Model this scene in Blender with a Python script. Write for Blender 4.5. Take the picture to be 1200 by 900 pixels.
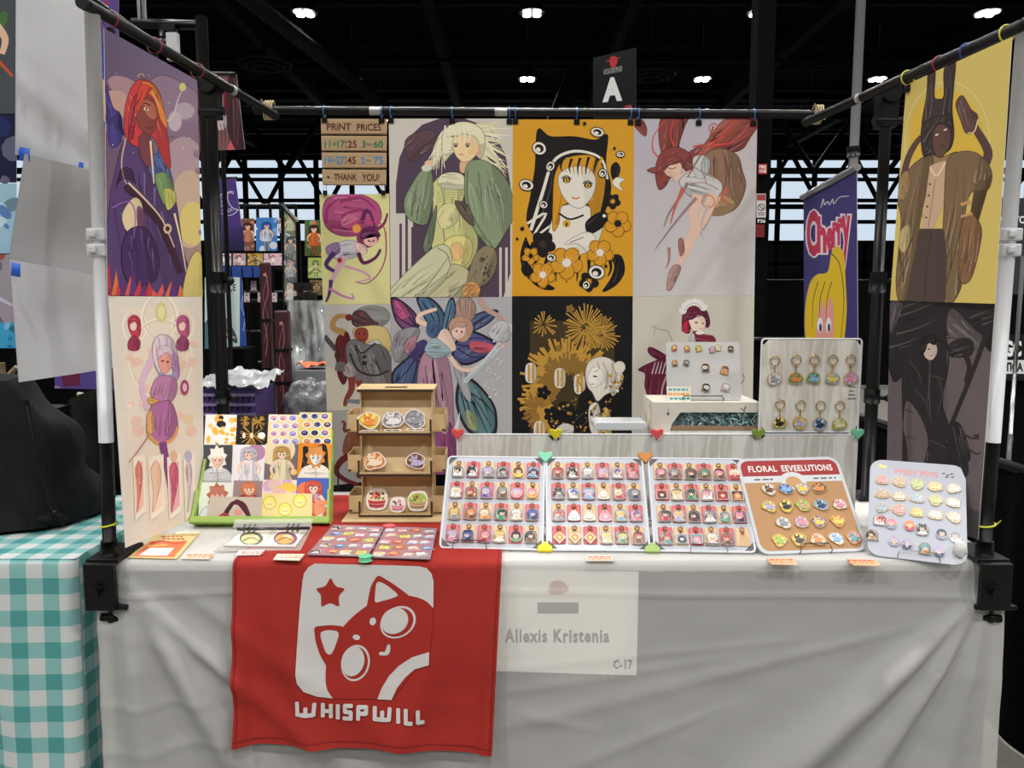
import bpy, bmesh, math, random
from mathutils import Vector, Matrix, noise
R = random.Random(7)
for o in list(bpy.data.objects): bpy.data.objects.remove(o)
scene = bpy.context.scene
COL = scene.collection
V3 = Vector
# ------------------------------------------------------------------ camera
F = 920.0; PITCH = math.radians(6.2); CAM = V3((0, 0, 1.44))
cam = bpy.data.cameras.new('camera'); camo = bpy.data.objects.new('camera', cam); COL.objects.link(camo)
cam.sensor_fit = 'HORIZONTAL'; cam.sensor_width = 36; cam.lens = 36*F/1200; cam.clip_start = .05; cam.clip_end = 300
camo.location = CAM; camo.rotation_euler = (math.pi/2-PITCH, 0, 0); scene.camera = camo
# ------------------------------------------------------------------ view, world, hall lamps
scene.view_settings.view_transform = 'Standard'; scene.view_settings.look = 'None'
scene.view_settings.exposure = -.13; scene.view_settings.gamma = 1; scene.view_settings.use_curve_mapping = False
world = bpy.data.worlds.new('world'); scene.world = world; world.use_nodes = True
world.node_tree.nodes['Background'].inputs[0].default_value = (.55, .6, .68, 1)
world.node_tree.nodes['Background'].inputs[1].default_value = .05
LAMP_W = 1050; LAMP_Z = 8.95
LAMP_X = [-17.3+5.94*i for i in range(7)]; LAMP_Y = [-9.1, -3.0, 3.1, 9.2, 15.3, 21.4, 27.6, 33.6]
LAMP_COLOR = (1.0, .982, .95)
def lamp_light(x, y, parent=None):
    l = bpy.data.lights.new('lamp_light', 'SPOT'); l.energy = LAMP_W*(1 if y < 12 else .6); l.color = LAMP_COLOR
    l.spot_size = math.radians(148); l.spot_blend = .7; l.shadow_soft_size = .28
    o = bpy.data.objects.new('lamp_light', l); COL.objects.link(o); o.location = (x, y, LAMP_Z-.12)
    if parent: o.parent = parent; o.location = V3((0, 0, -.14))
    return o
# ------------------------------------------------------------------ pixel helpers (1200x900 frame)
UPV = V3((0, math.sin(PITCH), math.cos(PITCH))); FWD = V3((0, math.cos(PITCH), -math.sin(PITCH)))
def ray(px, py): return V3((1, 0, 0))*((px-600)/F)+UPV*((450-py)/F)+FWD
def P(px, py, Y):
    d = ray(px, py); return CAM+d*(Y/d.y)
ZT = .742
def T(px, py, z=ZT):
    d = ray(px, py); return CAM+d*((z-CAM.z)/d.z)
def onplane(px, py, O, N):
    d = ray(px, py); return CAM+d*((O-CAM).dot(N)/d.dot(N))
# ------------------------------------------------------------------ colour and materials
def s2l(c):
    c = c/255.0
    return c/12.92 if c <= .04045 else ((c+.055)/1.055)**2.4
def lin(c): return (s2l(c[0]), s2l(c[1]), s2l(c[2]), 1)
MATS = {}
def mat(name, c, rough=.55, metal=0, noise_amt=0, nscale=20, bump=0, bscale=60, spec=.5, alpha=1, trans=0, emit=0, coat=0):
    if name in MATS: return MATS[name]
    m = bpy.data.materials.new(name); m.use_nodes = True; nt = m.node_tree; b = nt.nodes['Principled BSDF']
    L = lin(c); b.inputs['Base Color'].default_value = L
    b.inputs['Roughness'].default_value = rough; b.inputs['Metallic'].default_value = metal
    b.inputs['Specular IOR Level'].default_value = spec; b.inputs['Alpha'].default_value = alpha
    b.inputs['Transmission Weight'].default_value = trans; b.inputs['Coat Weight'].default_value = coat
    if emit: b.inputs['Emission Color'].default_value = L; b.inputs['Emission Strength'].default_value = emit
    tc = nt.nodes.new('ShaderNodeTexCoord')
    if noise_amt:
        n = nt.nodes.new('ShaderNodeTexNoise'); n.inputs['Scale'].default_value = nscale; n.inputs['Detail'].default_value = 5
        nt.links.new(tc.outputs['Object'], n.inputs['Vector'])
        r = nt.nodes.new('ShaderNodeValToRGB'); k = noise_amt
        r.color_ramp.elements[0].position = .3; r.color_ramp.elements[1].position = .7
        r.color_ramp.elements[0].color = (L[0]*(1-k), L[1]*(1-k), L[2]*(1-k), 1)
        r.color_ramp.elements[1].color = (min(1, L[0]*(1+k)), min(1, L[1]*(1+k)), min(1, L[2]*(1+k)), 1)
        nt.links.new(n.outputs['Fac'], r.inputs['Fac']); nt.links.new(r.outputs['Color'], b.inputs['Base Color'])
    if bump:
        n = nt.nodes.new('ShaderNodeTexNoise'); n.inputs['Scale'].default_value = bscale; n.inputs['Detail'].default_value = 4
        nt.links.new(tc.outputs['Object'], n.inputs['Vector'])
        bp = nt.nodes.new('ShaderNodeBump'); bp.inputs['Strength'].default_value = bump; bp.inputs['Distance'].default_value = .01
        nt.links.new(n.outputs['Fac'], bp.inputs['Height']); nt.links.new(bp.outputs['Normal'], b.inputs['Normal'])
    MATS[name] = m; return m
def print_mat(name, rough, coat=0, spec=.4, gain=1):
    m = mat(name, (255, 255, 255), rough, coat=coat, spec=spec); nt = m.node_tree
    a = nt.nodes.new('ShaderNodeAttribute'); a.attribute_name = 'Col'
    g = nt.nodes.new('ShaderNodeVectorMath'); g.operation = 'SCALE'; g.inputs['Scale'].default_value = gain
    nt.links.new(a.outputs['Color'], g.inputs[0]); nt.links.new(g.outputs[0], nt.nodes['Principled BSDF'].inputs['Base Color']); return m
INK = print_mat('printed_ink', .62, spec=.25, gain=1.22)
CARD_INK = print_mat('card_ink', .55, spec=.3)
GLOSS = print_mat('glossy_print', .28, spec=.5)
PAPER = mat('poster_paper', (222, 219, 214), .6, noise_amt=.03, nscale=6)
BLACKM = mat('black_metal', (9, 9, 10), .36, noise_amt=.1, spec=.35)
BLACKP = mat('black_plastic', (8, 8, 9), .42, noise_amt=.1, spec=.3)
WHITEP = mat('white_pole_plastic', (206, 207, 210), .4, noise_amt=.02)
GOLD = mat('gold_metal', (214, 170, 90), .25, 1)
STEEL = mat('steel_wire', (170, 170, 175), .25, 1)
DRAPE = mat('black_drape', (7, 7, 8), .9, noise_amt=.3, nscale=30, spec=.08)
PLASTIC_W = mat('white_plastic_sheet', (198, 203, 212), .22, noise_amt=.015, nscale=9, spec=.5)
# ------------------------------------------------------------------ mesh builder
class MB:
    def __init__(s): s.v = []; s.f = []; s.c = []; s.sm = []; s.uv = None
    def add(s, vs, fs, col=None, smooth=False):
        n = len(s.v); s.v += [V3(p) for p in vs]
        if col is None or not isinstance(col, list): s.c += [col]*len(vs)
        else: s.c += col
        s.f += [[i+n for i in f] for f in fs]; s.sm += [smooth]*len(fs)
        return s
    def box(s, c, sz, rot=None, col=None):
        c = V3(c); h = V3(sz)*.5; vs = []
        for x in (-1, 1):
            for y in (-1, 1):
                for z in (-1, 1):
                    p = V3((x*h.x, y*h.y, z*h.z)); vs.append(c+(rot@p if rot else p))
        return s.add(vs, [(0, 1, 3, 2), (4, 6, 7, 5), (0, 4, 5, 1), (2, 3, 7, 6), (0, 2, 6, 4), (1, 5, 7, 3)], col)
    def prism(s, pts, fr, t0, t1, col=None, smooth=False):
        O, U, W, N = fr; n = len(pts)
        a = [O+U*p[0]+W*p[1]+N*t0 for p in pts]; b = [O+U*p[0]+W*p[1]+N*t1 for p in pts]
        area = sum(pts[i-1][0]*pts[i][1]-pts[i][0]*pts[i-1][1] for i in range(n))
        fs = [list(range(n))[::-1], list(range(n, 2*n))]+[[i, (i+1) % n, n+(i+1) % n, n+i] for i in range(n)]
        if area < 0: fs = [f[::-1] for f in fs]
        return s.add(a+b, fs, col)
    def tube(s, path, r, seg=8, closed=False, col=None, caps=True):
        path = [V3(p) for p in path]; n = len(path); vs = []; fs = []
        rs = r if isinstance(r, (list, tuple)) else [r]*n
        ref = None
        for i, p in enumerate(path):
            if closed: d = path[(i+1) % n]-path[i-1]
            else: d = path[min(i+1, n-1)]-path[max(i-1, 0)]
            d.normalize()
            if ref is None: ref = V3((0, 0, 1)) if abs(d.z) < .9 else V3((1, 0, 0))
            a = d.cross(ref); a.normalize(); b = d.cross(a); b.normalize(); ref = -b if b.dot(ref) < 0 else b
            a = d.cross(ref).normalized(); b = ref
            for k in range(seg):
                t = 2*math.pi*k/seg; vs.append(p+(a*math.cos(t)+b*math.sin(t))*rs[i])
        m = n if closed else n-1
        for i in range(m):
            j = (i+1) % n
            for k in range(seg): fs.append((i*seg+k, i*seg+(k+1) % seg, j*seg+(k+1) % seg, j*seg+k))
        s.add(vs, fs, col, True)
        if caps and not closed:
            q = len(s.v)-len(vs)
            s.f += [[q+k for k in range(seg)], [q+(n-1)*seg+k for k in range(seg)][::-1]]; s.sm += [False, False]
        return s
    def cyl(s, a, b, r, r2=None, seg=14, col=None): return s.tube([a, b], [r, r2 if r2 is not None else r], seg, col=col)
    def grid(s, fn, nu, nv, col=None, smooth=True, cfn=None):
        vs = [fn(i/nu, j/nv) for j in range(nv+1) for i in range(nu+1)]
        cs = [cfn(i/nu, j/nv) for j in range(nv+1) for i in range(nu+1)] if cfn else col
        fs = [(j*(nu+1)+i, j*(nu+1)+i+1, (j+1)*(nu+1)+i+1, (j+1)*(nu+1)+i) for j in range(nv) for i in range(nu)]
        return s.add(vs, fs, cs, smooth)
    def ball(s, c, r, sc=(1, 1, 1), seg=12, rings=7, col=None, disp=None):
        vs = []; fs = []; c = V3(c)
        for j in range(rings+1):
            th = math.pi*j/rings
            for k in range(seg):
                ph = 2*math.pi*k/seg; d = V3((math.sin(th)*math.cos(ph), math.sin(th)*math.sin(ph), math.cos(th)))
                q = r*(disp(d) if disp else 1); vs.append(c+V3((d.x*sc[0], d.y*sc[1], d.z*sc[2]))*q)
        for j in range(rings):
            for k in range(seg): fs.append((j*seg+k, (j+1)*seg+k, (j+1)*seg+(k+1) % seg, j*seg+(k+1) % seg))
        return s.add(vs, fs, col, True)
    def mesh(s, name, off=V3((0, 0, 0))):
        me = bpy.data.meshes.new(name); me.from_pydata([tuple(p-off) for p in s.v], [], s.f)
        me.polygons.foreach_set('use_smooth', s.sm)
        if any(c is not None for c in s.c):
            at = me.color_attributes.new('Col', 'FLOAT_COLOR', 'POINT')
            fl = []
            for c in s.c: fl += list(lin(c)) if c is not None else [.8, .8, .8, 1]
            at.data.foreach_set('color', fl)
        me.update(); return me
ORG = {}
def tag(o, label=None, cat=None, group=None, kind=None):
    if label: o['label'] = label
    if cat: o['category'] = cat
    if group: o['group'] = group
    if kind: o['kind'] = kind
    return o
def empty(name, loc=(0, 0, 0), label=None, cat=None, group=None, M=None):
    o = bpy.data.objects.new(name, None); COL.objects.link(o); o.empty_display_size = .05
    if M is not None: o.matrix_world = M; ORG[o.name] = None
    else: o.location = loc; ORG[o.name] = V3(loc)
    return tag(o, label, cat, group)
def build(mb, name, material, parent=None, label=None, cat=None, group=None, kind=None, bevel=0, local=False):
    """one mesh object; world coordinates unless local (then in the parent's frame)"""
    if local: off = V3((0, 0, 0))
    else:
        xs = [p.x for p in mb.v]; ys = [p.y for p in mb.v]; zs = [p.z for p in mb.v]
        off = V3(((min(xs)+max(xs))/2, (min(ys)+max(ys))/2, min(zs)))
    me = mb.mesh(name, off); me.materials.append(material)
    o = bpy.data.objects.new(name, me); COL.objects.link(o)
    if parent is not None:
        o.parent = parent
        if not local: o.location = off-ORG[parent.name]
    else: o.location = off
    ORG[o.name] = off if not local else None
    if bevel:
        b = o.modifiers.new('edge_bevel', 'BEVEL'); b.width = bevel; b.segments = 2; b.limit_method = 'ANGLE'; b.angle_limit = math.radians(50)
    return tag(o, label, cat, group, kind)
def shared(name, me, parent, loc=(0, 0, 0)):
    o = bpy.data.objects.new(name, me); COL.objects.link(o); o.parent = parent; o.location = loc; return o
def frame_matrix(O, U, W, N):
    return Matrix(((U.x, W.x, N.x, O.x), (U.y, W.y, N.y, O.y), (U.z, W.z, N.z, O.z), (0, 0, 0, 1)))
def catmull(pts, closed=True, n=5):
    out = []; m = len(pts)
    if m < 3: return list(pts)
    for i in range(m if closed else m-1):
        g = lambda k: pts[k % m] if closed else pts[max(0, min(m-1, k))]
        p0, p1, p2, p3 = g(i-1), g(i), g(i+1), g(i+2)
        for k in range(n):
            t = k/n; out.append(tuple(.5*(2*p1[a]+(p2[a]-p0[a])*t+(2*p0[a]-5*p1[a]+4*p2[a]-p3[a])*t*t+(3*p1[a]-p0[a]-3*p2[a]+p3[a])*t**3) for a in range(len(p1))))
    if not closed: out.append(tuple(pts[-1]))
    return out
def rrect(x0, y0, x1, y1, r, n=4):
    out = []
    for cx, cy, a in ((x1-r, y1-r, 0), (x0+r, y1-r, 90), (x0+r, y0+r, 180), (x1-r, y0+r, 270)):
        for k in range(n+1):
            t = math.radians(a+90*k/n); out.append((cx+r*math.cos(t), cy+r*math.sin(t)))
    return out
def chamf(x0, y0, x1, y1, c): return [(x0+c, y0), (x1-c, y0), (x1, y0+c), (x1, y1-c), (x1-c, y1), (x0+c, y1), (x0, y1-c), (x0, y0+c)]
def clip_poly(sub, clip):
    ar = sum(clip[i-1][0]*clip[i][1]-clip[i][0]*clip[i-1][1] for i in range(len(clip)))
    cl = clip if ar > 0 else clip[::-1]; out = list(sub)
    for i in range(len(cl)):
        a, b = cl[i-1], cl[i]; inp = out; out = []
        if not inp: return []
        side = lambda p: (b[0]-a[0])*(p[1]-a[1])-(b[1]-a[1])*(p[0]-a[0])
        for k in range(len(inp)):
            p, q = inp[k-1], inp[k]; sp, sq = side(p), side(q)
            if sq >= 0:
                if sp < 0: t = sp/(sp-sq); out.append((p[0]+(q[0]-p[0])*t, p[1]+(q[1]-p[1])*t))
                out.append(q)
            elif sp >= 0: t = sp/(sp-sq); out.append((p[0]+(q[0]-p[0])*t, p[1]+(q[1]-p[1])*t))
    return out
TEXT = {}
def text_mesh(s, bold=0.0, space=1.0):
    key = (s, bold, space)
    if key in TEXT: return TEXT[key]
    cu = bpy.data.curves.new('t', 'FONT'); cu.body = s; cu.size = 1; cu.offset = bold; cu.resolution_u = 3; cu.space_character = space
    o = bpy.data.objects.new('t', cu); COL.objects.link(o)
    dg = bpy.context.evaluated_depsgraph_get(); me = bpy.data.meshes.new_from_object(o.evaluated_get(dg))
    vs = [(v.co.x, v.co.y) for v in me.vertices]; fs = [list(p.vertices) for p in me.polygons]
    bpy.data.objects.remove(o); bpy.data.curves.remove(cu); bpy.data.meshes.remove(me)
    x0 = min(v[0] for v in vs); x1 = max(v[0] for v in vs); y0 = min(v[1] for v in vs); y1 = max(v[1] for v in vs)
    vs = [((x-x0)/(x1-x0), (y-y0)/(y1-y0)) for x, y in vs]
    TEXT[key] = (vs, fs); return TEXT[key]
FLATC = {(134, 66, 62), (176, 100, 80), (120, 62, 72), (240, 212, 165), (238, 196, 110), (222, 178, 140), (92, 66, 58), (140, 62, 50), (228, 222, 210), (240, 236, 228), (196, 178, 168), (168, 132, 140), (190, 150, 140), (140, 116, 138)}
class Art:
    """flat print made of thin coloured shapes on a surface; mp maps drawing coordinates to the surface"""
    def __init__(s, mp, N, clip=None, eps=.000012, mb=None, k0=1): s.mp = mp; s.N = N; s.clip = clip; s.eps = eps; s.mb = mb or MB(); s.k = k0; s.rich = False
    def raw(s, pts, col):
        if s.clip: pts = clip_poly(pts, s.clip)
        if len(pts) < 3: return
        q = [s.mp(*p)+s.N*(s.k*s.eps) for p in pts]; s.mb.add(q, [list(range(len(q)))], col)
    def poly(s, pts, col): s.raw(pts, col); s.k += 1; return s
    def blob(s, pts, col, n=5):
        q = catmull(pts, True, n)
        if not s.rich: return s.poly(q, col)
        xs = [p[0] for p in q]; ys = [p[1] for p in q]; x0, x1, y0, y1 = min(xs), max(xs), min(ys), max(ys); w, h = x1-x0, y1-y0; A = w*h
        dk = tuple(c*.55 for c in col); lt = tuple(c+(255-c)*.22 for c in col)
        s.poly(q, col)
        if A > 50:                                        # cel shading, folds or strands along the shape, and a drawn contour
            n = len(q); cx, cy = sum(xs)/n, sum(ys)/n; sxx = sum((x-cx)**2 for x in xs); syy = sum((y-cy)**2 for y in ys); sxy = sum((xs[i]-cx)*(ys[i]-cy) for i in range(n))
            th = .5*math.atan2(2*sxy, sxx-syy); ux, uy = math.cos(th), math.sin(th); vx, vy = -uy, ux
            if vx+vy*.6 < 0: vx, vy = -vx, -vy
            mm = [(p[0]-cx)*vx+(p[1]-cy)*vy for p in q]; o1 = max(mm); o0 = min(mm); L = w+h
            skin = tuple(col) in FLATC or col[0] > 170 and col[0] > col[1]+14 and col[1] > col[2]+6 and col[2] > 110
            c0 = o0+(o1-o0)*.66; hp = [(cx+ux*a*L+vx*b, cy+uy*a*L+vy*b) for a, b in ((-1, c0), (1, c0), (1, c0+L), (-1, c0+L))]
            sh = clip_poly(q, hp)
            if len(sh) > 2: s.poly(sh, tuple(c*(.95 if skin else .86) for c in col))
            r = random.Random(int(A*7+x0))
            if not skin:
                for i in range(min(15, 2+int((o1-o0)/2.2))):
                    o = o0+(o1-o0)*r.uniform(.12, .9); ts = []
                    for k in range(n):
                        a_, b_ = mm[k-1]-o, mm[k]-o
                        if a_*b_ < 0: f = a_/(a_-b_); px, py = q[k-1][0]+(q[k][0]-q[k-1][0])*f, q[k-1][1]+(q[k][1]-q[k-1][1])*f; ts.append((px-cx)*ux+(py-cy)*uy)
                    ts.sort()
                    for a_, b_ in zip(ts[::2], ts[1::2]):
                        l = b_-a_
                        if l < 4: continue
                        e0 = a_+l*r.uniform(.05, .4); e1 = e0+(b_-e0)*r.uniform(.4, .9); bow = r.uniform(-.04, .04)*l; md = (e0+e1)/2
                        g = lambda t, d: (cx+ux*t+vx*(o+d), cy+uy*t+vy*(o+d))
                        s.line([g(e0, 0), g(md, bow), g(e1, 0)], r.uniform(.4, 1.0)+min(1.2, A**.5*.012), tuple(c*.76 for c in col) if r.random() < .62 else lt, .25, inc=0)
            s.k += 1
            s.line(q+[q[0]], max(.4, min(.75, A**.5*.018)), dk, smooth=False)
        return s
    def rect(s, x0, y0, x1, y1, col): return s.poly([(x0, y0), (x1, y0), (x1, y1), (x0, y1)], col)
    def ell(s, cx, cy, rx, ry, col, rot=0, n=20):
        c, q = math.cos(rot), math.sin(rot)
        return s.poly([(cx+rx*math.cos(t)*c-ry*math.sin(t)*q, cy+rx*math.cos(t)*q+ry*math.sin(t)*c) for t in [2*math.pi*k/n for k in range(n)]], col)
    def ring(s, cx, cy, r, w, col, n=28, a0=0, a1=360, ry=None):
        ry = ry or r; m = [math.radians(a0+(a1-a0)*k/n) for k in range(n+1)]
        for a, b in zip(m, m[1:]):
            s.raw([(cx+r*math.cos(a), cy+ry*math.sin(a)), (cx+r*math.cos(b), cy+ry*math.sin(b)), (cx+(r-w)*math.cos(b), cy+(ry-w)*math.sin(b)), (cx+(r-w)*math.cos(a), cy+(ry-w)*math.sin(a))], col)
        s.k += 1; return s
    def line(s, pts, w, col, w2=None, smooth=True, inc=1):
        w2 = w if w2 is None else w2
        p = catmull(pts, False, 4) if smooth and len(pts) > 2 else list(pts); n = len(p); L = []; Rr = []
        for i in range(n):
            a = p[max(i-1, 0)]; b = p[min(i+1, n-1)]; dx, dy = b[0]-a[0], b[1]-a[1]; l = math.hypot(dx, dy) or 1
            ww = (w+(w2-w)*i/max(1, n-1))/2; L.append((p[i][0]-dy/l*ww, p[i][1]+dx/l*ww)); Rr.append((p[i][0]+dy/l*ww, p[i][1]-dx/l*ww))
        for i in range(n-1): s.raw([L[i], L[i+1], Rr[i+1], Rr[i]], col)
        s.k += inc; return s
    def grad(s, q, c00, c10, c11, c01, nx=6, ny=8):
        def bl(a, b, c, d, u, v): return tuple((a[i]*(1-u)+b[i]*u)*(1-v)+(d[i]*(1-u)+c[i]*u)*v for i in range(len(a)))
        s.mb.grid(lambda u, v: s.mp(*bl(q[0], q[1], q[2], q[3], u, v))+s.N*(s.k*s.eps), nx, ny, smooth=False,
                  cfn=lambda u, v: bl(c00, c10, c11, c01, u, v)); s.k += 1; return s
    def text(s, t, x0, y0, x1, y1, col, bold=.0, ydown=True, dy=0, space=1.0):
        """fits the writing into the box; dy lifts the right end"""
        vs, fs = text_mesh(t, bold, space); q = []
        for u, v in vs:
            y = (y1-(y1-y0)*v) if ydown else (y0+(y1-y0)*v)
            q.append(s.mp(x0+(x1-x0)*u, y-dy*u)+s.N*(s.k*s.eps))
        s.mb.add(q, fs, col); s.k += 1; return s
def pxart(corners, Ys, eps=.000012):
    """a flat rectangle given by its four corners in the picture and their depth; returns (frame points, Art in pixel coordinates)"""
    a = P(*corners[0], Ys[0]); b = P(*corners[1], Ys[1]); d = P(*corners[3], Ys[3])
    N = (b-a).cross(d-a).normalized()
    if N.dot(CAM-a) < 0: N = -N
    q = [onplane(px, py, a, N) for px, py in corners]
    return q, N, Art(lambda x, y: onplane(x, y, a, N), N, list(corners), eps)
def sheet(q, N, name, material=None, th=.0012, **kw):
    m = MB(); n = len(q); m.add([p for p in q]+[p-N*th for p in q], [list(range(n)), list(range(n, 2*n))[::-1]]+[[i, n+i, n+(i+1) % n, (i+1) % n] for i in range(n)])
    return build(m, name, material or PAPER, **kw)
# ================================================================== the hall
def struct(mb, name, m, parent=None, **kw):
    o = build(mb, name, m, parent, **kw)
    if parent is None: o['kind'] = 'structure'
    return o
CONC = mat('concrete_floor', (122, 119, 113), .35, noise_amt=.16, nscale=1.3, bump=.05, bscale=14)
DARK = mat('dark_ceiling', (7, 7, 8), .9, noise_amt=.3, nscale=2, spec=.05)
BEAM = mat('dark_steel_beam', (10, 10, 11), .8, noise_amt=.2, nscale=3, spec=.1)
WALLG = mat('dark_grey_wall_panel', (58, 63, 68), .8, noise_amt=.12, nscale=1)
LIT = mat('daylit_window_glass', (214, 230, 245), .3, emit=1.0)
def rectm(x0, x1, y0, y1, z0, z1, mb=None):
    m = mb or MB(); return m.box(((x0+x1)/2, (y0+y1)/2, (z0+z1)/2), (x1-x0, y1-y0, z1-z0))
floor = struct(rectm(-45, 45, -14, 46, -.1, 0), 'floor', CONC)
ceil = struct(rectm(-45, 45, -14, 46, 10.6, 10.8), 'ceiling', DARK)
wall = struct(rectm(-45, 45, 45.1, 45.5, 0, 4.6), 'wall_back', WALLG)
build(rectm(-45, 45, 45.1, 45.5, 9.3, 10.6), 'wall_header', DARK, wall)
for i in range(18): build(rectm(-45+5*i-.06, -45+5*i+.06, 45.02, 45.1, 0, 4.6), 'panel_joint', BEAM, wall)
for z in (1.9, 3.4): build(rectm(-45, 45, 45.0, 45.1, z-.07, z+.07), 'wall_rail', BEAM, wall)
pane_me = None
for i in range(13):                                   # window bays high in the far wall
    x0 = -39+6*i
    fr = MB()
    for k in range(4): rectm(x0+2*k-.14, x0+2*k+.14, 45.05, 45.3, 4.6, 9.3, fr)
    for z in (4.62, 5.75, 6.95, 8.1, 9.28): rectm(x0, x0+6, 45.07, 45.28, z-.1, z+.1, fr)
    w = struct(fr, 'window_%d' % (i+1), BEAM)
    for r in range(4):
        for k in range(3):
            if pane_me is None:
                o = build(rectm(x0+2*k+.1, x0+2*k+1.9, 45.16, 45.2, 4.72+1.16*r, 5.68+1.16*r), 'pane', LIT, w); pane_me = o.data
            else: shared('pane', pane_me, w, V3((x0+2*k+1, 45.18, 4.72+1.16*r))-ORG[w.name])
# roof steel
for i, y in enumerate((6, 12, 18, 24, 30, 36, 42)):
    m = MB(); rectm(-45, 45, y-.12, y+.12, 10.2, 10.5, m); rectm(-45, 45, y-.16, y+.16, 9.96, 10.04, m); build(m, 'cross_beam', BEAM, ceil)
for x in (-26, -20.3, -14.2, -8.3, -2.4, 3.5, 9.4, 15.3, 21.2, 27):
    m = MB(); rectm(x-.16, x+.16, -10, 45, 9.75, 10.35, m); build(m, 'roof_beam', BEAM, ceil)
for y in (32, 39):                                      # deep lattice trusses in front of the windows
    m = MB(); z0, z1 = {32: (6.5, 8.6), 39: (5.9, 8.5), 43: (4.9, 7.3)}[y]
    for z in (z0, z1): rectm(-45, 45, y-.1, y+.1, z-.11, z+.11, m)
    n = 30
    for k in range(n):
        xa = -45+90*k/n; xb = xa+90/n; xm = (xa+xb)/2; m.cyl((xa, y, z0), (xm, y, z1), .11, seg=6); m.cyl((xm, y, z1), (xb, y, z0), .11, seg=6)
    build(m, 'lattice_truss', BEAM, ceil)
for (px, py, Y) in ((310, 75, 24), (763, 88, 26)):    # round air diffusers
    c = P(px, py, Y); m = MB()
    for r, dz in ((.75, 0), (.55, -.06), (.35, -.12)):
        m.tube([c+V3((r*math.cos(t), r*math.sin(t), dz)) for t in [2*math.pi*k/28 for k in range(28)]], .05, 6, True)
    m.cyl(c, (c.x, c.y, 10.6), .05, seg=8); build(m, 'air_diffuser', mat('diffuser_grey', (30, 30, 31), .8, spec=.1), ceil)
m = MB(); m.cyl((-6.2, 9, 7.3), (-3.6, 40, 8.8), .2, seg=8); build(m, 'air_duct', BEAM, ceil)
m = MB()
a, b = V3((-3.6, 8.3, 6.1)), V3((-5.6, 13, 6.4)); m.cyl(a, b, .09, seg=6); build(m, 'cable_tray', mat('tray_brown', (70, 62, 50), .6), ceil)
m = MB()
for k in range(16): m.cyl(P(640+4*k, 150-9.5*k, 26), P(660+4*k-3, 145-9.5*k, 26), .07, seg=5)
m.cyl(P(640, 150, 26), P(704, -5, 26), .1, seg=5); m.cyl(P(655, 150, 26), P(730, -5, 26), .1, seg=5); build(m, 'hanging_truss', BEAM, ceil)
m = MB()
for py, Y in ((70, 24), (78, 30)): m.cyl(P(-40, py, Y), P(1240, py+2, Y), .06, seg=6)
build(m, 'conduit_pipe', BEAM, ceil)
# high-bay lamps: those in the picture are built as fixtures, the others of the grid are their lights alone
LENS = mat('lamp_lens', (255, 250, 240), .3, emit=26)
HOUS = mat('lamp_housing', (55, 55, 58), .5, .6)
names = {(2, 5): 'top row, left of the others', (3, 5): 'top row, above the orange poster', (4, 5): 'top row, above the pale red-haired poster', (5, 5): 'top row, far right above the yellow poster',
         (2, 6): 'lower row, above the wooden price sign', (3, 6): 'lower row, above the orange poster', (4, 6): 'lower row, right of the hanging letter sign', (5, 6): 'lower row, beside the grey steel pole',
         (2, 7): 'low, just behind the price sign clips', (3, 7): 'low, just behind the middle of the cross bar', (4, 7): 'low, behind the right half of the cross bar', (5, 7): 'low, behind the right end of the cross bar'}
for i, x in enumerate(LAMP_X):
    for j, y in enumerate(LAMP_Y):
        if (i, j) in names:
            t = empty('high_bay_lamp', (x, y, LAMP_Z), 'bright round ceiling lamp, '+names[(i, j)], 'lamp', 'hall ceiling lamps')
            m = MB(); c = V3((x, y, LAMP_Z)); m.tube([c+V3((0, 0, -.1)), c+V3((0, 0, .05)), c+V3((0, 0, .2)), c+V3((0, 0, .3))], [.34, .33, .2, .06], 18); build(m, 'housing', HOUS, t)
            m = MB(); m.cyl(c+V3((0, 0, .3)), (x, y, 10.6), .02, seg=6); build(m, 'hanger_rod', HOUS, t)
            for q in range(4):
                m = MB(); d = V3((.13*(1 if q & 1 else -1), .13*(1 if q & 2 else -1), -.12)); m.ball(c+d, .11, (1, 1, .35), 12, 6); build(m, 'lens', LENS, t)
            lamp_light(x, y, t)
        elif abs(x) < 19 and y < 22: lamp_light(x, y)
# ================================================================== generic drawing helpers for prints
def figure(a, x, y, h, hair, skin, cloth, leg=None, lean=0, hairlong=1.0):
    """an anonymous little drawn figure: hair mass, face, clothes, legs"""
    u = h/8.0
    f = lambda dx, dy: (x+dx*u+lean*dy*u, y+dy*u)
    if leg:
        for s in (-1, 1): a.line([f(s*.35, 4.6), f(s*.5, 6.2), f(s*.45+.1, 8)], u*.75, leg, u*.4)
    a.blob([f(-1.1, .2), f(0, -.1), f(1.1, .3), f(1.35, 1.6), f(1.2, 2.6*hairlong), f(.3, 2.2), f(-.6, 2.3), f(-1.3, 2.8*hairlong), f(-1.4, 1.3)], hair)
    a.blob([f(-.9, 2), f(.9, 2), f(1.3, 3), f(1.1, 4), f(1.6, 5.2), f(0, 5.5), f(-1.6, 5.2), f(-1.1, 4), f(-1.3, 3)], cloth)
    for s in (-1, 1): a.line([f(s*1.0, 2.3), f(s*1.7, 3.3), f(s*1.5, 4.3)], u*.55, skin, u*.35)
    a.blob([f(-.65, .7), f(0, .45), f(.65, .7), f(.6, 1.5), f(0, 2.05), f(-.6, 1.5)], skin)
    for s in (-1, 1): a.ell(*f(s*.28, 1.25), u*.1, u*.16, (60, 40, 45), n=8)
    a.blob([f(-.9, .9), f(-.5, .25), f(.2, .1), f(.9, .6), f(.95, 1.1), f(.4, .75), f(-.1, .95), f(-.5, .8)], hair)
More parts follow.
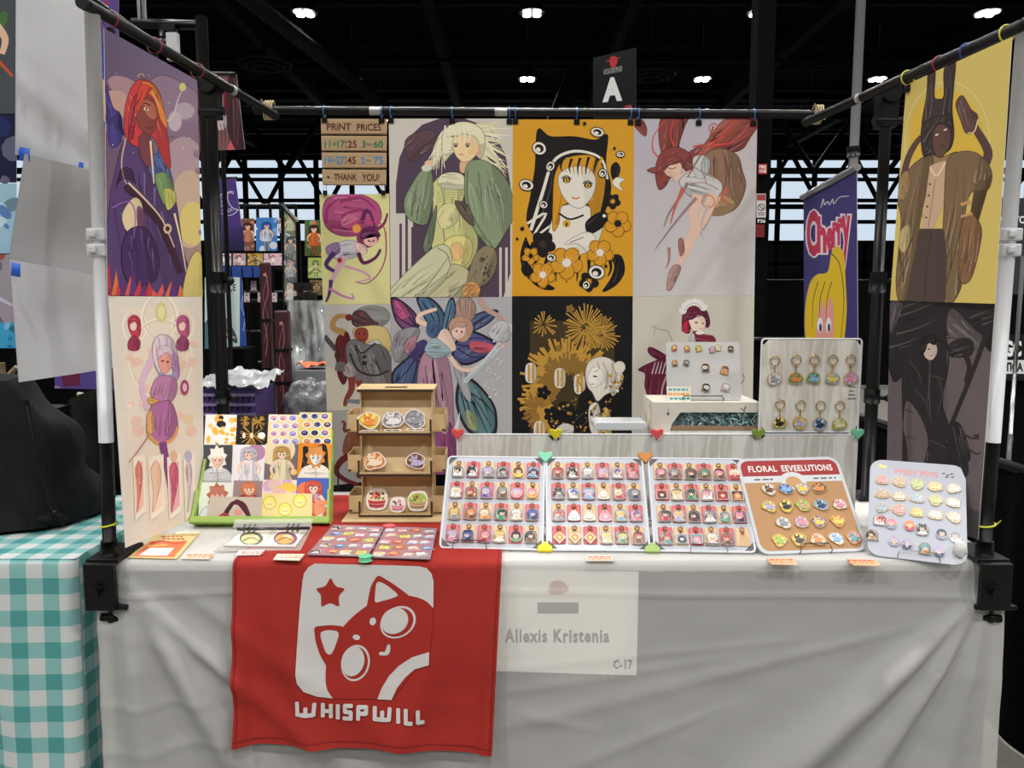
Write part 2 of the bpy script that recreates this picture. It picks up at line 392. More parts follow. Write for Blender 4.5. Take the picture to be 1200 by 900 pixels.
def speck(a, x0, y0, x1, y1, cols, n, rmin, rmax, seed):
    r = random.Random(seed)
    for _ in range(n):
        q = r.uniform(rmin, rmax); a.ell(r.uniform(x0, x1), r.uniform(y0, y1), q, q*r.uniform(.5, 1), r.choice(cols), r.uniform(0, 3), n=9)
def mix(a, b, t): return tuple(a[i]*(1-t)+b[i]*t for i in range(3))
def poster(name, corners, Y, label, draw, cat='poster', group=None, bg=None, material=None, eps=.000012, rich=True):
    Ys = Y if isinstance(Y, (list, tuple)) else [Y]*4
    q, N, a = pxart(corners, Ys, eps)
    if bg:
        if isinstance(bg[0], (int, float)): a.poly(list(corners), bg)
        else: a.grad(corners, *bg)
    a.rich = rich
    if draw: draw(a)
    o = sheet(q, N, name, material, label=label, cat=cat, group=group)
    if a.mb.v: build(a.mb, 'printed_art', INK, o)
    return o
def simple_print(bg, hair, cloth, seed, skin=(225, 180, 155)):
    def d(a):
        xs = [c[0] for c in a.clip]; ys = [c[1] for c in a.clip]; x0, x1, y0, y1 = min(xs), max(xs), min(ys), max(ys); w, h = x1-x0, y1-y0
        speck(a, x0, y0, x1, y1, [mix(bg, (255, 255, 255), .3), mix(bg, (0, 0, 0), .3), cloth], 14, min(w, h)*.05, min(w, h)*.2, seed)
        figure(a, (x0+x1)/2, y0+h*.14, h*.85, hair, skin, cloth, mix(cloth, (30, 20, 30), .4))
        if seed % 3 == 0: a.line([(x0+w*.1, y0+h*.8), (x0+w*.5, y0+h*.55), (x0+w*.95, y0+h*.75)], w*.12, hair, w*.03)
    return d
# ================================================================== background booths
# fire point column
c0 = P(893, 240, 12.0)
m = MB(); rectm(c0.x-.13, c0.x+.13, 12.05, 12.4, 0, 10.6, m); tr = struct(m, 'trim_1', DRAPE)
poster('fire_hose_sign', [(888.5, 192), (899, 192), (899, 204), (888.5, 204)], 12.0, 'small red fire hose sign on the black column', lambda a: (a.text('FIRE', 890, 193.5, 898, 197.5, (235, 225, 220), .02), a.text('HOSE', 890, 198.5, 898, 202.5, (235, 225, 220), .02)), 'sign', bg=(150, 35, 38))
def nosmoke(a):
    a.rect(887, 228, 897, 235, (150, 60, 60)); a.ring(892, 243, 4.2, 1, (40, 40, 42)); a.line([(889, 240), (895, 246)], 1, (40, 40, 42)); a.rect(888, 249, 896, 250.2, (90, 90, 90)); a.rect(888, 251.4, 896, 252.4, (90, 90, 90))
poster('no_smoking_sign', [(886.5, 227), (897.5, 227), (897.5, 255), (886.5, 255)], 12.0, 'small white no smoking sign on the black column', nosmoke, 'sign', bg=(196, 190, 188))
poster('column_number_sign', [(887, 256), (898, 256), (898, 262), (887, 262)], 12.0, 'tiny black column number sign below the no smoking sign', lambda a: a.text('F36', 888, 257, 897, 261, (225, 225, 225), .02), 'sign', bg=(15, 15, 16))
poster('fire_cabinet_sign', [(886, 263), (896, 263), (896, 278), (886, 278)], 12.0, 'dark red fire cabinet panel low on the black column', None, 'sign', material=mat('dark_red_sign', (120, 22, 28), .5))
# black drapes
def drape(a, b, z0, z1, name, label, waves=10, amp=.03, m_=None, group=None, rail=True):
    a, b = V3(a), V3(b); d = (b-a); L = d.length; n = V3((d.y, -d.x, 0)).normalized(); k = max(20, int(L*waves*4))
    t = empty(name, (a.x, a.y, 0), label, 'drape', group)
    m = MB()
    m.grid(lambda u, v: a+d*u+n*(amp*(.5+.5*(1-v))*math.sin(u*L*waves*2+1.3*math.sin(u*7)))+V3((0, 0, z1+(z0-z1)*v)), k, 3)
    o = build(m, 'curtain', m_ or DRAPE, t)
    if rail:
        m = MB(); m.cyl(a+V3((0, 0, z1+.0)), b+V3((0, 0, z1+.0)), .018, seg=8); build(m, 'rail', BLACKM, t)
        for q in (a, b): m = MB(); m.cyl(q+V3((0, 0, 0)), q+V3((0, 0, z1)), .02, seg=8); build(m, 'upright', BLACKM, t)
    return t
drape((1.62, 2.2, 0), (1.6, 4.3, 0), .005, .9, 'side_drape', 'low black pleated drape beside the right end of the white table', 9, .018)
drape((3.1, 13, 0), (9.5, 13, 0), .01, 1.74, 'booth_drape', 'long black drape across the hall behind the purple banner', 4, .05)
drape((5.9, 9.0, 0), (8.5, 8.5, 0), .01, 1.2, 'booth_drape', 'black drape behind the right yellow and dark posters', 5, .05)
drape((-5.2, 4.6, 0), (-1.9, 4.5, 0), .01, 1.25, 'booth_drape', 'black drape behind the checked neighbouring table', 7, .03)
drape((-5.5, 7.6, 0), (-1.2, 7.6, 0), .01, 1.5, 'booth_drape', 'black drape at the back of the stall behind, left of the backdrop', 5, .03)
drape((-1.2, 5.6, 0), (2.2, 5.6, 0), .01, 1.15, 'booth_drape', 'black drape hidden behind the row of back posters', 5, .03)
# hanging letter sign
def signA(a):
    a.blob([(714, 71), (716, 66.5), (719, 65.8), (722, 66.5), (723.5, 71), (722, 76), (720.5, 78.5), (716.5, 79), (715, 75)], (190, 45, 48))
    a.line([(710.5, 72), (726.5, 67.5)], 1.2, (170, 45, 48)); a.line([(714.5, 70.5), (722.5, 69.3)], .7, (110, 25, 30))
    a.poly([(708, 81.5), (729, 77.3), (728.6, 83.5), (707.6, 87.5)], (130, 128, 126)); a.text('ARTIST ALLEY', 708.4, 82.2, 728, 86.8, (28, 28, 30), .03, dy=3.8)
    a.text('A', 706, 91.5, 729.3, 120, (222, 222, 218), .06, dy=2)
    a.poly([(732, 124), (740, 122.5), (740, 126), (732, 127)], (165, 60, 62))
t = empty('letter_sign', (0.8, 5.6, 0), 'black hanging hall sign with red fist and large white letter A', 'sign')
q, N, a = pxart([(695, 68), (744, 56), (744, 145), (695, 142)], [6.1, 5.4, 5.4, 6.1]); signA(a)
o = sheet(q, N, 'sign_board', BLACKP, .012, parent=t); build(a.mb, 'printed_art', INK, o)
m = MB(); c = P(719, 142, 5.78); m.cyl((c.x, c.y, 0), c, .02); m.box((c.x, c.y, .01), (.4, .3, .02)); build(m, 'stand_pole', BLACKM, t)
# purple roll banner on its pole
def cherry(a):
    a.line([(962, 243), (965, 233), (966, 240), (970, 236), (972, 240), (976, 233), (977, 239), (984, 231), (995, 230)], 1.1, (215, 205, 215), .7)
    letters = [('C', 945, 246, 959, 301), ('h', 957, 253, 969, 297), ('e', 968, 266, 977, 294), ('r', 975, 260, 983, 291), ('r', 981, 255, 989, 288), ('y', 986, 252, 997, 313)]
    for pas in range(2):
        for ch, x0, y0, x1, y1 in letters:
            e = 1.6 if pas == 0 else -.4
            a.text(ch, x0-e, y0-e, x1+e, y1+e, (222, 205, 215) if pas == 0 else (190, 50, 80), .1 if pas == 0 else .045)
    a.blob([(946, 408), (943, 370), (948, 335), (957, 322), (970, 318), (975, 294), (983, 289), (989, 300), (991, 330), (992, 370), (985, 412), (960, 425)], (215, 180, 35))
    a.blob([(957, 400), (958, 372), (963, 352), (967, 362), (974, 348), (977, 372), (976, 400), (968, 425)], (222, 150, 140))
    a.line([(974, 297), (984, 310), (989, 350), (985, 400)], 1.2, (70, 55, 10), .6)
    for x in (953, 961, 969): a.line([(x+6, 330), (x, 352), (x-1, 385)], 1, (70, 55, 10), .4)
    for x in (961, 971): a.ell(x, 381, 3.2, 9, (230, 225, 225)); a.ell(x+.5, 384, 1.6, 5, (45, 55, 110))
t = empty('roll_banner', (1.9, 4.5, 0), 'purple roll banner with pink lettering and a drawn blonde head', 'banner')
q, N, a = pxart([(941.5, 232), (1004, 198), (1006, 560), (943, 520)], [5.1, 4.0, 4.0, 5.1])
a.poly(a.clip, (62, 52, 110)); cherry(a)
o = sheet(q, N, 'banner_cloth', PAPER, .002, parent=t); build(a.mb, 'printed_art', INK, o)
m = MB(); m.cyl(P(940, 231, 5.09), P(1005, 196, 3.99), .018, seg=10); build(m, 'top_rail', mat('aluminium', (190, 190, 192), .35, .8), t)
m = MB(); m.box((q[2]+q[3])*.5+V3((0, 0, -.05)), (.12, 1.15, .1)); build(m, 'base_case', STEEL, t)
t = empty('steel_pole', (P(1003, 0, 4.6).x, 4.6, 0), 'tall plain grey steel pole rising above the purple banner', 'pole')
m = MB(); b_ = P(1000, 195, 4.6); m.cyl((b_.x, 4.6, 0), (b_.x, 4.6, 4.6), .026); build(m, 'tube', mat('galvanised_pole', (150, 150, 150), .4, .5), t)
m = MB(); m.cyl(P(1000, 184, 4.6), P(1000, 172, 4.6), .036); build(m, 'collar', BLACKM, t)
# signs at the far right
poster('photo_sign', [(1166, 232), (1260, 232), (1260, 345), (1166, 345)], 7.5, 'dark grey panel reading PHOTO behind the right white pole', lambda a: a.text('PHOTO', 1169.5, 253, 1202, 262, (225, 225, 225), .03), 'sign', material=mat('charcoal_panel', (44, 47, 52), .7))
poster('table_sign', [(1174, 392), (1260, 392), (1260, 446), (1174, 446)], 6.0, 'black and white lettered sign low behind the right white pole', lambda a: (a.text('GC', 1177, 399, 1197, 418, (225, 225, 225), .05), a.rect(1174, 422, 1260, 438, (205, 205, 205)), a.text('ITICA', 1176, 424.5, 1199, 435.5, (35, 35, 38), .05)), 'sign', bg=(16, 16, 17))
m = MB(); a_ = P(1213, 392, 6.0); m.box((a_.x, 6.4, .45), (1.0, .7, .9)); build(m, 'draped_table', DRAPE, label='black draped table behind the right white pole', cat='table')
t = empty('stanchion', (P(1186, 512, 5.2).x, 5.2, 0), 'thin grey metal upright with flat foot at far right', 'stand')
m = MB(); m.cyl(P(1184, 508, 5.2), P(1199, 300, 5.2), .013); build(m, 'upright', STEEL, t)
m = MB(); bb = P(1184, 508, 5.2); m.cyl((bb.x, bb.y, 0), bb, .015); m.box((bb.x, bb.y, .015), (.45, .3, .03)); build(m, 'foot', STEEL, t)
m = MB(); x = P(1046, 410, 3.9); rb = P(1025, 420, 5.5); rt = P(1035, 322, 5.5); m.cyl(rb+(rb-rt)*(rb.z/(rt.z-rb.z)), rt, .008); build(m, 'thin_rod', STEEL, label='thin leaning grey rod behind the rear right pole', cat='rod')
# ---- left opening: stalls behind
def bgprint(corners, Y, label, bg, hair, cloth, seed, cat='print', group='small prints on the stall behind', name='art_print'):
    return poster(name, corners, Y, label, simple_print(bg, hair, cloth, seed), cat, group, bg=bg)
def rc(x0, y0, x1, y1): return [(x0, y0), (x1, y0), (x1, y1), (x0, y1)]
m = MB(); q0 = P(240, 240, 6.2); q1 = P(352, 470, 6.2)
for k in range(8): m.cyl((q0.x+(q1.x-q0.x)*k/7, 6.23, 0), (q0.x+(q1.x-q0.x)*k/7, 6.23, q0.z), .012, seg=6)
for k in range(9): z = .2+(q0.z-.2)*k/8; m.cyl((q0.x, 6.23, z), (q1.x, 6.23, z), .012, seg=6)
build(m, 'grid_wall', BLACKM, label='black wire grid wall hung with small prints, behind at left', cat='grid wall')
bgprint(rc(283, 256, 298, 294), 6.2, 'brown narrow print beside the blue print on the grid wall', (120, 75, 62), (70, 35, 35), (190, 120, 90), 1)
bgprint(rc(300, 255, 325, 294), 6.2, 'blue print with figure, largest on the grid wall', (60, 120, 185), (35, 70, 150), (200, 205, 215), 2)
bgprint(rc(326, 256, 333, 273), 6.2, 'tiny pale print right of the blue print', (190, 170, 170), (120, 60, 60), (225, 225, 225), 3)
for k, (x0, x1, bg, hr, cl, lb) in enumerate([(253, 271, (205, 190, 195), (150, 70, 90), (230, 225, 225), 'pale pink'), (273, 288, (190, 150, 150), (120, 40, 40), (220, 210, 200), 'rosy'), (290, 308, (180, 150, 60), (150, 50, 40), (60, 110, 80), 'red and gold'), (309, 331, (215, 185, 190), (190, 60, 70), (235, 225, 225), 'pink and white')]):
    bgprint(rc(x0, 297, x1, 311), 6.2, '%s low-wide print in the row under the blue print' % lb, bg, hr, cl, 4+k)
for k in range(4):
    x0 = 262+12.5*k
    m = MB(); a_ = P(x0, 312, 6.1); b_ = P(x0+11, 325, 6.1); rectm(a_.x, b_.x, 6.05, 6.2, b_.z, a_.z, m)
    build(m, 'hanging_bin', mat('blue_plastic', (45, 75, 150), .4), label='blue hanging bin on the grid wall, %s from left' % ('first', 'second', 'third', 'fourth')[k], cat='bin', group='blue bins on the grid wall')
for k in range(8):
    x0 = 262+8*k; y0 = 329+(k % 2)*14
    bgprint(rc(x0, y0, x0+6.5, y0+11), 6.15, 'tiny pale card number %s along under the blue bins' % ('one', 'two', 'three', 'four', 'five', 'six', 'seven', 'eight')[k], (215, 205, 210), (130, 110, 170), (230, 200, 205), 20+k, group='tiny cards under the blue bins')
# moon banner
def moon(a):
    W = (205, 195, 220)
    a.ring(267, 239, 14, 1, W, a0=30, a1=300); a.line([(280, 246), (272, 243), (267, 234), (268, 225), (274, 225)], 1, W)
    for k in range(4): a.ring(262+3.5*k, 248-abs(k-1)*1.5, 2, .6, W, n=10)
    for k in range(3): a.ring(258+.6*k, 231+5*k, 1.8, .6, W, n=10)
    a.grad([(250, 268), (285, 265), (287, 294), (251, 294)], (72, 48, 120), (66, 46, 110), (30, 25, 62), (28, 25, 60))
poster('moon_banner', [(248, 210), (276, 209), (287, 293), (252, 294.5)], [4.7, 4.5, 4.5, 4.7], 'purple hanging banner with a white outline crescent moon', moon, 'banner', bg=(76, 52, 128))
t = empty('banner_stand', (P(266, 210, 4.8).x, 4.8, 0), 'slim black stand carrying the purple moon banner', 'stand')
m = MB(); x = P(262, 209, 4.8); m.cyl((x.x, 4.8, 0), x, .012); m.box((x.x, 4.8, .01), (.35, .3, .02)); build(m, 'pole', BLACKM, t); m = MB(); m.cyl(P(246, 209.5, 4.75), P(278, 208.5, 4.75), .008); build(m, 'arm', BLACKM, t)
# tall print rack with columns of prints
m = MB(); a_ = P(331, 240, 5.6); b_ = P(349, 262, 5.0)
for p_ in (a_, b_): m.cyl((p_.x, p_.y, 0), p_, .016, seg=8)
m.cyl(a_, b_, .014, seg=8)
for z in (.6, 1.0, 1.4): m.cyl((a_.x, a_.y, z), (b_.x, b_.y, z), .01, seg=6)
build(m, 'print_rack', BLACKM, label='tall narrow black rack of prints seen edge on', cat='rack')
for k, (c1, c2, lb) in enumerate([((95, 105, 70), (150, 160, 90), 'olive'), ((120, 130, 120), (60, 60, 60), 'grey green'), ((75, 85, 95), (140, 140, 140), 'slate'), ((100, 95, 80), (190, 190, 180), 'taupe')]):
    y0 = 246+27*k
    poster('art_print', [(333, y0), (348, y0+9), (348, y0+34), (333, y0+26)], [5.58, 5.02, 5.02, 5.58], '%s print in the edge-on rack, %s down' % (lb, ('first', 'second', 'third', 'fourth')[k]), simple_print(c1, c2, mix(c2, (255, 255, 255), .4), 40+k), 'print', 'prints in the edge-on rack', bg=c1)
bgprint(rc(357, 258, 379, 300), 5.4, 'green print with a figure in orange, left of the pink poster', (75, 95, 55), (45, 30, 25), (205, 100, 40), 50)
bgprint(rc(361, 302, 379, 326), 5.4, 'pale green landscape print framed in green', (170, 190, 100), (110, 130, 60), (200, 215, 150), 51)
bgprint(rc(363, 328, 379, 346), 5.4, 'small brown print below the pale green landscape', (100, 90, 70), (60, 45, 40), (150, 120, 80), 52)
for k, (px, py) in enumerate([(350, 336), (361, 336), (355, 347), (366, 348), (350, 352)]):
    m = MB(); c = P(px, py, 4.8); m.box(c, (.05, .05, .05)); m.box(c+V3((0, -.026, .003)), (.032, .004, .022)); build(m, 'small_box', mat('black_gift_box', (30, 18, 20), .4), label='tiny dark box in the little pile near the rack, %s' % ('upper left', 'upper right', 'middle', 'lower right', 'lower left')[k], cat='box', group='little dark boxes')
m = MB(); c = P(358, 357, 4.8); m.box((c.x, 4.85, c.z/2), (.22, .2, c.z)); build(m, 'draped_plinth', DRAPE, label='black draped plinth under the little dark boxes', cat='plinth')
# blue white standing panel with lettering
def pspace(a):
    a.rect(281, 318, 290, 410, (45, 80, 160)); a.line([(285, 345), (283, 360), (287, 372), (285, 388)], .8, (170, 190, 225))
    a.text('PSPACE', 250, 333, 276.5, 341, (40, 60, 75), .02); a.line([(262, 343), (272, 342)], .8, (40, 60, 75))
    a.blob([(240, 380), (256, 366), (264, 372), (276, 392), (277, 402), (266, 396), (254, 404), (240, 410)], (85, 120, 125))
    a.line([(258, 382), (266, 392), (276, 396)], 3.5, (220, 175, 150), 2); a.line([(246, 352), (254, 372), (262, 396), (262, 410)], 3, (25, 28, 32), 5)
poster('standing_panel', [(240, 325), (283, 325), (289, 405), (240, 409)], 4.4, 'white and blue standing panel with dark lettering behind the rear left pole', pspace, 'panel', bg=(205, 222, 222), material=mat('panel_board', (200, 205, 210), .5))
c = P(262, 408, 4.4); m = MB(); m.box((c.x+.01, 4.53, c.z/2-.002), (.2, .24, c.z-.004)); build(m, 'draped_box', DRAPE, label='black draped box under the white and blue panel', cat='box')
# maroon folded tall cases
for k, (x0, x1, yt, Y, lb) in enumerate([(303, 319.5, 307, 4.3, 'taller'), (320.5, 340, 364, 4.25, 'shorter')]):
    a_ = P(x0, yt, Y); b_ = P(x1, 485, Y); t = empty('leather_case', ((a_.x+b_.x)/2, Y, .55), '%s of two upright maroon leather cases behind the card rack' % lb, 'case', 'maroon leather cases')
    m = MB(); rectm(a_.x, b_.x, Y, Y+.07, .62, a_.z, m); build(m, 'body', mat('maroon_leather', (64, 26, 32), .45, noise_amt=.25, nscale=14), t, bevel=.01)
    for z in (.3, .62): m = MB(); zz = b_.z+(a_.z-b_.z)*z; rectm(a_.x-.004, b_.x+.004, Y-.005, Y+.075, zz-.008, zz+.008, m); build(m, 'strap', BLACKP, t)
    m = MB(); ar = Art(lambda x, y, Y=Y: P(x, y, Y-.001), V3((0, -1, 0)))
    xm = (x0+x1)/2
    ar.line([(xm, yt+12), (xm+3, yt+35), (xm-3, yt+60), (xm+2, yt+90), (xm, yt+110)], 1, (150, 95, 95)); ar.line([(xm+3, yt+15), (xm-3, yt+40), (xm+3, yt+66), (xm-2, yt+95)], .8, (130, 80, 85))
    ar.ell(xm-1, yt+15, 2, 2, (175, 120, 120)); build(ar.mb, 'tooled_pattern', INK, t)
m = MB(); a_ = P(300, 486, 4.3); m.box((a_.x+.11, 4.36, .308), (.34, .26, .616)); build(m, 'draped_stool', DRAPE, label='black draped stand under the maroon cases', cat='stand')
# plastic wrap and crates
WRAP = mat('clear_plastic_wrap', (170, 174, 174), .1, spec=.9, noise_amt=.5, nscale=7, bump=1, bscale=9)
a_ = P(336, 352, 4.6); b_ = P(384, 478, 4.6)
m = MB(); m.grid(lambda u, v: V3((a_.x+(b_.x-a_.x)*u, 4.6+.07*noise.noise(V3((u*6, v*9, 1)))+.03*noise.noise(V3((u*15, v*20, 4))), a_.z+(.01-a_.z)*v)), 24, 36)
build(m, 'plastic_sheet', WRAP, label='crumpled clear plastic sheet hung left of the back posters', cat='plastic sheet')
a_ = P(345, 434, 3.85); b_ = P(373, 474, 3.85); t = empty('grey_bin', (a_.x, 3.9, .5), 'plain grey box with orange paper on top, left of the back posters', 'box')
m = MB(); rectm(a_.x, b_.x+.06, 3.85, 4.05, .5, a_.z, m); build(m, 'body', mat('grey_card', (132, 133, 138), .6, noise_amt=.05), t, bevel=.004)
m = MB(); m.grid(lambda u, v: V3((a_.x+(b_.x-a_.x+.04)*u, 3.87+.16*v, a_.z+.012+.03*noise.noise(V3((u*4, v*4, 0)))+.012)), 10, 8); build(m, 'orange_paper', mat('orange_paper', (235, 105, 50), .5), t)
c = P(362, 478, 3.7); m = MB(); m.ball(c, .1, (1.15, .6, 1.35), 40, 26, disp=lambda d: 1+.22*noise.noise(d*3)+.1*noise.noise(d*9)); build(m, 'plastic_bag', mat('grey_plastic_bag', (112, 112, 116), .15, spec=.9, noise_amt=.5, nscale=16, bump=.8, bscale=24), label='crumpled shiny grey plastic bag just above the card rack', cat='bag')
m = MB(); m.box((c.x+.01, 3.71, (c.z-.11)/2), (.18, .2, c.z-.11)); build(m, 'draped_box', DRAPE, label='black draped box under the shiny plastic bag', cat='box')
a_ = P(252, 458, 3.55); b_ = P(298, 490, 3.55); t = empty('purple_crate', (a_.x, 3.6, .6), 'purple plastic crate behind the card rack at left', 'crate')
PUR = mat('purple_plastic', (92, 70, 130), .4); m = MB(); rectm(a_.x-.08, b_.x, 3.57, 3.85, b_.z-.06, a_.z, m); build(m, 'body', PUR, t)
for k in range(10): m = MB(); x = a_.x-.07+(b_.x-a_.x+.07)*k/9.5; rectm(x, x+.006, 3.555, 3.57, b_.z-.06, a_.z-.01, m); build(m, 'rib', PUR, t)
for k in range(3): m = MB(); z = a_.z-.02-.045*k; rectm(a_.x-.08, b_.x, 3.553, 3.57, z-.006, z+.006, m); build(m, 'rail', mat('pale_purple', (150, 135, 180), .4), t)
m = MB(); m.grid(lambda u, v: V3((a_.x-.1+(b_.x-a_.x+.16)*u, 3.54+.3*v, a_.z+.02+.05*v+.03*noise.noise(V3((u*7, v*6, 2)))+.015*noise.noise(V3((u*20, v*16, 2))))), 24, 14); build(m, 'plastic_wrap', WRAP, label='crumpled clear plastic lying on the purple crate', cat='plastic wrap')
m = MB(); m.box((a_.x+.1, 3.75, (b_.z-.062)/2), (.38, .4, b_.z-.062)); build(m, 'draped_box', DRAPE, label='black draped box under the purple crate', cat='box')
# dark red poster and black frame behind the left wing
def dred(a):
    a.blob([(250, 118), (262, 104), (271, 112), (270, 138), (262, 152), (252, 148)], (195, 175, 178)); a.blob([(262, 100), (270, 110), (266, 125), (272, 140), (263, 130)], (140, 20, 30))
    a.blob([(268, 92), (286, 90), (287, 170), (274, 172), (266, 140)], (62, 26, 34)); a.line([(276, 95), (280, 130), (278, 170)], 3, (90, 50, 58), 1)
    for k in range(5): a.line([(250+4*k, 145), (252+4*k, 158), (249+5*k, 176)], 1, (30, 10, 14), .4)
    a.poly([(266, 176), (270, 164), (276, 176)], (190, 80, 95))
poster('dark_red_poster', [(231, 86), (277, 87), (287, 175), (233, 177)], [4.2, 4.0, 4.0, 4.2], 'dark red and black poster behind the rear left pole', dred, bg=(120, 78, 82))
t = empty('banner_stand', (P(258, 88, 4.15).x, 4.15, 0), 'slim black stand carrying the dark red poster', 'stand'); m = MB(); x = P(256, 86, 4.12); m.cyl((x.x, 4.14, 0), V3((x.x, 4.14, x.z)), .012); m.cyl(P(232, 85.5, 4.2), P(276, 86.5, 4.0), .008); build(m, 'pole', BLACKM, t); m = MB(); m.box((x.x, 4.14, .01), (.12, .1, .02)); build(m, 'base', BLACKM, t)
t = empty('frame_stand', (P(237, 30, 3.8).x, 3.8, 0), 'black pipe frame with camera clamp behind the upper left bar', 'frame')
m = MB(); m.cyl(P(155, 27, 3.8), P(237, 30, 3.8), .022); build(m, 'top_pipe', BLACKM, t)
m = MB(); x = P(236, 28, 3.8); m.cyl((x.x, 3.8, 0), x+V3((0, 0, .03)), .028); build(m, 'upright', BLACKM, t)
m = MB(); x = P(167, 28, 3.8); m.cyl(x, x+V3((0, 0, .6)), .02); build(m, 'riser_pipe', BLACKM, t)
m = MB(); c = P(191, 28, 3.78); m.cyl(c, c+V3((0, 0, -.06)), .02); m.ball(c+V3((.0, 0, -.09)), .03); m.box(c+V3((.03, 0, -.02)), (.06, .04, .03)); build(m, 'clamp', BLACKM, t)
m = MB(); c = P(203, 55, 3.75); m.box(c, (.05, .03, .12)); build(m, 'white_tag', WHITEP, t)
# prints of the neighbouring stall at the far left edge
for k, (y0, y1, bg, hr, cl, lb, Y) in enumerate([(-40, 133, (70, 75, 80), (190, 80, 50), (70, 110, 60), 'orange-haired portrait print, top at the left edge', 3.3), (134, 214, (22, 22, 58), (60, 130, 190), (30, 40, 90), 'dark blue starry print at the left edge', 3.3), (215, 297, (150, 185, 205), (230, 235, 240), (90, 120, 175), 'white and light blue icy print at the left edge', 3.3), (298, 378, (150, 140, 150), (190, 180, 195), (150, 80, 60), 'grey print with pale-haired figure at the left edge', 3.25), (378, 408, (60, 150, 190), (150, 210, 235), (40, 110, 160), 'bright blue strip print at the left edge', 3.24)]):
    poster('stall_print', rc(-70, y0, 19.5, y1), Y, lb, simple_print(bg, hr, cl, 60+k), 'print', 'prints of the left neighbour', bg=bg)
poster('stall_print', [(64, -10), (139, -10), (139, 457), (64, 455)], 3.0, 'purple and blue print peeping out below the white sheets', simple_print((100, 75, 150), (60, 70, 170), (150, 50, 90), 63), 'print', 'prints of the left neighbour', bg=(90, 70, 140))
t = empty('wooden_easel', (P(6, 475, 2.9).x, 2.9, .74), 'light wooden easel foot at the far left edge', 'easel'); WOODL = mat('pale_easel_wood', (176, 150, 118), .6, noise_amt=.12, nscale=30)
m = MB(); m.cyl(P(-12, 462, 2.9), P(20, 430, 2.88), .009, seg=6); build(m, 'leg', WOODL, t); m = MB(); m.cyl(P(3, 425, 2.9), P(6, 475, 2.9), .009, seg=6); build(m, 'leg', WOODL, t); m = MB(); m.cyl(P(-8, 478, 2.9), P(18, 474, 2.9), .008, seg=6); build(m, 'rung', WOODL, t)
m = MB(); c = P(8, 478, 2.95); m.box((c.x-.2, 3.0, c.z-.02), (.7, .25, .02)); build(m, 'shelf_top', BLACKP, label='black shelf under the wooden easel at the left edge', cat='shelf')
# white shoe-like scraps, chair and jacket in the dark behind the checked table
m = MB(); c = P(97, 466, 3.4); sb = MB(); sb.box((c.x, 3.42, c.z-.11), (.4, .2, .02)); build(sb, 'ledge', BLACKP, label='dark ledge in the shade behind the white sheets', cat='ledge'); m.tube([c+V3((-.02, 0, .015)), c+V3((.02, 0, .01)), c+V3((.03, 0, -.02)), c+V3((0, 0, -.035))], .011, 6); m.ball(c+V3((.03, 0, -.075)), .035, (1, .6, .6)); build(m, 'white_ribbon', mat('cream_cloth', (190, 190, 165), .7), label='small crumpled cream cloth in the dark behind the white sheets', cat='cloth')
t = empty('leather_chair', (P(95, 560, 3.3).x, 3.3, 0), 'dark chair with a brown seat back behind the checked table', 'chair')
m = MB(); a_ = P(42, 500, 3.4); b_ = P(86, 600, 3.4); rectm(a_.x, b_.x, 3.4, 3.46, .5, a_.z, m); build(m, 'backrest', mat('dark_brown_leather', (42, 28, 22), .5, noise_amt=.2), t, bevel=.02)
m = MB(); rectm(a_.x, b_.x, 3.05, 3.4, .44, .5, m); build(m, 'seat', mat('dark_brown_leather', (42, 28, 22)), t, bevel=.02)
for dx in (a_.x+.02, b_.x-.02):
    for y in (3.1, 3.42): m = MB(); m.cyl((dx, y, 0), (dx, y, .45), .014, seg=8); build(m, 'leg', BLACKM, t)
c = P(112, 560, 3.15); m = MB(); m.grid(lambda u, v: V3((c.x-.16+.34*u, 3.15+.05*math.sin(u*9+v*3)+.06*(1-v), .45+(.62)*v*(1-.25*(2*u-1)**2))), 26, 12); build(m, 'black_jacket', mat('black_leather', (22, 22, 24), .3, bump=.4, bscale=20), label='black leather jacket heaped behind the checked table', cat='jacket')
# ================================================================== main table, cloth, flag
X0, X1, YF, YB = -1.125, 1.335, 2.04, 2.80
t = empty('folding_table', (0.1, 2.42, 0), 'long folding table hidden under the white cloth', 'table')
TW = mat('table_white', (236, 235, 232), .5)
m = MB(); rectm(X0+.012, X1-.012, YF+.02, YB-.012, .705, .736, m); build(m, 'tabletop', TW, t, bevel=.004)
for x in (X0+.25, X1-.25):
    for y in (YF+.15, YB-.12): m = MB(); m.cyl((x, y, 0), (x, y, .705), .016); build(m, 'leg', BLACKM, t)
    m = MB(); m.cyl((x, YF+.15, .3), (x, YB-.12, .3), .01); build(m, 'stretcher', BLACKM, t)
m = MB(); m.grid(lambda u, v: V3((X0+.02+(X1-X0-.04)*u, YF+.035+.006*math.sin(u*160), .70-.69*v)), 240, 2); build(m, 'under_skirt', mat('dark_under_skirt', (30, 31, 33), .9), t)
FX0 = P(275, 662, YF).x; FX1 = P(588, 652, YF).x; FB = 2.73; ZB0 = P(270, 868, 2.0).z; ZB1 = P(570, 880, 2.0).z
def seg_fold(x, z, ax, az, bx, bz, w0, w1, amp):
    """soft ridge running from a to b, growing along the way"""
    dx, dz = bx-ax, bz-az; L2 = dx*dx+dz*dz; tt = ((x-ax)*dx+(z-az)*dz)/L2
    if tt < -.1: return 0
    t2 = max(0, min(1.25, tt)); L = math.sqrt(L2)
    off = ((x-ax)*dz-(z-az)*dx)/L; w = w0+(w1-w0)*t2
    return amp*min(1, t2*2.2+.15)*math.exp(-(off/w)**2)
def XZ(px, py): p = P(px, py, YF); return p.x, p.z
FOLDS = []
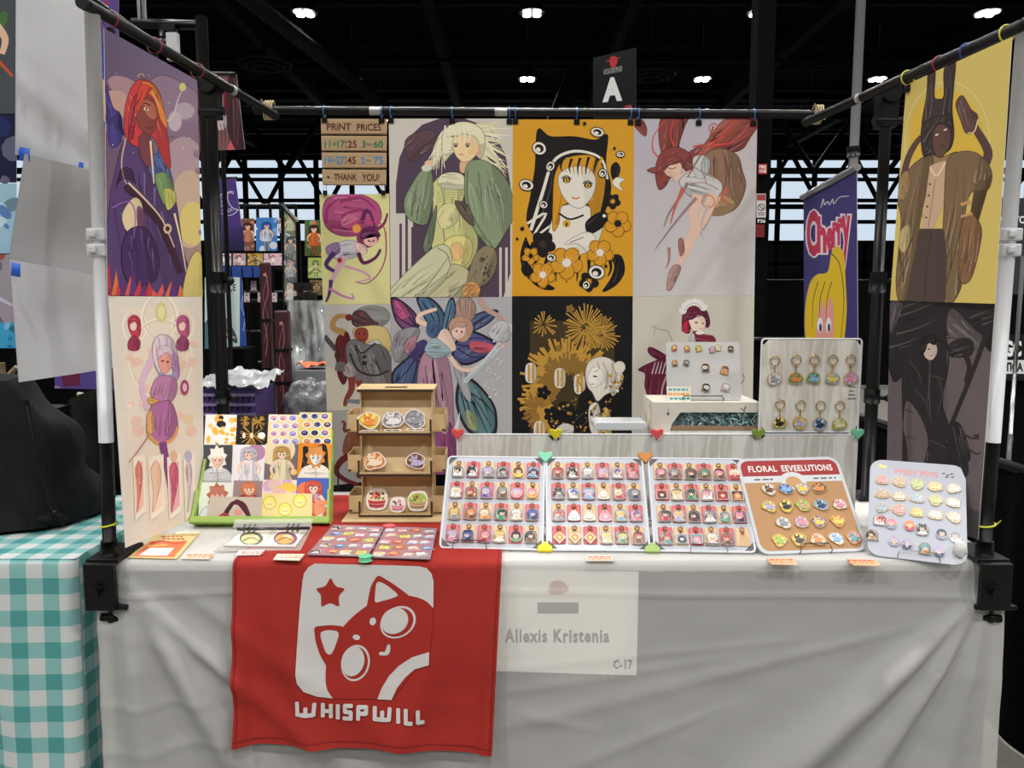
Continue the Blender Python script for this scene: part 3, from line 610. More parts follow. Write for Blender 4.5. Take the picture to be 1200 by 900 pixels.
for (a_, b_, w0, w1, amp) in [((160, 690), (300, 900), .03, .06, .05), ((175, 700), (420, 900), .02, .035, .042), ((215, 690), (520, 890), .02, .05, .022), ((150, 700), (190, 900), .03, .06, .045),
                              ((1140, 700), (905, 905), .012, .07, .05), ((1142, 705), (1000, 910), .012, .05, .045), ((1150, 710), (1090, 905), .02, .05, .03),
                              ((1080, 730), (830, 790), .01, .02, .005), ((900, 760), (640, 800), .01, .014, .003), ((860, 820), (700, 880), .01, .02, .004), ((960, 745), (800, 760), .01, .012, .003), ((700, 850), (600, 830), .01, .02, .003)]:
    FOLDS.append((*XZ(*a_), *XZ(*b_), w0, w1, amp))
def cloth_d(x, z, fine=1):
    """how far the cloth stands out in front of the table edge"""
    h = ZT-z; d = 0
    for f in FOLDS: d += seg_fold(x, z, *f)
    e = min(1, max(0, (x-FX0+.03)/.06))*min(1, max(0, (FX1+.03-x)/.06)); d *= 1-.7*e
    d *= min(1, max(0, (h-.02)/.1))
    d += fine*.006*math.exp(-((h-.083-.006*math.sin(x*3)-.012*x*x)/.006)**2)             # ironed crease below the edge
    d += fine*.003*math.exp(-((x-.27)/.004)**2)*min(1, h*5)                                # vertical crease
    d += .006*(1+noise.noise(V3((x*3, z*3, 0))))*min(1, h*4)+fine*.003*noise.noise(V3((x*9+z*4, z*13-x*4, 5)))*min(1, h*8)
    d += .02*h*(1+.5*math.sin(x*5))
    return d+.004
def make_cloth(x0, x1, yf, yb, zt, zb, dfn, name, m_, top_fn=None, nx=220, nz=70, sides=True, r=.014, rc_=.02, **kw):
    mb = MB(); uv = []
    # perimeter path: left side back->front, front, right side front->back
    path = []
    if sides:
        for k in range(24): path.append(('l', k/23))
    for k in range(nx+1): path.append(('f', k/nx))
    if sides:
        for k in range(24): path.append(('r', k/23))
    zs = [0, .25, .5, .75, 1]+[2+k for k in range(nz)]
    n = len(path); base = 0
    for j, q in enumerate(zs):
        if q <= 1: a = q*math.pi/2; out = r*math.sin(a)-r; z = zt-r+r*math.cos(a)
        else: out = 0; z = zt-r-(zt-r-zb)*((q-1)/nz)
        for sd, u in path:
            if sd == 'f':
                x = x0+(x1-x0)*u; y = yf-out-(dfn(x, z) if q > 1 else dfn(x, zt-r)*q)
                e = min(1, min(x-x0, x1-x)/.03); y += rc_*(1-math.sqrt(max(0, 1-(1-e)**2))) if sides else 0
                p = V3((x, y, z)); uv.append((x, -(zt-z)-yf+ (0 if q > 1 else 0)))
            else:
                y = yb+(yf+rc_-yb)*u if sd == 'l' else yf+rc_+(yb-yf-rc_)*u
                w = .012*math.sin(y*17+z*2)*(zt-z)*1.6+.006*noise.noise(V3((y*6, z*5, 9)))
                x = (x0-out-w if sd == 'l' else x1+out+w)
                p = V3((x, y, z)); uv.append((y, -(zt-z)))
            mb.v.append(p); mb.c.append(None)
    for j in range(len(zs)-1):
        for i in range(n-1): mb.f.append([j*n+i, j*n+i+1, (j+1)*n+i+1, (j+1)*n+i]); mb.sm.append(True)
    # top
    b0 = len(mb.v); NX, NY = 120, 30
    for j in range(NY+1):
        for i in range(NX+1):
            x = x0+r*.4+(x1-x0-r*.8)*i/NX; y = yf+r*.4+(yb-yf-r*.4)*j/NY
            h = top_fn(x, y) if top_fn else 0
            ed = min(1, min((x-x0), (x1-x), (y-yf))/.05); mb.v.append(V3((x, y, zt+h*ed))); mb.c.append(None); uv.append((x, -y))
    for j in range(NY):
        for i in range(NX): k = b0+j*(NX+1)+i; mb.f.append([k, k+1, k+NX+2, k+NX+1]); mb.sm.append(True)
    o = build(mb, name, m_, **kw)
    ul = o.data.uv_layers.new(name='UVMap')
    for li, l in enumerate(o.data.loops): ul.data[li].uv = uv[l.vertex_index]
    return o
# thin white polyester: a little light passes, so what lies right behind shows through
CL = mat('white_table_cloth', (230, 229, 226), .62, noise_amt=.02, nscale=5, bump=.12, bscale=35, spec=.3)
nt = CL.node_tree; out = nt.nodes['Material Output']; tr_ = nt.nodes.new('ShaderNodeBsdfTransparent'); mx = nt.nodes.new('ShaderNodeMixShader'); mx.inputs[0].default_value = .5
nt.links.new(nt.nodes['Principled BSDF'].outputs[0], mx.inputs[1]); nt.links.new(tr_.outputs[0], mx.inputs[2]); nt.links.new(mx.outputs[0], out.inputs['Surface'])
make_cloth(X0, X1, YF, YB, .7405, .008, cloth_d, 'table_cloth', CL, lambda x, y: .0006*noise.noise(V3((x*9, y*9, 3))), nx=300, nz=84, label='long white polyester cloth draped over the main table', cat='tablecloth')
# paper sign showing through the cloth
def papersign(a):
    a.blob([(645, 684), (652, 680), (662, 683), (666, 692), (655, 697), (643, 694)], (200, 150, 150)); a.rect(630, 706, 678, 719, (95, 95, 97))
    a.text('Allexis Kristenia', 591.5, 737, 714, 753, (30, 30, 34), .03, space=1.16); a.text('C-17', 719, 773, 741, 784, (30, 30, 34), .03, space=1.16)
poster('paper_sign', [(566, 667), (748.5, 670), (746, 791.5), (566, 786)], 2.058, 'paper name sign showing faintly through the white tablecloth', papersign, 'sign', bg=(250, 248, 240), material=mat('white_sign_paper', (250, 248, 240), .6), eps=.0002, rich=False)
# red flag
def flag_y(x, z):
    h = ZT-z; u = (x-FX0)/(FX1-FX0)
    d = cloth_d(x, z, 0)+.012+.010*min(1, h*6)+.045*h*h
    d += min(1, h*4)*(.012*math.exp(-((u-.12-.35*h)/.05)**2)+.016*h*math.exp(-((u-.78+.5*(h-.2))/.07)**2)*2+.01*math.exp(-((u-.03)/.03)**2)+.012*math.exp(-((u-.97)/.03)**2))
    d += .006*math.sin(u*9+h*8)*h*2+.004*noise.noise(V3((x*5, z*6, 2)))
    return YF-d
def fx(x, h): return x-(.02*h if x < (FX0+FX1)/2 else .05*h)*abs((x-(FX0+FX1)/2)/((FX1-FX0)/2)) * (1 if x > (FX0+FX1)/2 else -.3)
mb = MB(); NU, NR = 110, 130; rr = .016
def flagpt(u, s):
    """s runs from the back edge (0) over the table edge to the bottom (1)"""
    x = FX0+(FX1-FX0)*u; zb = ZB0+(ZB1-ZB0)*u; L1 = FB-YF; La = rr*math.pi/2; L2 = ZT-zb; L = L1+La+L2; q = s*L
    if q < L1: return V3((x, FB-q, ZT+.0045+.0016*max(0, noise.noise(V3((x*9, q*9, 8))))))
    if q < L1+La:
        a = (q-L1)/rr; yy = flag_y(x, ZT-rr)
        k = math.sin(a); return V3((x, YF+(yy-YF)*k, ZT+.0045-(rr+.0045)*(1-math.cos(a))))
    z = ZT-rr-(q-L1-La)*(ZT-rr-zb)/L2; return V3((fx(x, ZT-z), flag_y(x, z), z))
mb.grid(flagpt, NU, NR)
RED = mat('red_flag_cloth', (166, 47, 40), .75, noise_amt=.05, nscale=8, bump=.1, bscale=120, spec=.2)
flag = build(mb, 'shop_flag', RED, label='red cloth flag with white cat-face emblem hanging over the table front', cat='flag')
m = MB()
for e in (.012, .988): m.tube([flagpt(e, .40+.6*k/60)+V3((0, -.0015, .0006)) for k in range(61)], .0011, 5)
m.tube([flagpt(k/60, .985)+V3((0, -.0015, 0)) for k in range(61)], .0011, 5)
build(m, 'hem_stitching', mat('dark_red_stitch', (132, 30, 28), .8), flag)
def L_(cx, cy): p = P(230+cx/3, 600+cy/3, 2.005); return (p.x, p.z)
bm_shapes = []
def emb(pts, white, k, smooth=True, n=6): bm_shapes.append(([L_(*p) for p in (catmull(pts, True, n) if smooth else pts)], white, k))
def poly_rr(pts, r):   # rounded polygon in crop coordinates
    out = []
    for i, p in enumerate(pts):
        a = pts[i-1]; b = pts[(i+1) % len(pts)]
        def tow(q, d=r): l = math.hypot(q[0]-p[0], q[1]-p[1]); d = min(d, l*.45); return (p[0]+(q[0]-p[0])*d/l, p[1]+(q[1]-p[1])*d/l)
        s_, e_ = tow(a), tow(b)
        for k in range(6):
            t = k/5; out.append(((1-t)**2*s_[0]+2*t*(1-t)*p[0]+t*t*e_[0], (1-t)**2*s_[1]+2*t*(1-t)*p[1]+t*t*e_[1]))
    return out
# white rounded plate with the cat's outline cut out of it
plate_full = [(640, 648), (485, 645), (430, 640), (385, 620), (362, 590), (357, 560), (357, 480), (363, 330), (370, 245), (374, 222), (390, 200), (412, 188), (600, 192), (780, 198), (808, 204), (826, 224), (833, 250), (833, 340), (826, 450), (821, 490), (760, 560), (690, 648)]
cat_head = catmull([(833, 338), (800, 312), (745, 298), (700, 296), (650, 305), (600, 332), (555, 365), (517, 403), (480, 450), (462, 510), (457, 570), (464, 612), (485, 645)], False, 5)+[(640, 648), (690, 648), (760, 560), (821, 490), (826, 450), (833, 342)]
ears = [[(596, 345), (603, 305), (612, 262), (636, 226), (690, 258), (750, 300), (690, 330)], [(520, 402), (470, 397), (414, 402), (420, 452), (436, 500), (464, 546), (510, 450)]]
bm_shapes.append(([L_(*p) for p in plate_full], 1, 0)); bm_shapes.append(([L_(*p) for p in cat_head], 0, .6))
for er in ears: bm_shapes.append(([L_(*p) for p in poly_rr(er, 14)], 0, .8))
star = []
for k in range(10):
    a = math.radians(-90+36*k); r = 58 if k % 2 == 0 else 30; star.append((469+r*math.cos(a)*.98, 291+r*math.sin(a)))
bm_shapes.append(([L_(*p) for p in poly_rr(star, 12)], 0, .9))
emb([(632, 255), (650, 254), (680, 272), (706, 296), (690, 306), (655, 316), (628, 320), (627, 290)], 1, 1)
emb([(442, 420), (470, 415), (500, 424), (492, 462), (476, 496), (458, 492), (445, 460), (438, 435)], 1, 1)
def ell_(cx, cy, rx, ry, w, k, rot=0): bm_shapes.append(([L_(cx+rx*math.cos(t)*math.cos(rot)-ry*math.sin(t)*math.sin(rot), cy+rx*math.cos(t)*math.sin(rot)+ry*math.sin(t)*math.cos(rot)) for t in [2*math.pi*i/40 for i in range(40)]], w, k))
for (cx, cy, rx, ry, ix, iy, irx, iry, rot) in ((709, 388, 66, 51, 697, 383, 50, 43, -.5), (561, 527, 50, 62, 552, 521, 40, 52, .25)):
    ell_(cx, cy, rx, ry, 1, 1, rot); ell_(cx-1, cy, rx*.88, ry*.88, 0, 2, rot); ell_(ix, iy, irx, iry*.98, 1, 3, rot)
ell_(620, 386, 11, 13, 1, 1, .2); ell_(563, 440, 13, 9, 1, 1, .2)
emb([(671, 470), (677, 463), (683, 470), (681, 490), (672, 500), (650, 501), (643, 496), (648, 489), (664, 488)], 1, 1)
bm_shapes.append(([L_(*p) for p in [(640, 648), (655, 610), (680, 570), (715, 535), (760, 505), (821, 484), (820, 528), (770, 545), (735, 575), (708, 610), (690, 650)]], 1, 1))
# lettering as round strokes
def stroke(pts, w=14):
    for a, b in zip(pts, pts[1:]):
        dx, dy = b[0]-a[0], b[1]-a[1]; l = math.hypot(dx, dy); nx_, ny_ = -dy/l*w/2, dx/l*w/2; ex, ey = dx/l*w*.35, dy/l*w*.35
        bm_shapes.append(([L_(*p) for p in poly_rr([(a[0]-ex+nx_, a[1]-ey+ny_), (b[0]+ex+nx_, b[1]+ey+ny_), (b[0]+ex-nx_, b[1]+ey-ny_), (a[0]-ex-nx_, a[1]-ey-ny_)], 5)], 1, 1+len(bm_shapes) % 3))
for s_ in ([(362, 657), (364, 697), (391, 700), (418, 700), (421, 664)], [(391, 678), (391, 700)], [(450, 665), (450, 706)], [(450, 688), (478, 689)], [(478, 668), (478, 709)], [(503, 668), (503, 712)],
           [(551, 668), (528, 668), (528, 689), (549, 690), (549, 712), (525, 712)], [(575, 712), (575, 672), (602, 673), (602, 694), (580, 694)],
           [(632, 674), (633, 712), (658, 714), (682, 714), (684, 678)], [(658, 690), (658, 714)], [(714, 680), (715, 720)], [(741, 680), (742, 723), (760, 724)], [(783, 684), (784, 722), (801, 721)]): stroke(s_)
eb = MB()
for pts, white, k in bm_shapes:
    bm = bmesh.new(); vs = [bm.verts.new((p[0], 0, p[1])) for p in pts]; bm.faces.new(vs)
    bmesh.ops.triangulate(bm, faces=bm.faces[:], ngon_method='EAR_CLIP')
    x_a, x_b = min(p[0] for p in pts), max(p[0] for p in pts); z_a, z_b = min(p[1] for p in pts), max(p[1] for p in pts); g = .006
    for ax, lo, hi in ((0, x_a, x_b), (2, z_a, z_b)):
        q = math.floor(lo/g)*g
        while q < hi:
            if q > lo:
                co = V3((0, 0, 0)); co[ax] = q; no = V3((0, 0, 0)); no[ax] = 1
                bmesh.ops.bisect_plane(bm, geom=bm.verts[:]+bm.edges[:]+bm.faces[:], plane_co=co, plane_no=no)
            q += g
    bm.verts.index_update()
    eb.add([V3((v.co.x, flag_y(v.co.x, v.co.z)-.003-.0008*k, v.co.z)) for v in bm.verts], [[v.index for v in f.verts] for f in bm.faces], (212, 209, 206) if white else (166, 47, 40), True); bm.free()
build(eb, 'printed_emblem', print_mat('flag_print', .75, spec=.2), flag)
# ================================================================== neighbour's checked table
GN = bpy.data.materials.new('teal_gingham'); GN.use_nodes = True; nt = GN.node_tree; b = nt.nodes['Principled BSDF']; b.inputs['Roughness'].default_value = .6; b.inputs['Specular IOR Level'].default_value = .3
tc = nt.nodes.new('ShaderNodeTexCoord'); sp = nt.nodes.new('ShaderNodeSeparateXYZ'); nt.links.new(tc.outputs['UV'], sp.inputs[0]); st = []
def mth(op, a, bb=None):
    n = nt.nodes.new('ShaderNodeMath'); n.operation = op
    for i, q in enumerate((a, bb)):
        if q is None: continue
        if isinstance(q, (int, float)): n.inputs[i].default_value = q
        else: nt.links.new(q, n.inputs[i])
    return n.outputs[0]
for ax in (0, 1): st.append(mth('GREATER_THAN', mth('FRACT', mth('MULTIPLY', mth('ADD', sp.outputs[ax], 10.02), 1/.088)), .5))
rm = nt.nodes.new('ShaderNodeValToRGB'); rm.color_ramp.interpolation = 'CONSTANT'; e = rm.color_ramp.elements
e[0].color = lin((204, 207, 206)); e[1].position = .4; e[1].color = lin((134, 184, 182)); e2 = rm.color_ramp.elements.new(.8); e2.color = lin((78, 150, 148))
nt.links.new(mth('MULTIPLY', mth('ADD', st[0], st[1]), .5), rm.inputs[0]); nt.links.new(rm.outputs[0], b.inputs['Base Color'])
t = empty('folding_table', (-2, 2.4, 0), 'neighbouring table under the teal checked cloth', 'table')
m = MB(); rectm(-3.3, -1.2, 2.1, 2.72, .7, .735, m); build(m, 'tabletop', TW, t)
for x in (-3.1, -1.35):
    for y in (2.16, 2.66): m = MB(); m.cyl((x, y, 0), (x, y, .7), .016); build(m, 'leg', BLACKM, t)
def ging_d(x, z):
    h = .74-z; return .004+.03*h*(1+math.sin(x*14+z*1.5))+.012*h*math.sin(x*31)+.003*noise.noise(V3((x*8, z*8, 1)))
make_cloth(-3.4, -1.175, 2.05, 2.74, .742, .01, ging_d, 'checked_cloth', GN, lambda x, y: .006*max(0, noise.noise(V3((x*5, y*7, 6)))), nx=140, nz=30, label='teal and white checked cloth on the neighbouring table', cat='tablecloth')
# black bag on it
BAGM = mat('black_canvas_bag', (15, 16, 19), .75, noise_amt=.25, nscale=9, bump=.6, bscale=12, spec=.25)
t = empty('canvas_bag', (-1.75, 2.4, .745), 'large slumped black canvas bag on the checked table', 'bag')
m = MB()
def bagp(u, v):
    a = u*2*math.pi; w = .42*(1-.28*v**1.5)+.03*math.sin(3*a+4*v); dpt = .2*(1-.3*v)
    x = -1.76+w*math.copysign(abs(math.cos(a))**.6, math.cos(a)); y = 2.44+dpt*math.copysign(abs(math.sin(a))**.6, math.sin(a))
    n_ = noise.noise(V3((math.cos(a)*2, math.sin(a)*2, v*4)))
    return V3((x+.035*n_-.06*v, y+.03*n_, .755+.44*v))
m.grid(bagp, 60, 26); n0 = len(m.v); m.add([bagp(k/60, 1) for k in range(60)], [list(range(60))]); build(m, 'body', BAGM, t)
m = MB(); m.ball(T(50, 606, .775), .06, (1.3, .8, .55), 24, 12, disp=lambda d: 1+.3*noise.noise(d*3)); build(m, 'flap', BAGM, t)
m = MB(); m.tube(catmull([tuple(P(30, 470, 2.22)), tuple(P(40, 520, 2.2)), tuple(P(55, 570, 2.2)), tuple(P(64, 600, 2.2))], False), .008, 6); build(m, 'strap', BLACKP, t)
# ================================================================== backdrop stands
def pole_stand(bx, by, top, label, lean):
    """clamped pole: black clamp on the table edge, black lower tube, white upper tube"""
    t = empty('clamp_pole', (bx, by, ZT), label, 'pole', 'front clamp poles')
    b = V3((bx, by, ZT)); tp = V3(top); ax = lambda z: b+(tp-b)*((z-ZT)/(tp.z-ZT))
    m = MB(); m.cyl(b+V3((0, 0, .012)), ax(1.06), .0175, seg=18); build(m, 'lower_tube', BLACKP, t)
    m = MB(); m.cyl(b, b+V3((0, 0, .05)), .024, .021, seg=18); build(m, 'socket', BLACKP, t)
    m = MB(); m.cyl(ax(1.06), tp, .0185, seg=18); build(m, 'upper_tube', WHITEP, t)
    m = MB()
    for z in (1.565, 1.605): c = ax(z); m.box(c, (.05, .044, .032)); m.box(c+V3((-.006, -.026, .001)), (.02, .012, .018))
    build(m, 'height_clip', WHITEP, t, bevel=.004)
    m = MB(); m.box(b+V3((0, .03, .006)), (.085, .15, .012)); build(m, 'clamp_plate', BLACKP, t, bevel=.002)
    m = MB(); m.box((bx, by-.055, ZT-.058), (.08, .02, .128)); build(m, 'clamp_face', BLACKP, t, bevel=.003)
    m = MB(); m.box((bx+.01, by+.01, ZT-.118), (.11, .13, .012)); build(m, 'clamp_jaw', BLACKP, t, bevel=.003)
    m = MB(); m.cyl((bx+.01, by-.03, ZT-.118), (bx+.01, by-.03, ZT-.16), .007); m.cyl((bx-.016, by-.03, ZT-.152), (bx+.036, by-.03, ZT-.157), .011, seg=10); m.ball((bx+.01, by-.03, ZT-.155), .014); build(m, 'clamp_knob', BLACKP, t)
    m = MB(); m.cyl((bx-.008, by-.062, ZT-.065), (bx-.008, by-.085, ZT-.065), .016, seg=8); build(m, 'clamp_bolt', BLACKP, t)
    m = MB(); c = ax(.835); m.tube([c+V3((.0205*math.cos(k*.35), .0205*math.sin(k*.35), .004*math.cos(k*.35))) for k in range(18)], .0028, 6, True); m.cyl(c+V3((.018, -.008, 0)), c+V3((.03, -.014, .016)), .002, seg=5); build(m, 'elastic_band', mat('yellow_elastic', (205, 210, 60), .5), t)
    return t
pb = P(129, 654, 2.06); ptop = P(108, 12, 2.075); pole_stand(pb.x, 2.06, ptop, 'white-over-black clamp pole at the left front table corner', 0)
pb2 = P(1153, 655, 2.06); ptop2 = P(1200, 36, 2.075); pole_stand(pb2.x, 2.06, ptop2, 'white-over-black clamp pole at the right front table corner', 0)
def rear_stand(px, Y, pytop, label):
    t = empty('rear_stand', (P(px, pytop, Y).x, Y, ZT), label, 'pole', 'rear clamp poles'); tp = P(px, pytop, Y); b = V3((tp.x, Y, ZT))
    m = MB(); m.cyl(b, V3((tp.x, Y, 1.5)), .021, seg=16); build(m, 'lower_tube', BLACKM, t)
    m = MB(); m.cyl(V3((tp.x, Y, 1.5)), tp, .018, seg=16); build(m, 'upper_tube', BLACKM, t)
    m = MB(); m.cyl((tp.x, Y, 1.46), (tp.x, Y, 1.53), .027, seg=16); m.cyl((tp.x, Y, 1.5), (tp.x+.05, Y-.02, 1.5), .008); m.ball((tp.x+.05, Y-.02, 1.5), .013); build(m, 'height_lock', BLACKP, t)
    m = MB(); m.cyl((tp.x, Y, 1.08), (tp.x, Y, 1.13), .026, seg=16); m.cyl((tp.x, Y, 1.1), (tp.x+.045, Y-.02, 1.1), .008); m.ball((tp.x+.045, Y-.02, 1.1), .013); build(m, 'lower_lock', BLACKP, t)
    m = MB(); m.box(tp+V3((0, 0, -.06)), (.06, .06, .14)); m.cyl(tp+V3((0, -.04, -.02)), tp+V3((0, .04, -.02)), .03, seg=12); m.cyl(tp+V3((-.05, -.02, -.11)), tp+V3((.05, -.02, -.11)), .012, seg=8); build(m, 'bar_bracket', BLACKP, t, bevel=.004)
    m = MB(); m.box(b+V3((0, .02, .006)), (.09, .12, .012)); m.box(b+V3((0, .07, -.05)), (.08, .02, .12)); build(m, 'table_clamp', BLACKP, t, bevel=.002)
    return t
rear_stand(246, 2.7, 92, 'black rear pole between the left posters and the stall behind'); rear_stand(1040, 2.7, 103, 'black rear pole behind the right yellow and dark posters')
def bar(a, b, name, label, tapes=()):
    t = empty(name, a, label, 'bar', 'backdrop bars'); m = MB(); m.cyl(a, b, .0155, seg=16); build(m, 'tube', BLACKM, t)
    for f in tapes: m = MB(); p = a+(b-a)*f; q = a+(b-a)*(f+.022); m.cyl(p, q, .0163, seg=16); build(m, 'silver_sleeve', mat('silver_tape', (190, 190, 190), .3, .6), t)
    for p in (a, b): m = MB(); d = (b-a).normalized(); m.cyl(p-d*.008, p+d*.008, .0175, seg=16); build(m, 'end_cap', BLACKP, t)
    return t
LA, LB = P(98, 3, 2.03), P(322, 135, 3.07); RA, RB = P(1206, 26, 2.03), P(945, 143, 3.07)
bar(LA, LB, 'wing_bar', 'black bar running back along the top of the left posters', (.68,)); bar(RA, RB, 'wing_bar', 'black bar running back along the top of the right posters', (.66,))
CBZ = P(600, 131, 3.1).z; CA, CB = P(300, 129, 3.1), P(966, 134, 3.1)
bar(CA, CB, 'cross_bar', 'long black bar across the back carrying the row of posters', (.2, .42))
def knot(px, py, lb):
    t = MB(); c = P(px, py, 3.085)
    for k in range(4): o_ = V3((-.012+.009*k, 0, 0)); t.tube([c+o_+V3((.004*math.sin(q), -.026*math.cos(q), .034*math.sin(q)-.004)) for q in [2*math.pi*i/14 for i in range(14)]], .0032, 5, True)
    t.tube([c+V3((-.02, -.028, .03)), c+V3((0, -.034, 0)), c+V3((.02, -.028, -.028))], .003, 5); build(t, 'elastic_tie', mat('beige_elastic', (190, 172, 128), .7), label=lb, cat='tie', group='elastic ties')
knot(315, 128, 'beige elastic tie where the left bar meets the back bar'); knot(957, 133, 'beige elastic tie where the right bar meets the back bar')
def ring_clip(c, axis, colr, cname, label, r=.022):
    """split ring round a bar with a small binder clip hanging from it"""
    t = empty('ring_clip', c, label, 'clip', 'ring clips'); axis = axis.normalized(); up = V3((0, 0, 1)); sd = axis.cross(up).normalized()
    m = MB(); m.tube([c+(sd*math.cos(q)+up*math.sin(q))*r+V3((0, 0, -.004)) for q in [2*math.pi*i/18 for i in range(18)]], .0022, 6, True); build(m, 'ring', mat(cname+'_ring', colr, .35), t)
    m = MB(); d = V3((0, 0, -r-.014)); rot = Matrix((axis, -sd, up)).transposed(); m.box(c+d+sd*(-.0), (.022, .012, .02), rot); build(m, 'clip_body', BLACKP, t, bevel=.002)
    m = MB(); m.tube([c+d+axis*-.006+V3((0, 0, -.008)), c+d+axis*-.004+V3((0, 0, .014)), c+d+axis*.004+V3((0, 0, .014)), c+d+axis*.006+V3((0, 0, -.008))], .0012, 5); build(m, 'clip_lever', STEEL, t)
def on(a, b, px):
    lo, hi = 0, 1
    f = lambda t: (lambda p: 600+F*(p-CAM).x/((p-CAM).dot(FWD)))(a+(b-a)*t)
    s_ = 1 if f(1) > f(0) else -1
    for _ in range(40):
        md = (lo+hi)/2
        if (f(md)-px)*s_ < 0: lo = md
        else: hi = md
    return a+(b-a)*lo
BLU = (50, 110, 175)
for px, lb in ((380, 'at the left corner of the wooden price sign'), (447, 'at the right corner of the wooden price sign'), (458, 'at the left corner of the white-haired poster'), (530, 'at the middle of the white-haired poster'), (597, 'at the right corner of the white-haired poster'), (604, 'at the left corner of the orange poster'), (676, 'at the middle of the orange poster'), (739, 'at the right corner of the orange poster'), (748, 'at the left corner of the red-haired poster'), (819, 'at the middle of the red-haired poster'), (883, 'at the right corner of the red-haired poster')):
    ring_clip(on(CA, CB, px), CB-CA, BLU, 'blue', 'blue ring with black clip '+lb)
for px, lb in ((129, 'near front corner'), (181, 'middle'), (231, 'far corner')): ring_clip(on(LA, LB, px), LB-LA, (130, 40, 60), 'dark_red', 'dark red ring with clip at the %s of the purple poster' % lb)
for px, cc, cn, lb in ((1064, (215, 205, 60), 'yellow', 'yellow ring with clip at the far corner of the yellow poster'), (1101, (150, 40, 55), 'red', 'red ring with clip, second along the yellow poster'), (1133, (45, 75, 160), 'blue_r', 'blue ring with clip, third along the yellow poster'), (1180, (215, 205, 60), 'yellow', 'yellow ring with clip at the near corner of the yellow poster')):
    ring_clip(on(RA, RB, px), RA-RB, cc, cn, lb)
# ================================================================== white sheets at the left
WS = mat('white_sheet_paper', (212, 212, 216), .6, noise_amt=.025, nscale=7)
t_ = empty('sheet_bar', P(60, -6, 2.2), 'dark bar above the frame carrying the plain white sheets', 'bar')
m = MB(); m.cyl(V3((-1.28, 1.9, 2.34)), V3((-1.27, 3.0, 2.34)), .014); build(m, 'tube', BLACKM, t_)
for cs, lb in (([(19, -60), (112, 22), (113, 203), (18, 181)], 'top of three plain white sheets hanging left of the pole'), ([(19, 180), (126, 207), (129, 326), (16, 304)], 'middle of three plain white sheets hanging left of the pole'), ([(16, 304), (130, 325), (134, 430), (15, 448)], 'bottom of three plain white sheets hanging left of the pole')):
    i_ = 0 if 'top' in lb else 1 if 'middle' in lb else 2; dy = -.004*i_
    q = [P(cs[0][0], cs[0][1], 2.06), P(cs[1][0], cs[1][1], 2.5), P(cs[2][0], cs[2][1], 2.5), P(cs[3][0], cs[3][1], 2.06)]
    m = MB(); ex = .012*i_
    def sp_(u, v, q=q): p = (q[0]*(1-u)+q[1]*u)*(1-v)+(q[3]*(1-u)+q[2]*u)*v; return p+V3((.006*math.sin(v*5+i_)*math.sin(u*3)+(.0, .034*(1-v)-.012, .026*v-.01)[i_], 0, 0))
    m.grid(sp_, 16, 16); m.grid(lambda u, v: sp_(u, v)+V3((-.001, 0, 0)), 16, 16); build(m, 'white_sheet', WS, label=lb, cat='sheet', group='plain white sheets')
TB = mat('blue_masking_tape', (40, 95, 200), .6, noise_amt=.05)
for (x0, y0, x1, y1, Y, lb) in ((22, 172, 35, 188, 2.1, 'blue tape tab at the upper left seam of the white sheets'), (90, 189, 98, 207, 2.42, 'blue tape tab at the upper right seam of the white sheets'), (13, 307, 24, 323, 2.045, 'blue tape tab at the lower left seam of the white sheets')):
    m = MB(); m.grid(lambda u, v: P(x0+(x1-x0)*u, y0+(y1-y0)*v+2*u, Y-.02-.006*math.sin(v*3.14)), 4, 6); m.grid(lambda u, v: P(x0+(x1-x0)*u, y0+(y1-y0)*v+2*u, Y-.018-.006*math.sin(v*3.14)), 4, 6); build(m, 'tape_tab', TB, label=lb, cat='tape', group='blue tape tabs')
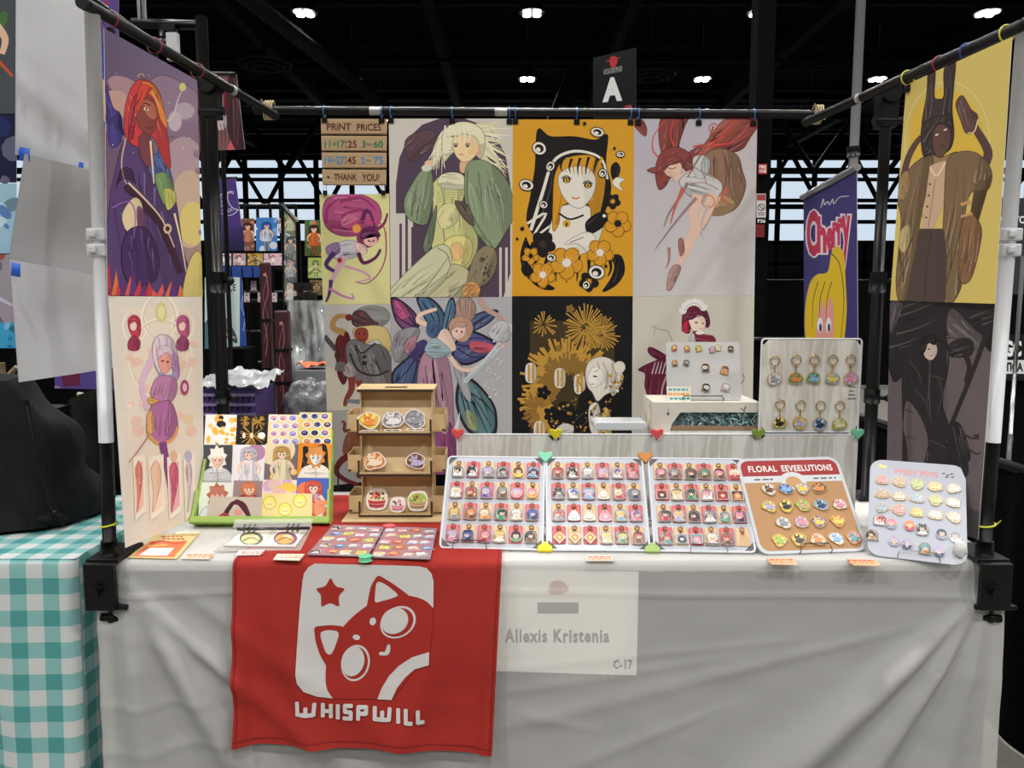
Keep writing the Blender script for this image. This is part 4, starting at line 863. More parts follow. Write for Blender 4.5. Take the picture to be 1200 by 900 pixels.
# ================================================================== posters
# the price sign: four wooden boards
t = empty('price_sign', P(414, 217, 3.1), 'wooden plank print price sign clipped to the back bar', 'sign')
WD = mat('tan_sign_board', (196, 168, 128), .6, noise_amt=.08, nscale=18)
for k, (y0, y1) in enumerate(((139, 157.2), (159, 176.8), (178.6, 196.8), (198.6, 217))):
    q = [P(376+.5*k, y0, 3.1), P(453.6-.3*k, y0+.3, 3.1), P(453.4-.3*k, y1+.3, 3.1), P(376.4+.5*k, y1, 3.1)]
    o = sheet(q, V3((0, -1, 0)), 'plank', WD, .003, parent=t)
    a = Art(lambda x, y: P(x, y, 3.099), V3((0, -1, 0)))
    for i in range(3): yy = y0+4+5*i; a.line([(378, yy), (400, yy+.6), (425, yy-.5), (452, yy+.3)], .5, (182, 150, 108))
    a.rect(376.5+.5*k, y1-1, 453.3-.3*k, y1-.1, (120, 85, 60))
    BR = (92, 45, 42); GR = (40, 115, 80); BL_ = (70, 140, 195)
    if k == 0: a.text('PRiNT', 383, 144.5, 411.5, 152.6, BR, .02); a.text('PRiCES', 418, 144.8, 446.5, 153.2, BR, .02)
    if k == 1:
        for s_, x0, x1, c in (('11', 380.5, 387.2, GR), ('x', 389.5, 393.8, GR), ('17', 395.5, 403.8, GR), (':', 404.6, 406, BR), ('25', 407.5, 418, BR), ('3', 424, 428.4, GR), ('for', 430, 436.6, (150, 110, 90)), ('60', 437.8, 448.8, GR)):
            h_ = (4.5 if s_ in ('x', 'for') else 8.4); m_ = 169 if s_ not in ('x',) else 168.6; a.text(s_, x0, m_-h_/2, x1, m_+h_/2, c, .02)
    if k == 2:
        for s_, x0, x1, c in (('19', 380.5, 388, BL_), ('x', 389.6, 393, BL_), ('27', 394, 403.6, BL_), (':', 404.6, 406, BR), ('45', 407, 417, BR), ('2', 423, 428, BL_), ('for', 429.4, 435.4, (150, 110, 90)), ('75', 437.6, 449, BL_)):
            h_ = (4 if s_ in ('x', 'for') else 8.4); a.text(s_, x0, 187.8-h_/2, x1, 187.8+h_/2, c, .02)
    if k == 3: a.ell(384.6, 207.5, 1.4, 1.6, BR); a.text('THANK', 391.4, 203.9, 418.5, 211.2, BR, .02); a.text('YOU!', 424, 203.8, 444.5, 212, BR, .02)
    build(a.mb, 'printed_art', INK, o)
m = MB()
for x in (379, 450):
    for y in (158, 177.6, 197.6): m.cyl(P(x, y-1.5, 3.101), P(x, y+1.5, 3.101), .0015, seg=5)
build(m, 'link', STEEL, t)
for x, lb in ((381, 'left'), (449, 'right')):
    t2 = empty('ring_clip', P(x, 222, 3.095), 'small %s clip joining the price sign to the pink poster' % lb, 'clip', 'ring clips')
    m = MB(); c = P(x, 226, 3.092); m.box(c, (.016, .01, .018)); build(m, 'clip_body', BLACKP, t2, bevel=.002); m = MB(); m.tube([P(x-1.2, 224, 3.092), P(x-1.6, 215, 3.093), P(x+1.6, 215, 3.093), P(x+1.2, 224, 3.092)], .0012, 5); build(m, 'clip_lever', STEEL, t2)
BP = 'prints on the back bar'
# -- pale poster: white-haired figure in a green jacket before a dark arch
def d_blonde(a):
    a.poly([(464, 348), (464, 215), (468, 185), (478, 162), (495, 146), (515, 139), (545, 139), (575, 150), (592, 180), (598, 215), (598, 320), (590, 348), (520, 348)], (82, 66, 84))
    a.blob([(474, 170), (482, 158), (505, 152), (512, 165), (498, 180), (482, 190)], (98, 72, 80))
    a.rect(464, 250, 484, 348, (206, 199, 190)); 
    for x, y in ((468, 262), (475, 252), (482, 266)): a.poly([(x, y), (x+3, y), (x+3, 348), (x, 348)], (82, 66, 84))
    for x in (585, 592): a.poly([(x, 290), (x+3, 290), (x+3, 348), (x, 348)], (205, 198, 190))
    # hair streaming to the right
    rr = random.Random(3)
    for i in range(46):
        t_ = i/45; ex, ey = (600, 141+74*t_); c = rr.choice([(228, 224, 188), (214, 208, 168), (236, 232, 206), (222, 218, 180)])
        a.line([(545+rr.uniform(-8, 14), 150+rr.uniform(-4, 12)), (566+rr.uniform(-6, 8), 146+40*t_+rr.uniform(-5, 5)), (ex-rr.uniform(0, 22), ey+rr.uniform(-7, 7))], rr.uniform(3, 6), c, .5)
    for i in range(22):
        ex = 500+rr.uniform(0, 26); a.line([(536+rr.uniform(-8, 8), 148), (518+rr.uniform(-6, 6), 165+rr.uniform(-5, 5)), (ex, 180+rr.uniform(0, 26))], rr.uniform(2.5, 5), rr.choice([(228, 224, 188), (236, 232, 206), (214, 208, 168)]), .5)
    a.blob([(518, 172), (520, 154), (534, 144), (552, 144), (566, 154), (568, 172), (562, 186), (548, 170), (530, 180), (520, 190)], (230, 226, 192))
    a.blob([(540, 188), (553, 186), (552, 200), (540, 202)], (222, 178, 140))                                   # neck
    a.blob([(530, 166), (540, 158), (556, 160), (562, 172), (556, 184), (544, 190), (534, 182)], (240, 212, 165))
    a.ell(552, 178, 4, 3, (238, 196, 130))
    for x in (534, 548): a.ell(x, 171, 2.2, 1.7, (70, 90, 85)); a.line([(x-3, 169.5), (x, 168), (x+3, 169.5)], .9, (70, 50, 50))
    a.line([(538, 181), (543, 181.5)], 1.2, (205, 110, 95)); a.ell(562, 178, 2.4, 3.4, (226, 165, 130))
    for i in range(6): a.line([(522+5*i, 147), (521+6*i, 158), (524+5*i, 170-abs(i-3)*2)], 2.4, (236, 232, 202), .8)
    # dress
    a.blob([(516, 206), (530, 202), (543, 206), (546, 222), (542, 240), (552, 262), (560, 280), (555, 305), (538, 322), (520, 322), (508, 300), (505, 270), (508, 240), (504, 222)], (206, 206, 140))
    a.blob([(516, 206), (530, 202), (543, 206), (545, 220), (530, 222), (514, 218)], (226, 222, 190))
    a.blob([(520, 285), (535, 276), (552, 282), (552, 302), (536, 316), (522, 306)], (226, 214, 138)); a.blob([(512, 250), (524, 238), (538, 244), (534, 262), (518, 268)], (220, 214, 156)); a.blob([(528, 290), (538, 284), (544, 296), (534, 306)], (228, 190, 130))
    for i in range(5): a.line([(512, 226+3*i), (526, 222+3*i), (542, 224+3*i)], .6, (160, 160, 110))
    # legs
    a.blob([(526, 290), (512, 288), (490, 306), (466, 330), (452, 352), (506, 352), (524, 330), (530, 312)], (204, 205, 168)); a.blob([(530, 310), (520, 330), (500, 352), (540, 352), (550, 330), (548, 316)], (192, 190, 150))
    a.line([(512, 290), (524, 298), (528, 312)], 1, (120, 120, 90)); a.line([(526, 300), (505, 330), (480, 352)], .8, (120, 120, 90))
    # jacket
    a.blob([(504, 196), (494, 200), (484, 214), (474, 234), (476, 252), (488, 262), (500, 262), (506, 240), (508, 222)], (136, 152, 120)); a.blob([(504, 262), (512, 240), (508, 280), (500, 296), (496, 286)], (110, 124, 98))
    a.blob([(546, 196), (560, 187), (578, 194), (594, 212), (602, 236), (602, 254), (588, 280), (578, 292), (566, 282), (552, 262), (545, 232)], (136, 152, 120)); a.blob([(556, 262), (548, 240), (533, 236), (540, 252), (552, 264)], (96, 84, 74))
    a.line([(548, 200), (548, 236), (562, 268), (578, 290)], 1, (70, 84, 64)); a.line([(570, 200), (582, 226), (600, 244)], .8, (104, 120, 92)); a.line([(480, 222), (492, 236), (500, 256)], .8, (104, 120, 92)); a.line([(562, 276), (574, 284)], 3, (112, 126, 98))
    a.ell(503, 192, 5.5, 4.2, (232, 196, 155)); a.ell(500, 197, 6, 4, (215, 212, 196))
    # spotted shape low right
    a.blob([(556, 300), (570, 288), (582, 296), (580, 318), (566, 335), (548, 332)], (140, 128, 100)); speck(a, 560, 300, 578, 325, [(75, 66, 60)], 14, 1, 2.2, 3)
    a.blob([(542, 338), (552, 330), (562, 336), (560, 348), (546, 349)], (222, 160, 95)); 
    for i in range(7): a.line([(525+7*i, 348), (535+6*i, 338), (548+5*i, 333)], .7, (100, 95, 80))
poster('wall_poster', [(455.5, 139), (601, 139), (600, 348), (458, 348)], 3.1, 'poster of a pale-haired figure in a green jacket before a dark arch', d_blonde, group=BP, bg=(206, 200, 190))
# -- orange poster: hooded face, black flowers
def d_hood(a):
    K = (26, 22, 22); W = (228, 222, 210); O_ = (212, 150, 38)
    for i in range(9): a.line([(618+12*i, 300), (612+13*i, 315), (616+12*i, 332-abs(i-4)*2)], 5, K, 1)
    a.blob([(616, 278), (610, 300), (616, 322), (634, 338), (650, 338), (628, 324), (620, 305), (618, 288)], K); a.blob([(716, 300), (728, 300), (732, 318), (722, 334), (706, 342), (716, 326), (720, 312)], K)
    a.blob([(627, 196), (630, 152), (645, 160), (672, 160), (698, 164), (712, 158), (710, 190), (716, 220), (708, 250), (690, 285), (640, 285), (618, 262), (622, 228)], K)
    a.line([(622, 270), (636, 225), (648, 190), (668, 178), (690, 179), (706, 188), (712, 210)], 4, W, 2.5)
    a.line([(618, 262), (640, 250), (625, 278), (650, 262), (632, 292), (664, 285)], 3, W, 2)
    a.blob([(643, 285), (650, 250), (664, 240), (690, 242), (706, 262), (696, 290), (668, 300)], W)
    a.blob([(648, 236), (650, 206), (660, 188), (678, 182), (696, 184), (708, 200), (708, 226), (700, 260), (692, 270), (690, 240), (660, 240), (655, 262), (648, 270)], O_)
    a.blob([(655, 205), (668, 196), (688, 196), (698, 210), (694, 230), (680, 244), (666, 238), (656, 222)], W)
    for i in range(10): a.line([(660+5*i, 184+(i % 3)), (657+5*i, 196), (660+4.4*i, 206-abs(i-5))], 3.6, O_ if i % 2 else K, .6)
    for x, y in ((664, 211), (689, 217)): a.ell(x, y, 4.6, 3.6, K); a.ell(x, y+.4, 2.8, 2.6, (214, 170, 60)); a.ell(x, y+.4, 1, 1.4, K); a.line([(x-6, y-2), (x, y-5), (x+6, y-1)], 1.6, K, .8)
    a.line([(670, 231), (675, 233), (679, 231)], 1.6, (205, 120, 60)); a.line([(655, 250), (668, 257), (684, 252)], 2.2, K); a.ell(664, 262, 4.5, 4.5, (208, 160, 50)); a.ell(664, 263, 1.2, 2.2, K)
    # fish shapes
    a.blob([(686, 262), (696, 252), (708, 248), (714, 256), (704, 268), (690, 274)], K); a.ell(708, 253, 2, 2, W); a.blob([(690, 272), (676, 276), (662, 286), (678, 286), (690, 296), (698, 280)], W); a.line([(668, 284), (684, 278)], .8, K)
    a.blob([(716, 196), (722, 190), (727, 198), (722, 212), (717, 208)], K); a.blob([(722, 208), (732, 210), (726, 216), (730, 224), (718, 216)], W)
    # flowers
    def flower(x, y, r, c, cc):
        for k in range(5): t_ = k*1.257+.3; a.ell(x+r*.6*math.cos(t_), y+r*.6*math.sin(t_), r*.62, r*.48, c, t_); a.ring(x+r*.6*math.cos(t_), y+r*.6*math.sin(t_), r*.55, .6, K, n=10)
        a.ell(x, y, r*.3, r*.3, cc)
        for k in range(8): t_ = k*.785; a.line([(x, y), (x+r*.5*math.cos(t_), y+r*.5*math.sin(t_))], .7, cc, .3)
    for x, y, r, c, cc in ((636, 286, 13, K, (60, 50, 45)), (718, 236, 8, K, O_), (724, 262, 14, O_, K), (703, 296, 14, O_, W), (664, 308, 17, O_, W), (636, 322, 13, O_, W), (690, 330, 10, K, O_), (622, 300, 9, O_, K)): flower(x, y, r, c, cc)
    for x, y, rx, ry, ro in ((700, 155, 7.5, 5, .2), (632, 174, 8, 7, .6), (645, 195, 4.5, 5.5, .5), (617, 217, 8, 6, .3), (637, 240, 4.5, 4, .4), (699, 319, 9, 7.5, .2), (646, 302, 5, 4, .2), (687, 334, 4, 4.4, 0), (727, 181, 4.4, 3, 0), (706, 203, 4, 4.5, .4)):
        a.ell(x, y, rx+1, ry+1, K, ro); a.ell(x, y, rx, ry, W, ro); a.ell(x, y, rx*.66, ry*.66, K, ro); a.ell(x-rx*.15, y+ry*.2, rx*.36, ry*.36, W, ro)
    for x, y, r in ((685, 145, 2), (633, 202, 1.4), (720, 174, 1.6), (612, 268, 2.4), (606, 280, 1.6), (710, 312, 1.8)): a.ell(x, y, r, r, K)
poster('wall_poster', [(601, 140), (743, 140), (741.5, 347), (600, 347)], 3.099, 'orange poster of a face in a pointed black hood with flowers', d_hood, group=BP, bg=(214, 156, 40))
# -- pale poster with flying red-brown hair
def d_red(a):
    H = (138, 68, 64); H2 = (166, 84, 72); S = (226, 190, 170)
    a.ell(800, 170, 60, 45, (186, 180, 190)); a.ell(860, 230, 30, 60, (198, 190, 190))
    a.blob([(745, 150), (740, 139), (752, 140), (758, 150), (756, 160)], H)
    a.blob([(784, 200), (774, 175), (772, 150), (778, 132), (792, 130), (808, 132), (802, 150), (796, 170), (798, 188)], H)
    a.blob([(800, 185), (822, 170), (850, 160), (880, 138), (900, 130), (880, 160), (868, 176), (840, 182), (815, 196)], H)
    a.blob([(812, 190), (832, 160), (852, 138), (888, 128), (870, 150), (846, 174), (826, 192)], H2)
    for pts in ([(780, 190), (766, 178), (766, 160), (780, 140)], [(795, 180), (786, 160), (790, 138)], [(820, 180), (845, 160), (860, 140)], [(832, 170), (860, 166), (880, 142)], [(812, 172), (830, 168), (850, 160)]): a.line(pts, 2.2, (208, 80, 64), .8)
    # round brown tail shape
    a.blob([(828, 180), (846, 174), (864, 182), (870, 200), (874, 218), (866, 240), (852, 250), (836, 248), (824, 226), (820, 200)], (148, 112, 92)); a.blob([(838, 226), (856, 232), (862, 242), (848, 252), (832, 250)], (172, 140, 104)); a.line([(846, 176), (852, 200), (848, 224)], .9, (110, 66, 60))
    # head
    a.blob([(768, 205), (770, 188), (778, 176), (792, 172), (806, 178), (812, 190), (808, 204), (798, 196), (786, 208), (780, 218), (772, 222)], H); a.blob([(758, 200), (768, 196), (772, 204)], H)
    a.blob([(777, 192), (788, 186), (798, 192), (798, 202), (790, 208), (780, 204)], S); a.line([(782, 196), (787, 198), (792, 196)], .9, (90, 50, 50)); a.blob([(776, 192), (786, 182), (800, 188), (792, 192), (784, 194), (778, 200)], H)
    # arms, body, clothes
    a.line([(790, 210), (804, 204), (824, 196)], 7, S, 4); a.blob([(796, 212), (812, 200), (832, 205), (846, 216), (842, 230), (824, 236), (806, 228)], (205, 202, 200)); a.blob([(812, 186), (824, 182), (832, 190), (828, 206), (816, 208)], (192, 200, 196))
    for pts in ([(804, 190), (820, 200), (838, 210)], [(808, 216), (824, 214), (842, 222)], [(820, 168), (826, 180), (822, 196), (828, 214)]): a.line(pts, 1, (150, 110, 110))
    # legs
    a.line([(818, 228), (812, 252), (814, 262), (806, 282), (798, 296)], 12, S, 4); a.line([(838, 228), (826, 252), (816, 270), (804, 295), (792, 314)], 15, S, 5); a.line([(844, 226), (832, 256), (820, 275)], .8, (150, 110, 100))
    a.blob([(784, 318), (792, 310), (798, 314), (792, 330), (786, 340), (781, 338)], (176, 140, 134)); a.blob([(795, 282), (800, 280), (802, 294), (797, 300)], (170, 110, 108)); a.ring(830, 236, 8, 1.4, (220, 120, 80), n=14)
    for pts, c in (([(806, 214), (796, 232), (784, 250), (778, 266)], (140, 118, 122)), ([(816, 232), (800, 250), (784, 270), (768, 292)], (150, 130, 135)), ([(830, 240), (822, 262), (824, 282)], (186, 180, 184)), ([(800, 220), (790, 246), (786, 262)], (200, 96, 76)), ([(784, 290), (784, 305), (780, 315)], (170, 120, 120)), ([(852, 220), (846, 232), (856, 240)], (200, 96, 76))): a.line(pts, 4, c, 1)
    a.line([(836, 148), (828, 170), (816, 190), (806, 208)], 2.2, (150, 90, 84), 1.4); a.ring(836, 150, 6, 1.2, (200, 100, 80), n=14)
poster('wall_poster', [(743, 139), (887.5, 139), (884, 346.5), (741.5, 347)], 3.1, 'pale lilac poster of a floating figure with flying red-brown hair', d_red, group=BP, bg=((186, 178, 186), (192, 184, 188), (206, 202, 200), (200, 196, 196)))
# -- winged poster
def d_wing(a):
    D = (48, 34, 58)
    def wing(pts, c, veins):
        a.blob(pts, D); cx = sum(p[0] for p in pts)/len(pts); cy = sum(p[1] for p in pts)/len(pts)
        a.blob([(cx+(p[0]-cx)*.88, cy+(p[1]-cy)*.88) for p in pts], c)
        for v in veins: a.line(v, 1.8, D, .7)
    wing([(458, 349), (470, 352), (486, 366), (492, 380), (482, 392), (470, 384), (462, 372)], (120, 72, 120), [[(488, 384), (476, 368), (462, 354)], [(488, 384), (472, 376), (460, 366)], [(488, 384), (484, 372), (474, 356)]])
    a.blob([(462, 352), (472, 356), (480, 370), (470, 374), (464, 364)], (182, 84, 130))
    wing([(488, 348), (506, 350), (520, 366), (522, 384), (510, 390), (498, 374)], (76, 112, 140), [[(516, 388), (506, 370), (494, 352)], [(516, 388), (514, 372), (506, 354)]])
    wing([(520, 372), (526, 352), (532, 350), (534, 366), (528, 384), (518, 392)], (84, 122, 150), [[(522, 388), (526, 370), (530, 354)]])
    wing([(552, 372), (570, 364), (584, 364), (576, 376), (560, 386), (550, 388)], (72, 88, 130), [[(552, 384), (564, 374), (580, 366)]])
    wing([(548, 388), (566, 392), (584, 406), (566, 420), (546, 428), (530, 420), (534, 400)], (82, 90, 140), [[(536, 404), (556, 406), (580, 406)], [(536, 408), (552, 418), (566, 418)], [(536, 400), (556, 396), (572, 398)]]); a.blob([(552, 400), (572, 402), (582, 408), (566, 414), (552, 410)], (196, 92, 110))
    wing([(540, 440), (556, 446), (574, 466), (582, 484), (580, 510), (560, 512), (544, 500), (534, 470)], (96, 134, 140), [[(542, 450), (558, 470), (576, 500)], [(542, 450), (550, 480), (560, 508)], [(546, 456), (570, 474), (580, 488)], [(540, 460), (546, 484), (548, 500)], [(555, 470), (566, 496), (572, 508)]]); a.blob([(546, 480), (556, 486), (560, 504), (548, 500)], (150, 160, 120))
    wing([(460, 436), (476, 420), (490, 410), (494, 430), (492, 460), (476, 464), (460, 452)], (80, 100, 140), [[(490, 416), (476, 436), (462, 450)], [(490, 420), (486, 440), (480, 460)]]); a.blob([(478, 412), (496, 398), (502, 408), (492, 424)], (70, 60, 110))
    a.blob([(464, 392), (478, 384), (492, 386), (486, 404), (476, 420), (464, 424), (460, 410)], (150, 148, 156)); a.blob([(476, 400), (488, 394), (486, 408), (476, 414)], (182, 134, 150))
    # skirt
    a.blob([(498, 412), (512, 408), (524, 420), (530, 450), (532, 490), (538, 540), (540, 562), (512, 562), (500, 520), (490, 470), (490, 434)], (184, 142, 164)); a.blob([(512, 500), (530, 500), (534, 562), (508, 562)], (150, 80, 130)); a.blob([(516, 470), (526, 480), (524, 508), (514, 500)], (196, 156, 174))
    a.blob([(532, 420), (548, 440), (552, 470), (544, 464), (534, 440)], (162, 164, 170))
    # hair, face, bodice, arms
    a.blob([(538, 350), (552, 350), (558, 362), (552, 376), (538, 374), (534, 362)], (170, 138, 126)); a.line([(562, 350), (570, 362), (588, 374), (592, 392)], 7, (190, 156, 144), 4)
    a.blob([(526, 384), (530, 374), (542, 370), (552, 376), (554, 388), (546, 400), (534, 398)], (188, 150, 128)); a.blob([(530, 386), (538, 380), (546, 384), (544, 394), (536, 398), (530, 393)], (232, 200, 184)); a.ell(535, 388, 1, 1.4, (70, 50, 60)); a.ell(541, 389, 1, 1.4, (70, 50, 60)); a.blob([(529, 386), (536, 377), (548, 380), (542, 384), (536, 383)], (192, 154, 132))
    a.blob([(516, 388), (524, 386), (532, 400), (534, 410), (522, 412), (512, 402)], (234, 206, 190)); a.blob([(502, 378), (514, 376), (516, 388), (508, 396), (500, 390)], (76, 98, 140)); a.line([(500, 380), (490, 376), (494, 368), (512, 362)], 6, (232, 202, 182), 4)
    a.blob([(498, 408), (508, 396), (522, 404), (528, 412), (516, 420), (502, 418)], (158, 182, 190)); a.line([(528, 418), (536, 430), (550, 434), (562, 428)], 5.5, (232, 202, 182), 3.5)
    a.line([(544, 448), (566, 426), (584, 406), (600, 380)], 5, (196, 206, 210), 9); a.line([(546, 446), (570, 424), (590, 398)], 1, (150, 165, 172)); a.ell(588, 404, 5, 4, (200, 170, 165))
    for i in range(26): a.ell(574+8*math.sin(i*.9)+i*.35, 465-2.6*i, 1.5, 1.2, (214, 214, 212), n=8)
    a.blob([(572, 390), (584, 376), (596, 380), (596, 398), (582, 400)], (196, 198, 202))
poster('wall_poster', [(458, 348), (600, 348), (600, 556), (460, 556)], 3.101, 'grey poster of a figure with purple and blue insect wings', d_wing, group=BP, bg=(178, 178, 182))
# -- black and gold fireworks poster
def d_fire(a):
    G = (190, 146, 62); G2 = (140, 106, 48); W = (222, 216, 204); K = (20, 19, 20)
    a.rect(621, 376, 720, 512, (66, 54, 34)); r = random.Random(5)
    def burst(cx, cy, r0, r1, n, w, c, a0=0, a1=360):
        for k in range(n):
            t_ = math.radians(a0+(a1-a0)*(k+r.random()*.6)/n); q0 = r0*r.uniform(.7, 1.6); q1 = r1*r.uniform(.65, 1)
            a.line([(cx+q0*math.cos(t_), cy+q0*math.sin(t_)), (cx+q1*math.cos(t_), cy+q1*math.sin(t_))], w*.4, c, w)
    burst(637, 380, 3, 17, 16, 1.8, G); burst(686, 384, 4, 30, 42, 1.7, G); burst(703, 392, 3, 24, 36, 1.5, G)
    burst(664, 448, 16, 56, 80, 3.2, G, 140, 345); burst(664, 448, 10, 38, 60, 3, G2, 130, 340); burst(650, 468, 8, 44, 34, 3.4, G, 100, 200); burst(632, 480, 4, 24, 24, 2.6, G2, 90, 330)
    for x, y, rr_ in ((668, 362, 5), (708, 375, 5), (655, 408, 4), (637, 460, 8), (646, 485, 9)):
        for k in range(5): t_ = 1.257*k; a.ell(x+rr_*.6*math.cos(t_), y+rr_*.6*math.sin(t_), rr_*.5, rr_*.4, K if rr_ > 5 else G2, t_, n=8)
    for x, y in ((622, 437), (656, 443), (679, 450), (716, 452), (632, 505)):
        a.blob([(x-6, y-8), (x, y-12), (x+6, y-8), (x+6, y+8), (x, y+12), (x-6, y+8)], W); a.rect(x-3.4, y-10, x-1, y+10, G); a.rect(x+1.4, y-10, x+4, y+10, G)
    # pale-haired figure, dark clothes
    a.blob([(676, 480), (680, 462), (694, 454), (712, 458), (722, 476), (726, 512), (670, 512), (664, 496)], K); a.blob([(690, 478), (700, 472), (704, 490), (702, 508), (692, 505)], W); a.blob([(706, 480), (714, 482), (716, 512), (704, 512)], (205, 170, 100)); speck(a, 668, 465, 716, 508, [G, G2, K], 46, .8, 2.4, 8)
    for x, y in ((662, 480), (652, 495), (668, 500)): a.blob([(x-10, y), (x-4, y-9), (x+8, y-6), (x+11, y+4), (x, y+9)], K); speck(a, x-8, y-6, x+8, y+6, [G, G2], 8, .8, 2, int(x))
    a.blob([(688, 452), (686, 434), (692, 422), (706, 418), (720, 424), (730, 440), (724, 456), (710, 462), (700, 470), (694, 460)], W); a.ell(726, 430, 6.5, 7, W); a.blob([(689, 440), (696, 430), (706, 434), (706, 446), (697, 454), (690, 449)], (240, 236, 228)); a.ell(697, 441, 2.6, 1, K, .2); a.line([(692, 450), (696, 450)], .8, K)
    for pts in ([(706, 424), (712, 440), (708, 458)], [(716, 426), (722, 440), (716, 456)], [(700, 424), (702, 432), (696, 436)]): a.line(pts, .9, (150, 140, 120))
    a.line([(683, 436), (678, 446), (684, 456)], 3, G, 1.5); speck(a, 714, 440, 730, 458, [G, G2, W], 14, 1, 2.6, 12)
    a.blob([(648, 506), (660, 496), (672, 500), (668, 512), (650, 512)], (205, 200, 190))
poster('wall_poster', [(600, 347), (741.5, 347), (740, 554), (600, 554)], 3.1, 'black poster of gold fireworks and a pale-haired figure', d_fire, group=BP, bg=(20, 20, 22))
# -- maroon figure poster
def d_maid(a):
    M_ = (104, 32, 58); M2 = (128, 40, 58)
    a.line([(763, 385), (766, 382), (772, 386), (782, 388), (788, 400)], .9, (150, 140, 138)); a.line([(768, 383), (766, 392)], .7, (150, 140, 138))
    a.blob([(799, 386), (800, 368), (806, 360), (818, 358), (828, 364), (832, 378), (828, 384), (822, 372), (812, 372), (808, 390), (800, 388)], M_); a.blob([(800, 380), (806, 376), (806, 390), (800, 388)], (190, 40, 68))
    a.blob([(807, 374), (814, 369), (824, 371), (827, 380), (821, 389), (812, 387)], (238, 214, 200)); a.ell(816, 378, 2, 1.2, (120, 120, 60)); a.ell(824, 379, 1.2, 1.1, (120, 120, 60)); a.line([(820, 385), (823, 385)], .8, (160, 70, 70)); a.blob([(806, 374), (812, 364), (822, 364), (828, 372), (818, 369), (812, 374)], M_)
    for k in range(6): t_ = math.radians(190+28*k); a.ell(813+13*math.cos(t_), 366+12*math.sin(t_), 4.6, 4.4, (232, 230, 226))
    a.ring(813, 366, 11, 1, (190, 186, 182), a0=190, a1=340, n=14)
    a.blob([(811, 390), (818, 388), (826, 392), (836, 394), (837, 402), (812, 402)], M2); a.blob([(806, 400), (812, 390), (815, 402), (808, 408)], (200, 196, 194)); a.ell(820, 390, 5, 2.2, (230, 226, 222))
    a.blob([(759, 409), (764, 407), (780, 416), (786, 424), (776, 424), (762, 416)], M_); a.blob([(748, 433), (765, 424), (782, 420), (790, 430), (786, 455), (774, 475), (766, 478), (756, 455), (756, 438)], M_)
    for k in range(5): a.line([(764+4*k, 438), (768+4*k, 424)], 1.4, (205, 196, 196), .7)
    a.line([(786, 430), (776, 455), (776, 478)], 2.4, (176, 150, 138)); a.line([(870, 437), (872, 444), (868, 450)], .8, (90, 86, 84))
poster('wall_poster', [(741.5, 347), (884, 346.5), (881, 554), (740, 554)], 3.101, 'cream poster of a maroon-haired figure with a white frilled headband', d_maid, group=BP, bg=((204, 199, 184), (206, 201, 188), (198, 194, 184), (198, 194, 184)))
# -- small column
def d_pink(a):
    P1 = (176, 80, 126); P2 = (146, 52, 100); D = (96, 36, 80)
    a.blob([(378, 246), (384, 232), (402, 227), (424, 228), (442, 238), (447, 254), (438, 270), (420, 276), (398, 276), (382, 266)], P1)
    for pts in ([(382, 262), (384, 244), (398, 232)], [(398, 236), (424, 232), (440, 246)], [(400, 254), (420, 246), (436, 252)], [(386, 266), (404, 266), (424, 258)]): a.line(pts, 5, P2, 1.5)
    a.blob([(400, 258), (410, 250), (420, 256), (414, 266), (402, 266)], (196, 106, 140)); a.line([(424, 262), (428, 248), (434, 250), (440, 268)], 6, D, 2)
    a.blob([(418, 280), (424, 268), (436, 268), (444, 276), (440, 286), (428, 290)], P2); a.ell(434, 282, 8, 6.5, (228, 176, 168)); a.ell(432, 282, 1, 1.4, D); a.ell(438, 282, 1, 1.4, D); a.blob([(422, 278), (426, 268), (438, 266), (446, 276), (440, 277), (434, 274), (428, 280)], D); a.ell(418, 268, 5, 5, (224, 150, 70)); a.line([(432, 283), (437, 283)], 1, (120, 30, 50))
    a.line([(440, 270), (450, 262), (454, 250)], 4.5, (120, 44, 86), 2); a.blob([(390, 290), (404, 282), (420, 284), (424, 296), (408, 304), (390, 302)], (206, 200, 210)); a.blob([(416, 284), (428, 288), (430, 296), (420, 298)], (232, 196, 190)); a.line([(420, 296), (426, 308), (440, 302), (446, 292)], 5, D, 3)
    a.blob([(382, 290), (396, 284), (398, 296), (386, 300)], (150, 120, 160)); a.line([(404, 300), (396, 314), (388, 330)], 9, (214, 170, 186), 5); a.line([(388, 328), (386, 344), (382, 354)], 5, (84, 48, 110), 2); a.line([(392, 296), (382, 310), (392, 318)], 6, (76, 48, 100), 4); a.ell(398, 305, 3, 3, (170, 40, 60))
    a.line([(452, 272), (452, 300), (444, 320), (430, 332), (416, 330)], 1.6, (150, 60, 110), 1); a.line([(404, 312), (424, 318), (434, 326), (420, 330)], 3, (206, 150, 190), 1.5); a.line([(386, 338), (400, 346), (414, 350), (412, 344)], 3.4, (190, 120, 180), 1.5); a.line([(410, 270), (416, 260), (446, 262), (452, 276)], 1.4, (190, 60, 110))
poster('wall_poster', [(374.5, 228), (456, 227), (457.5, 356), (378.5, 357)], 3.1, 'small pale yellow poster of a leaping figure with magenta hair', d_pink, group=BP, bg=(216, 212, 150))
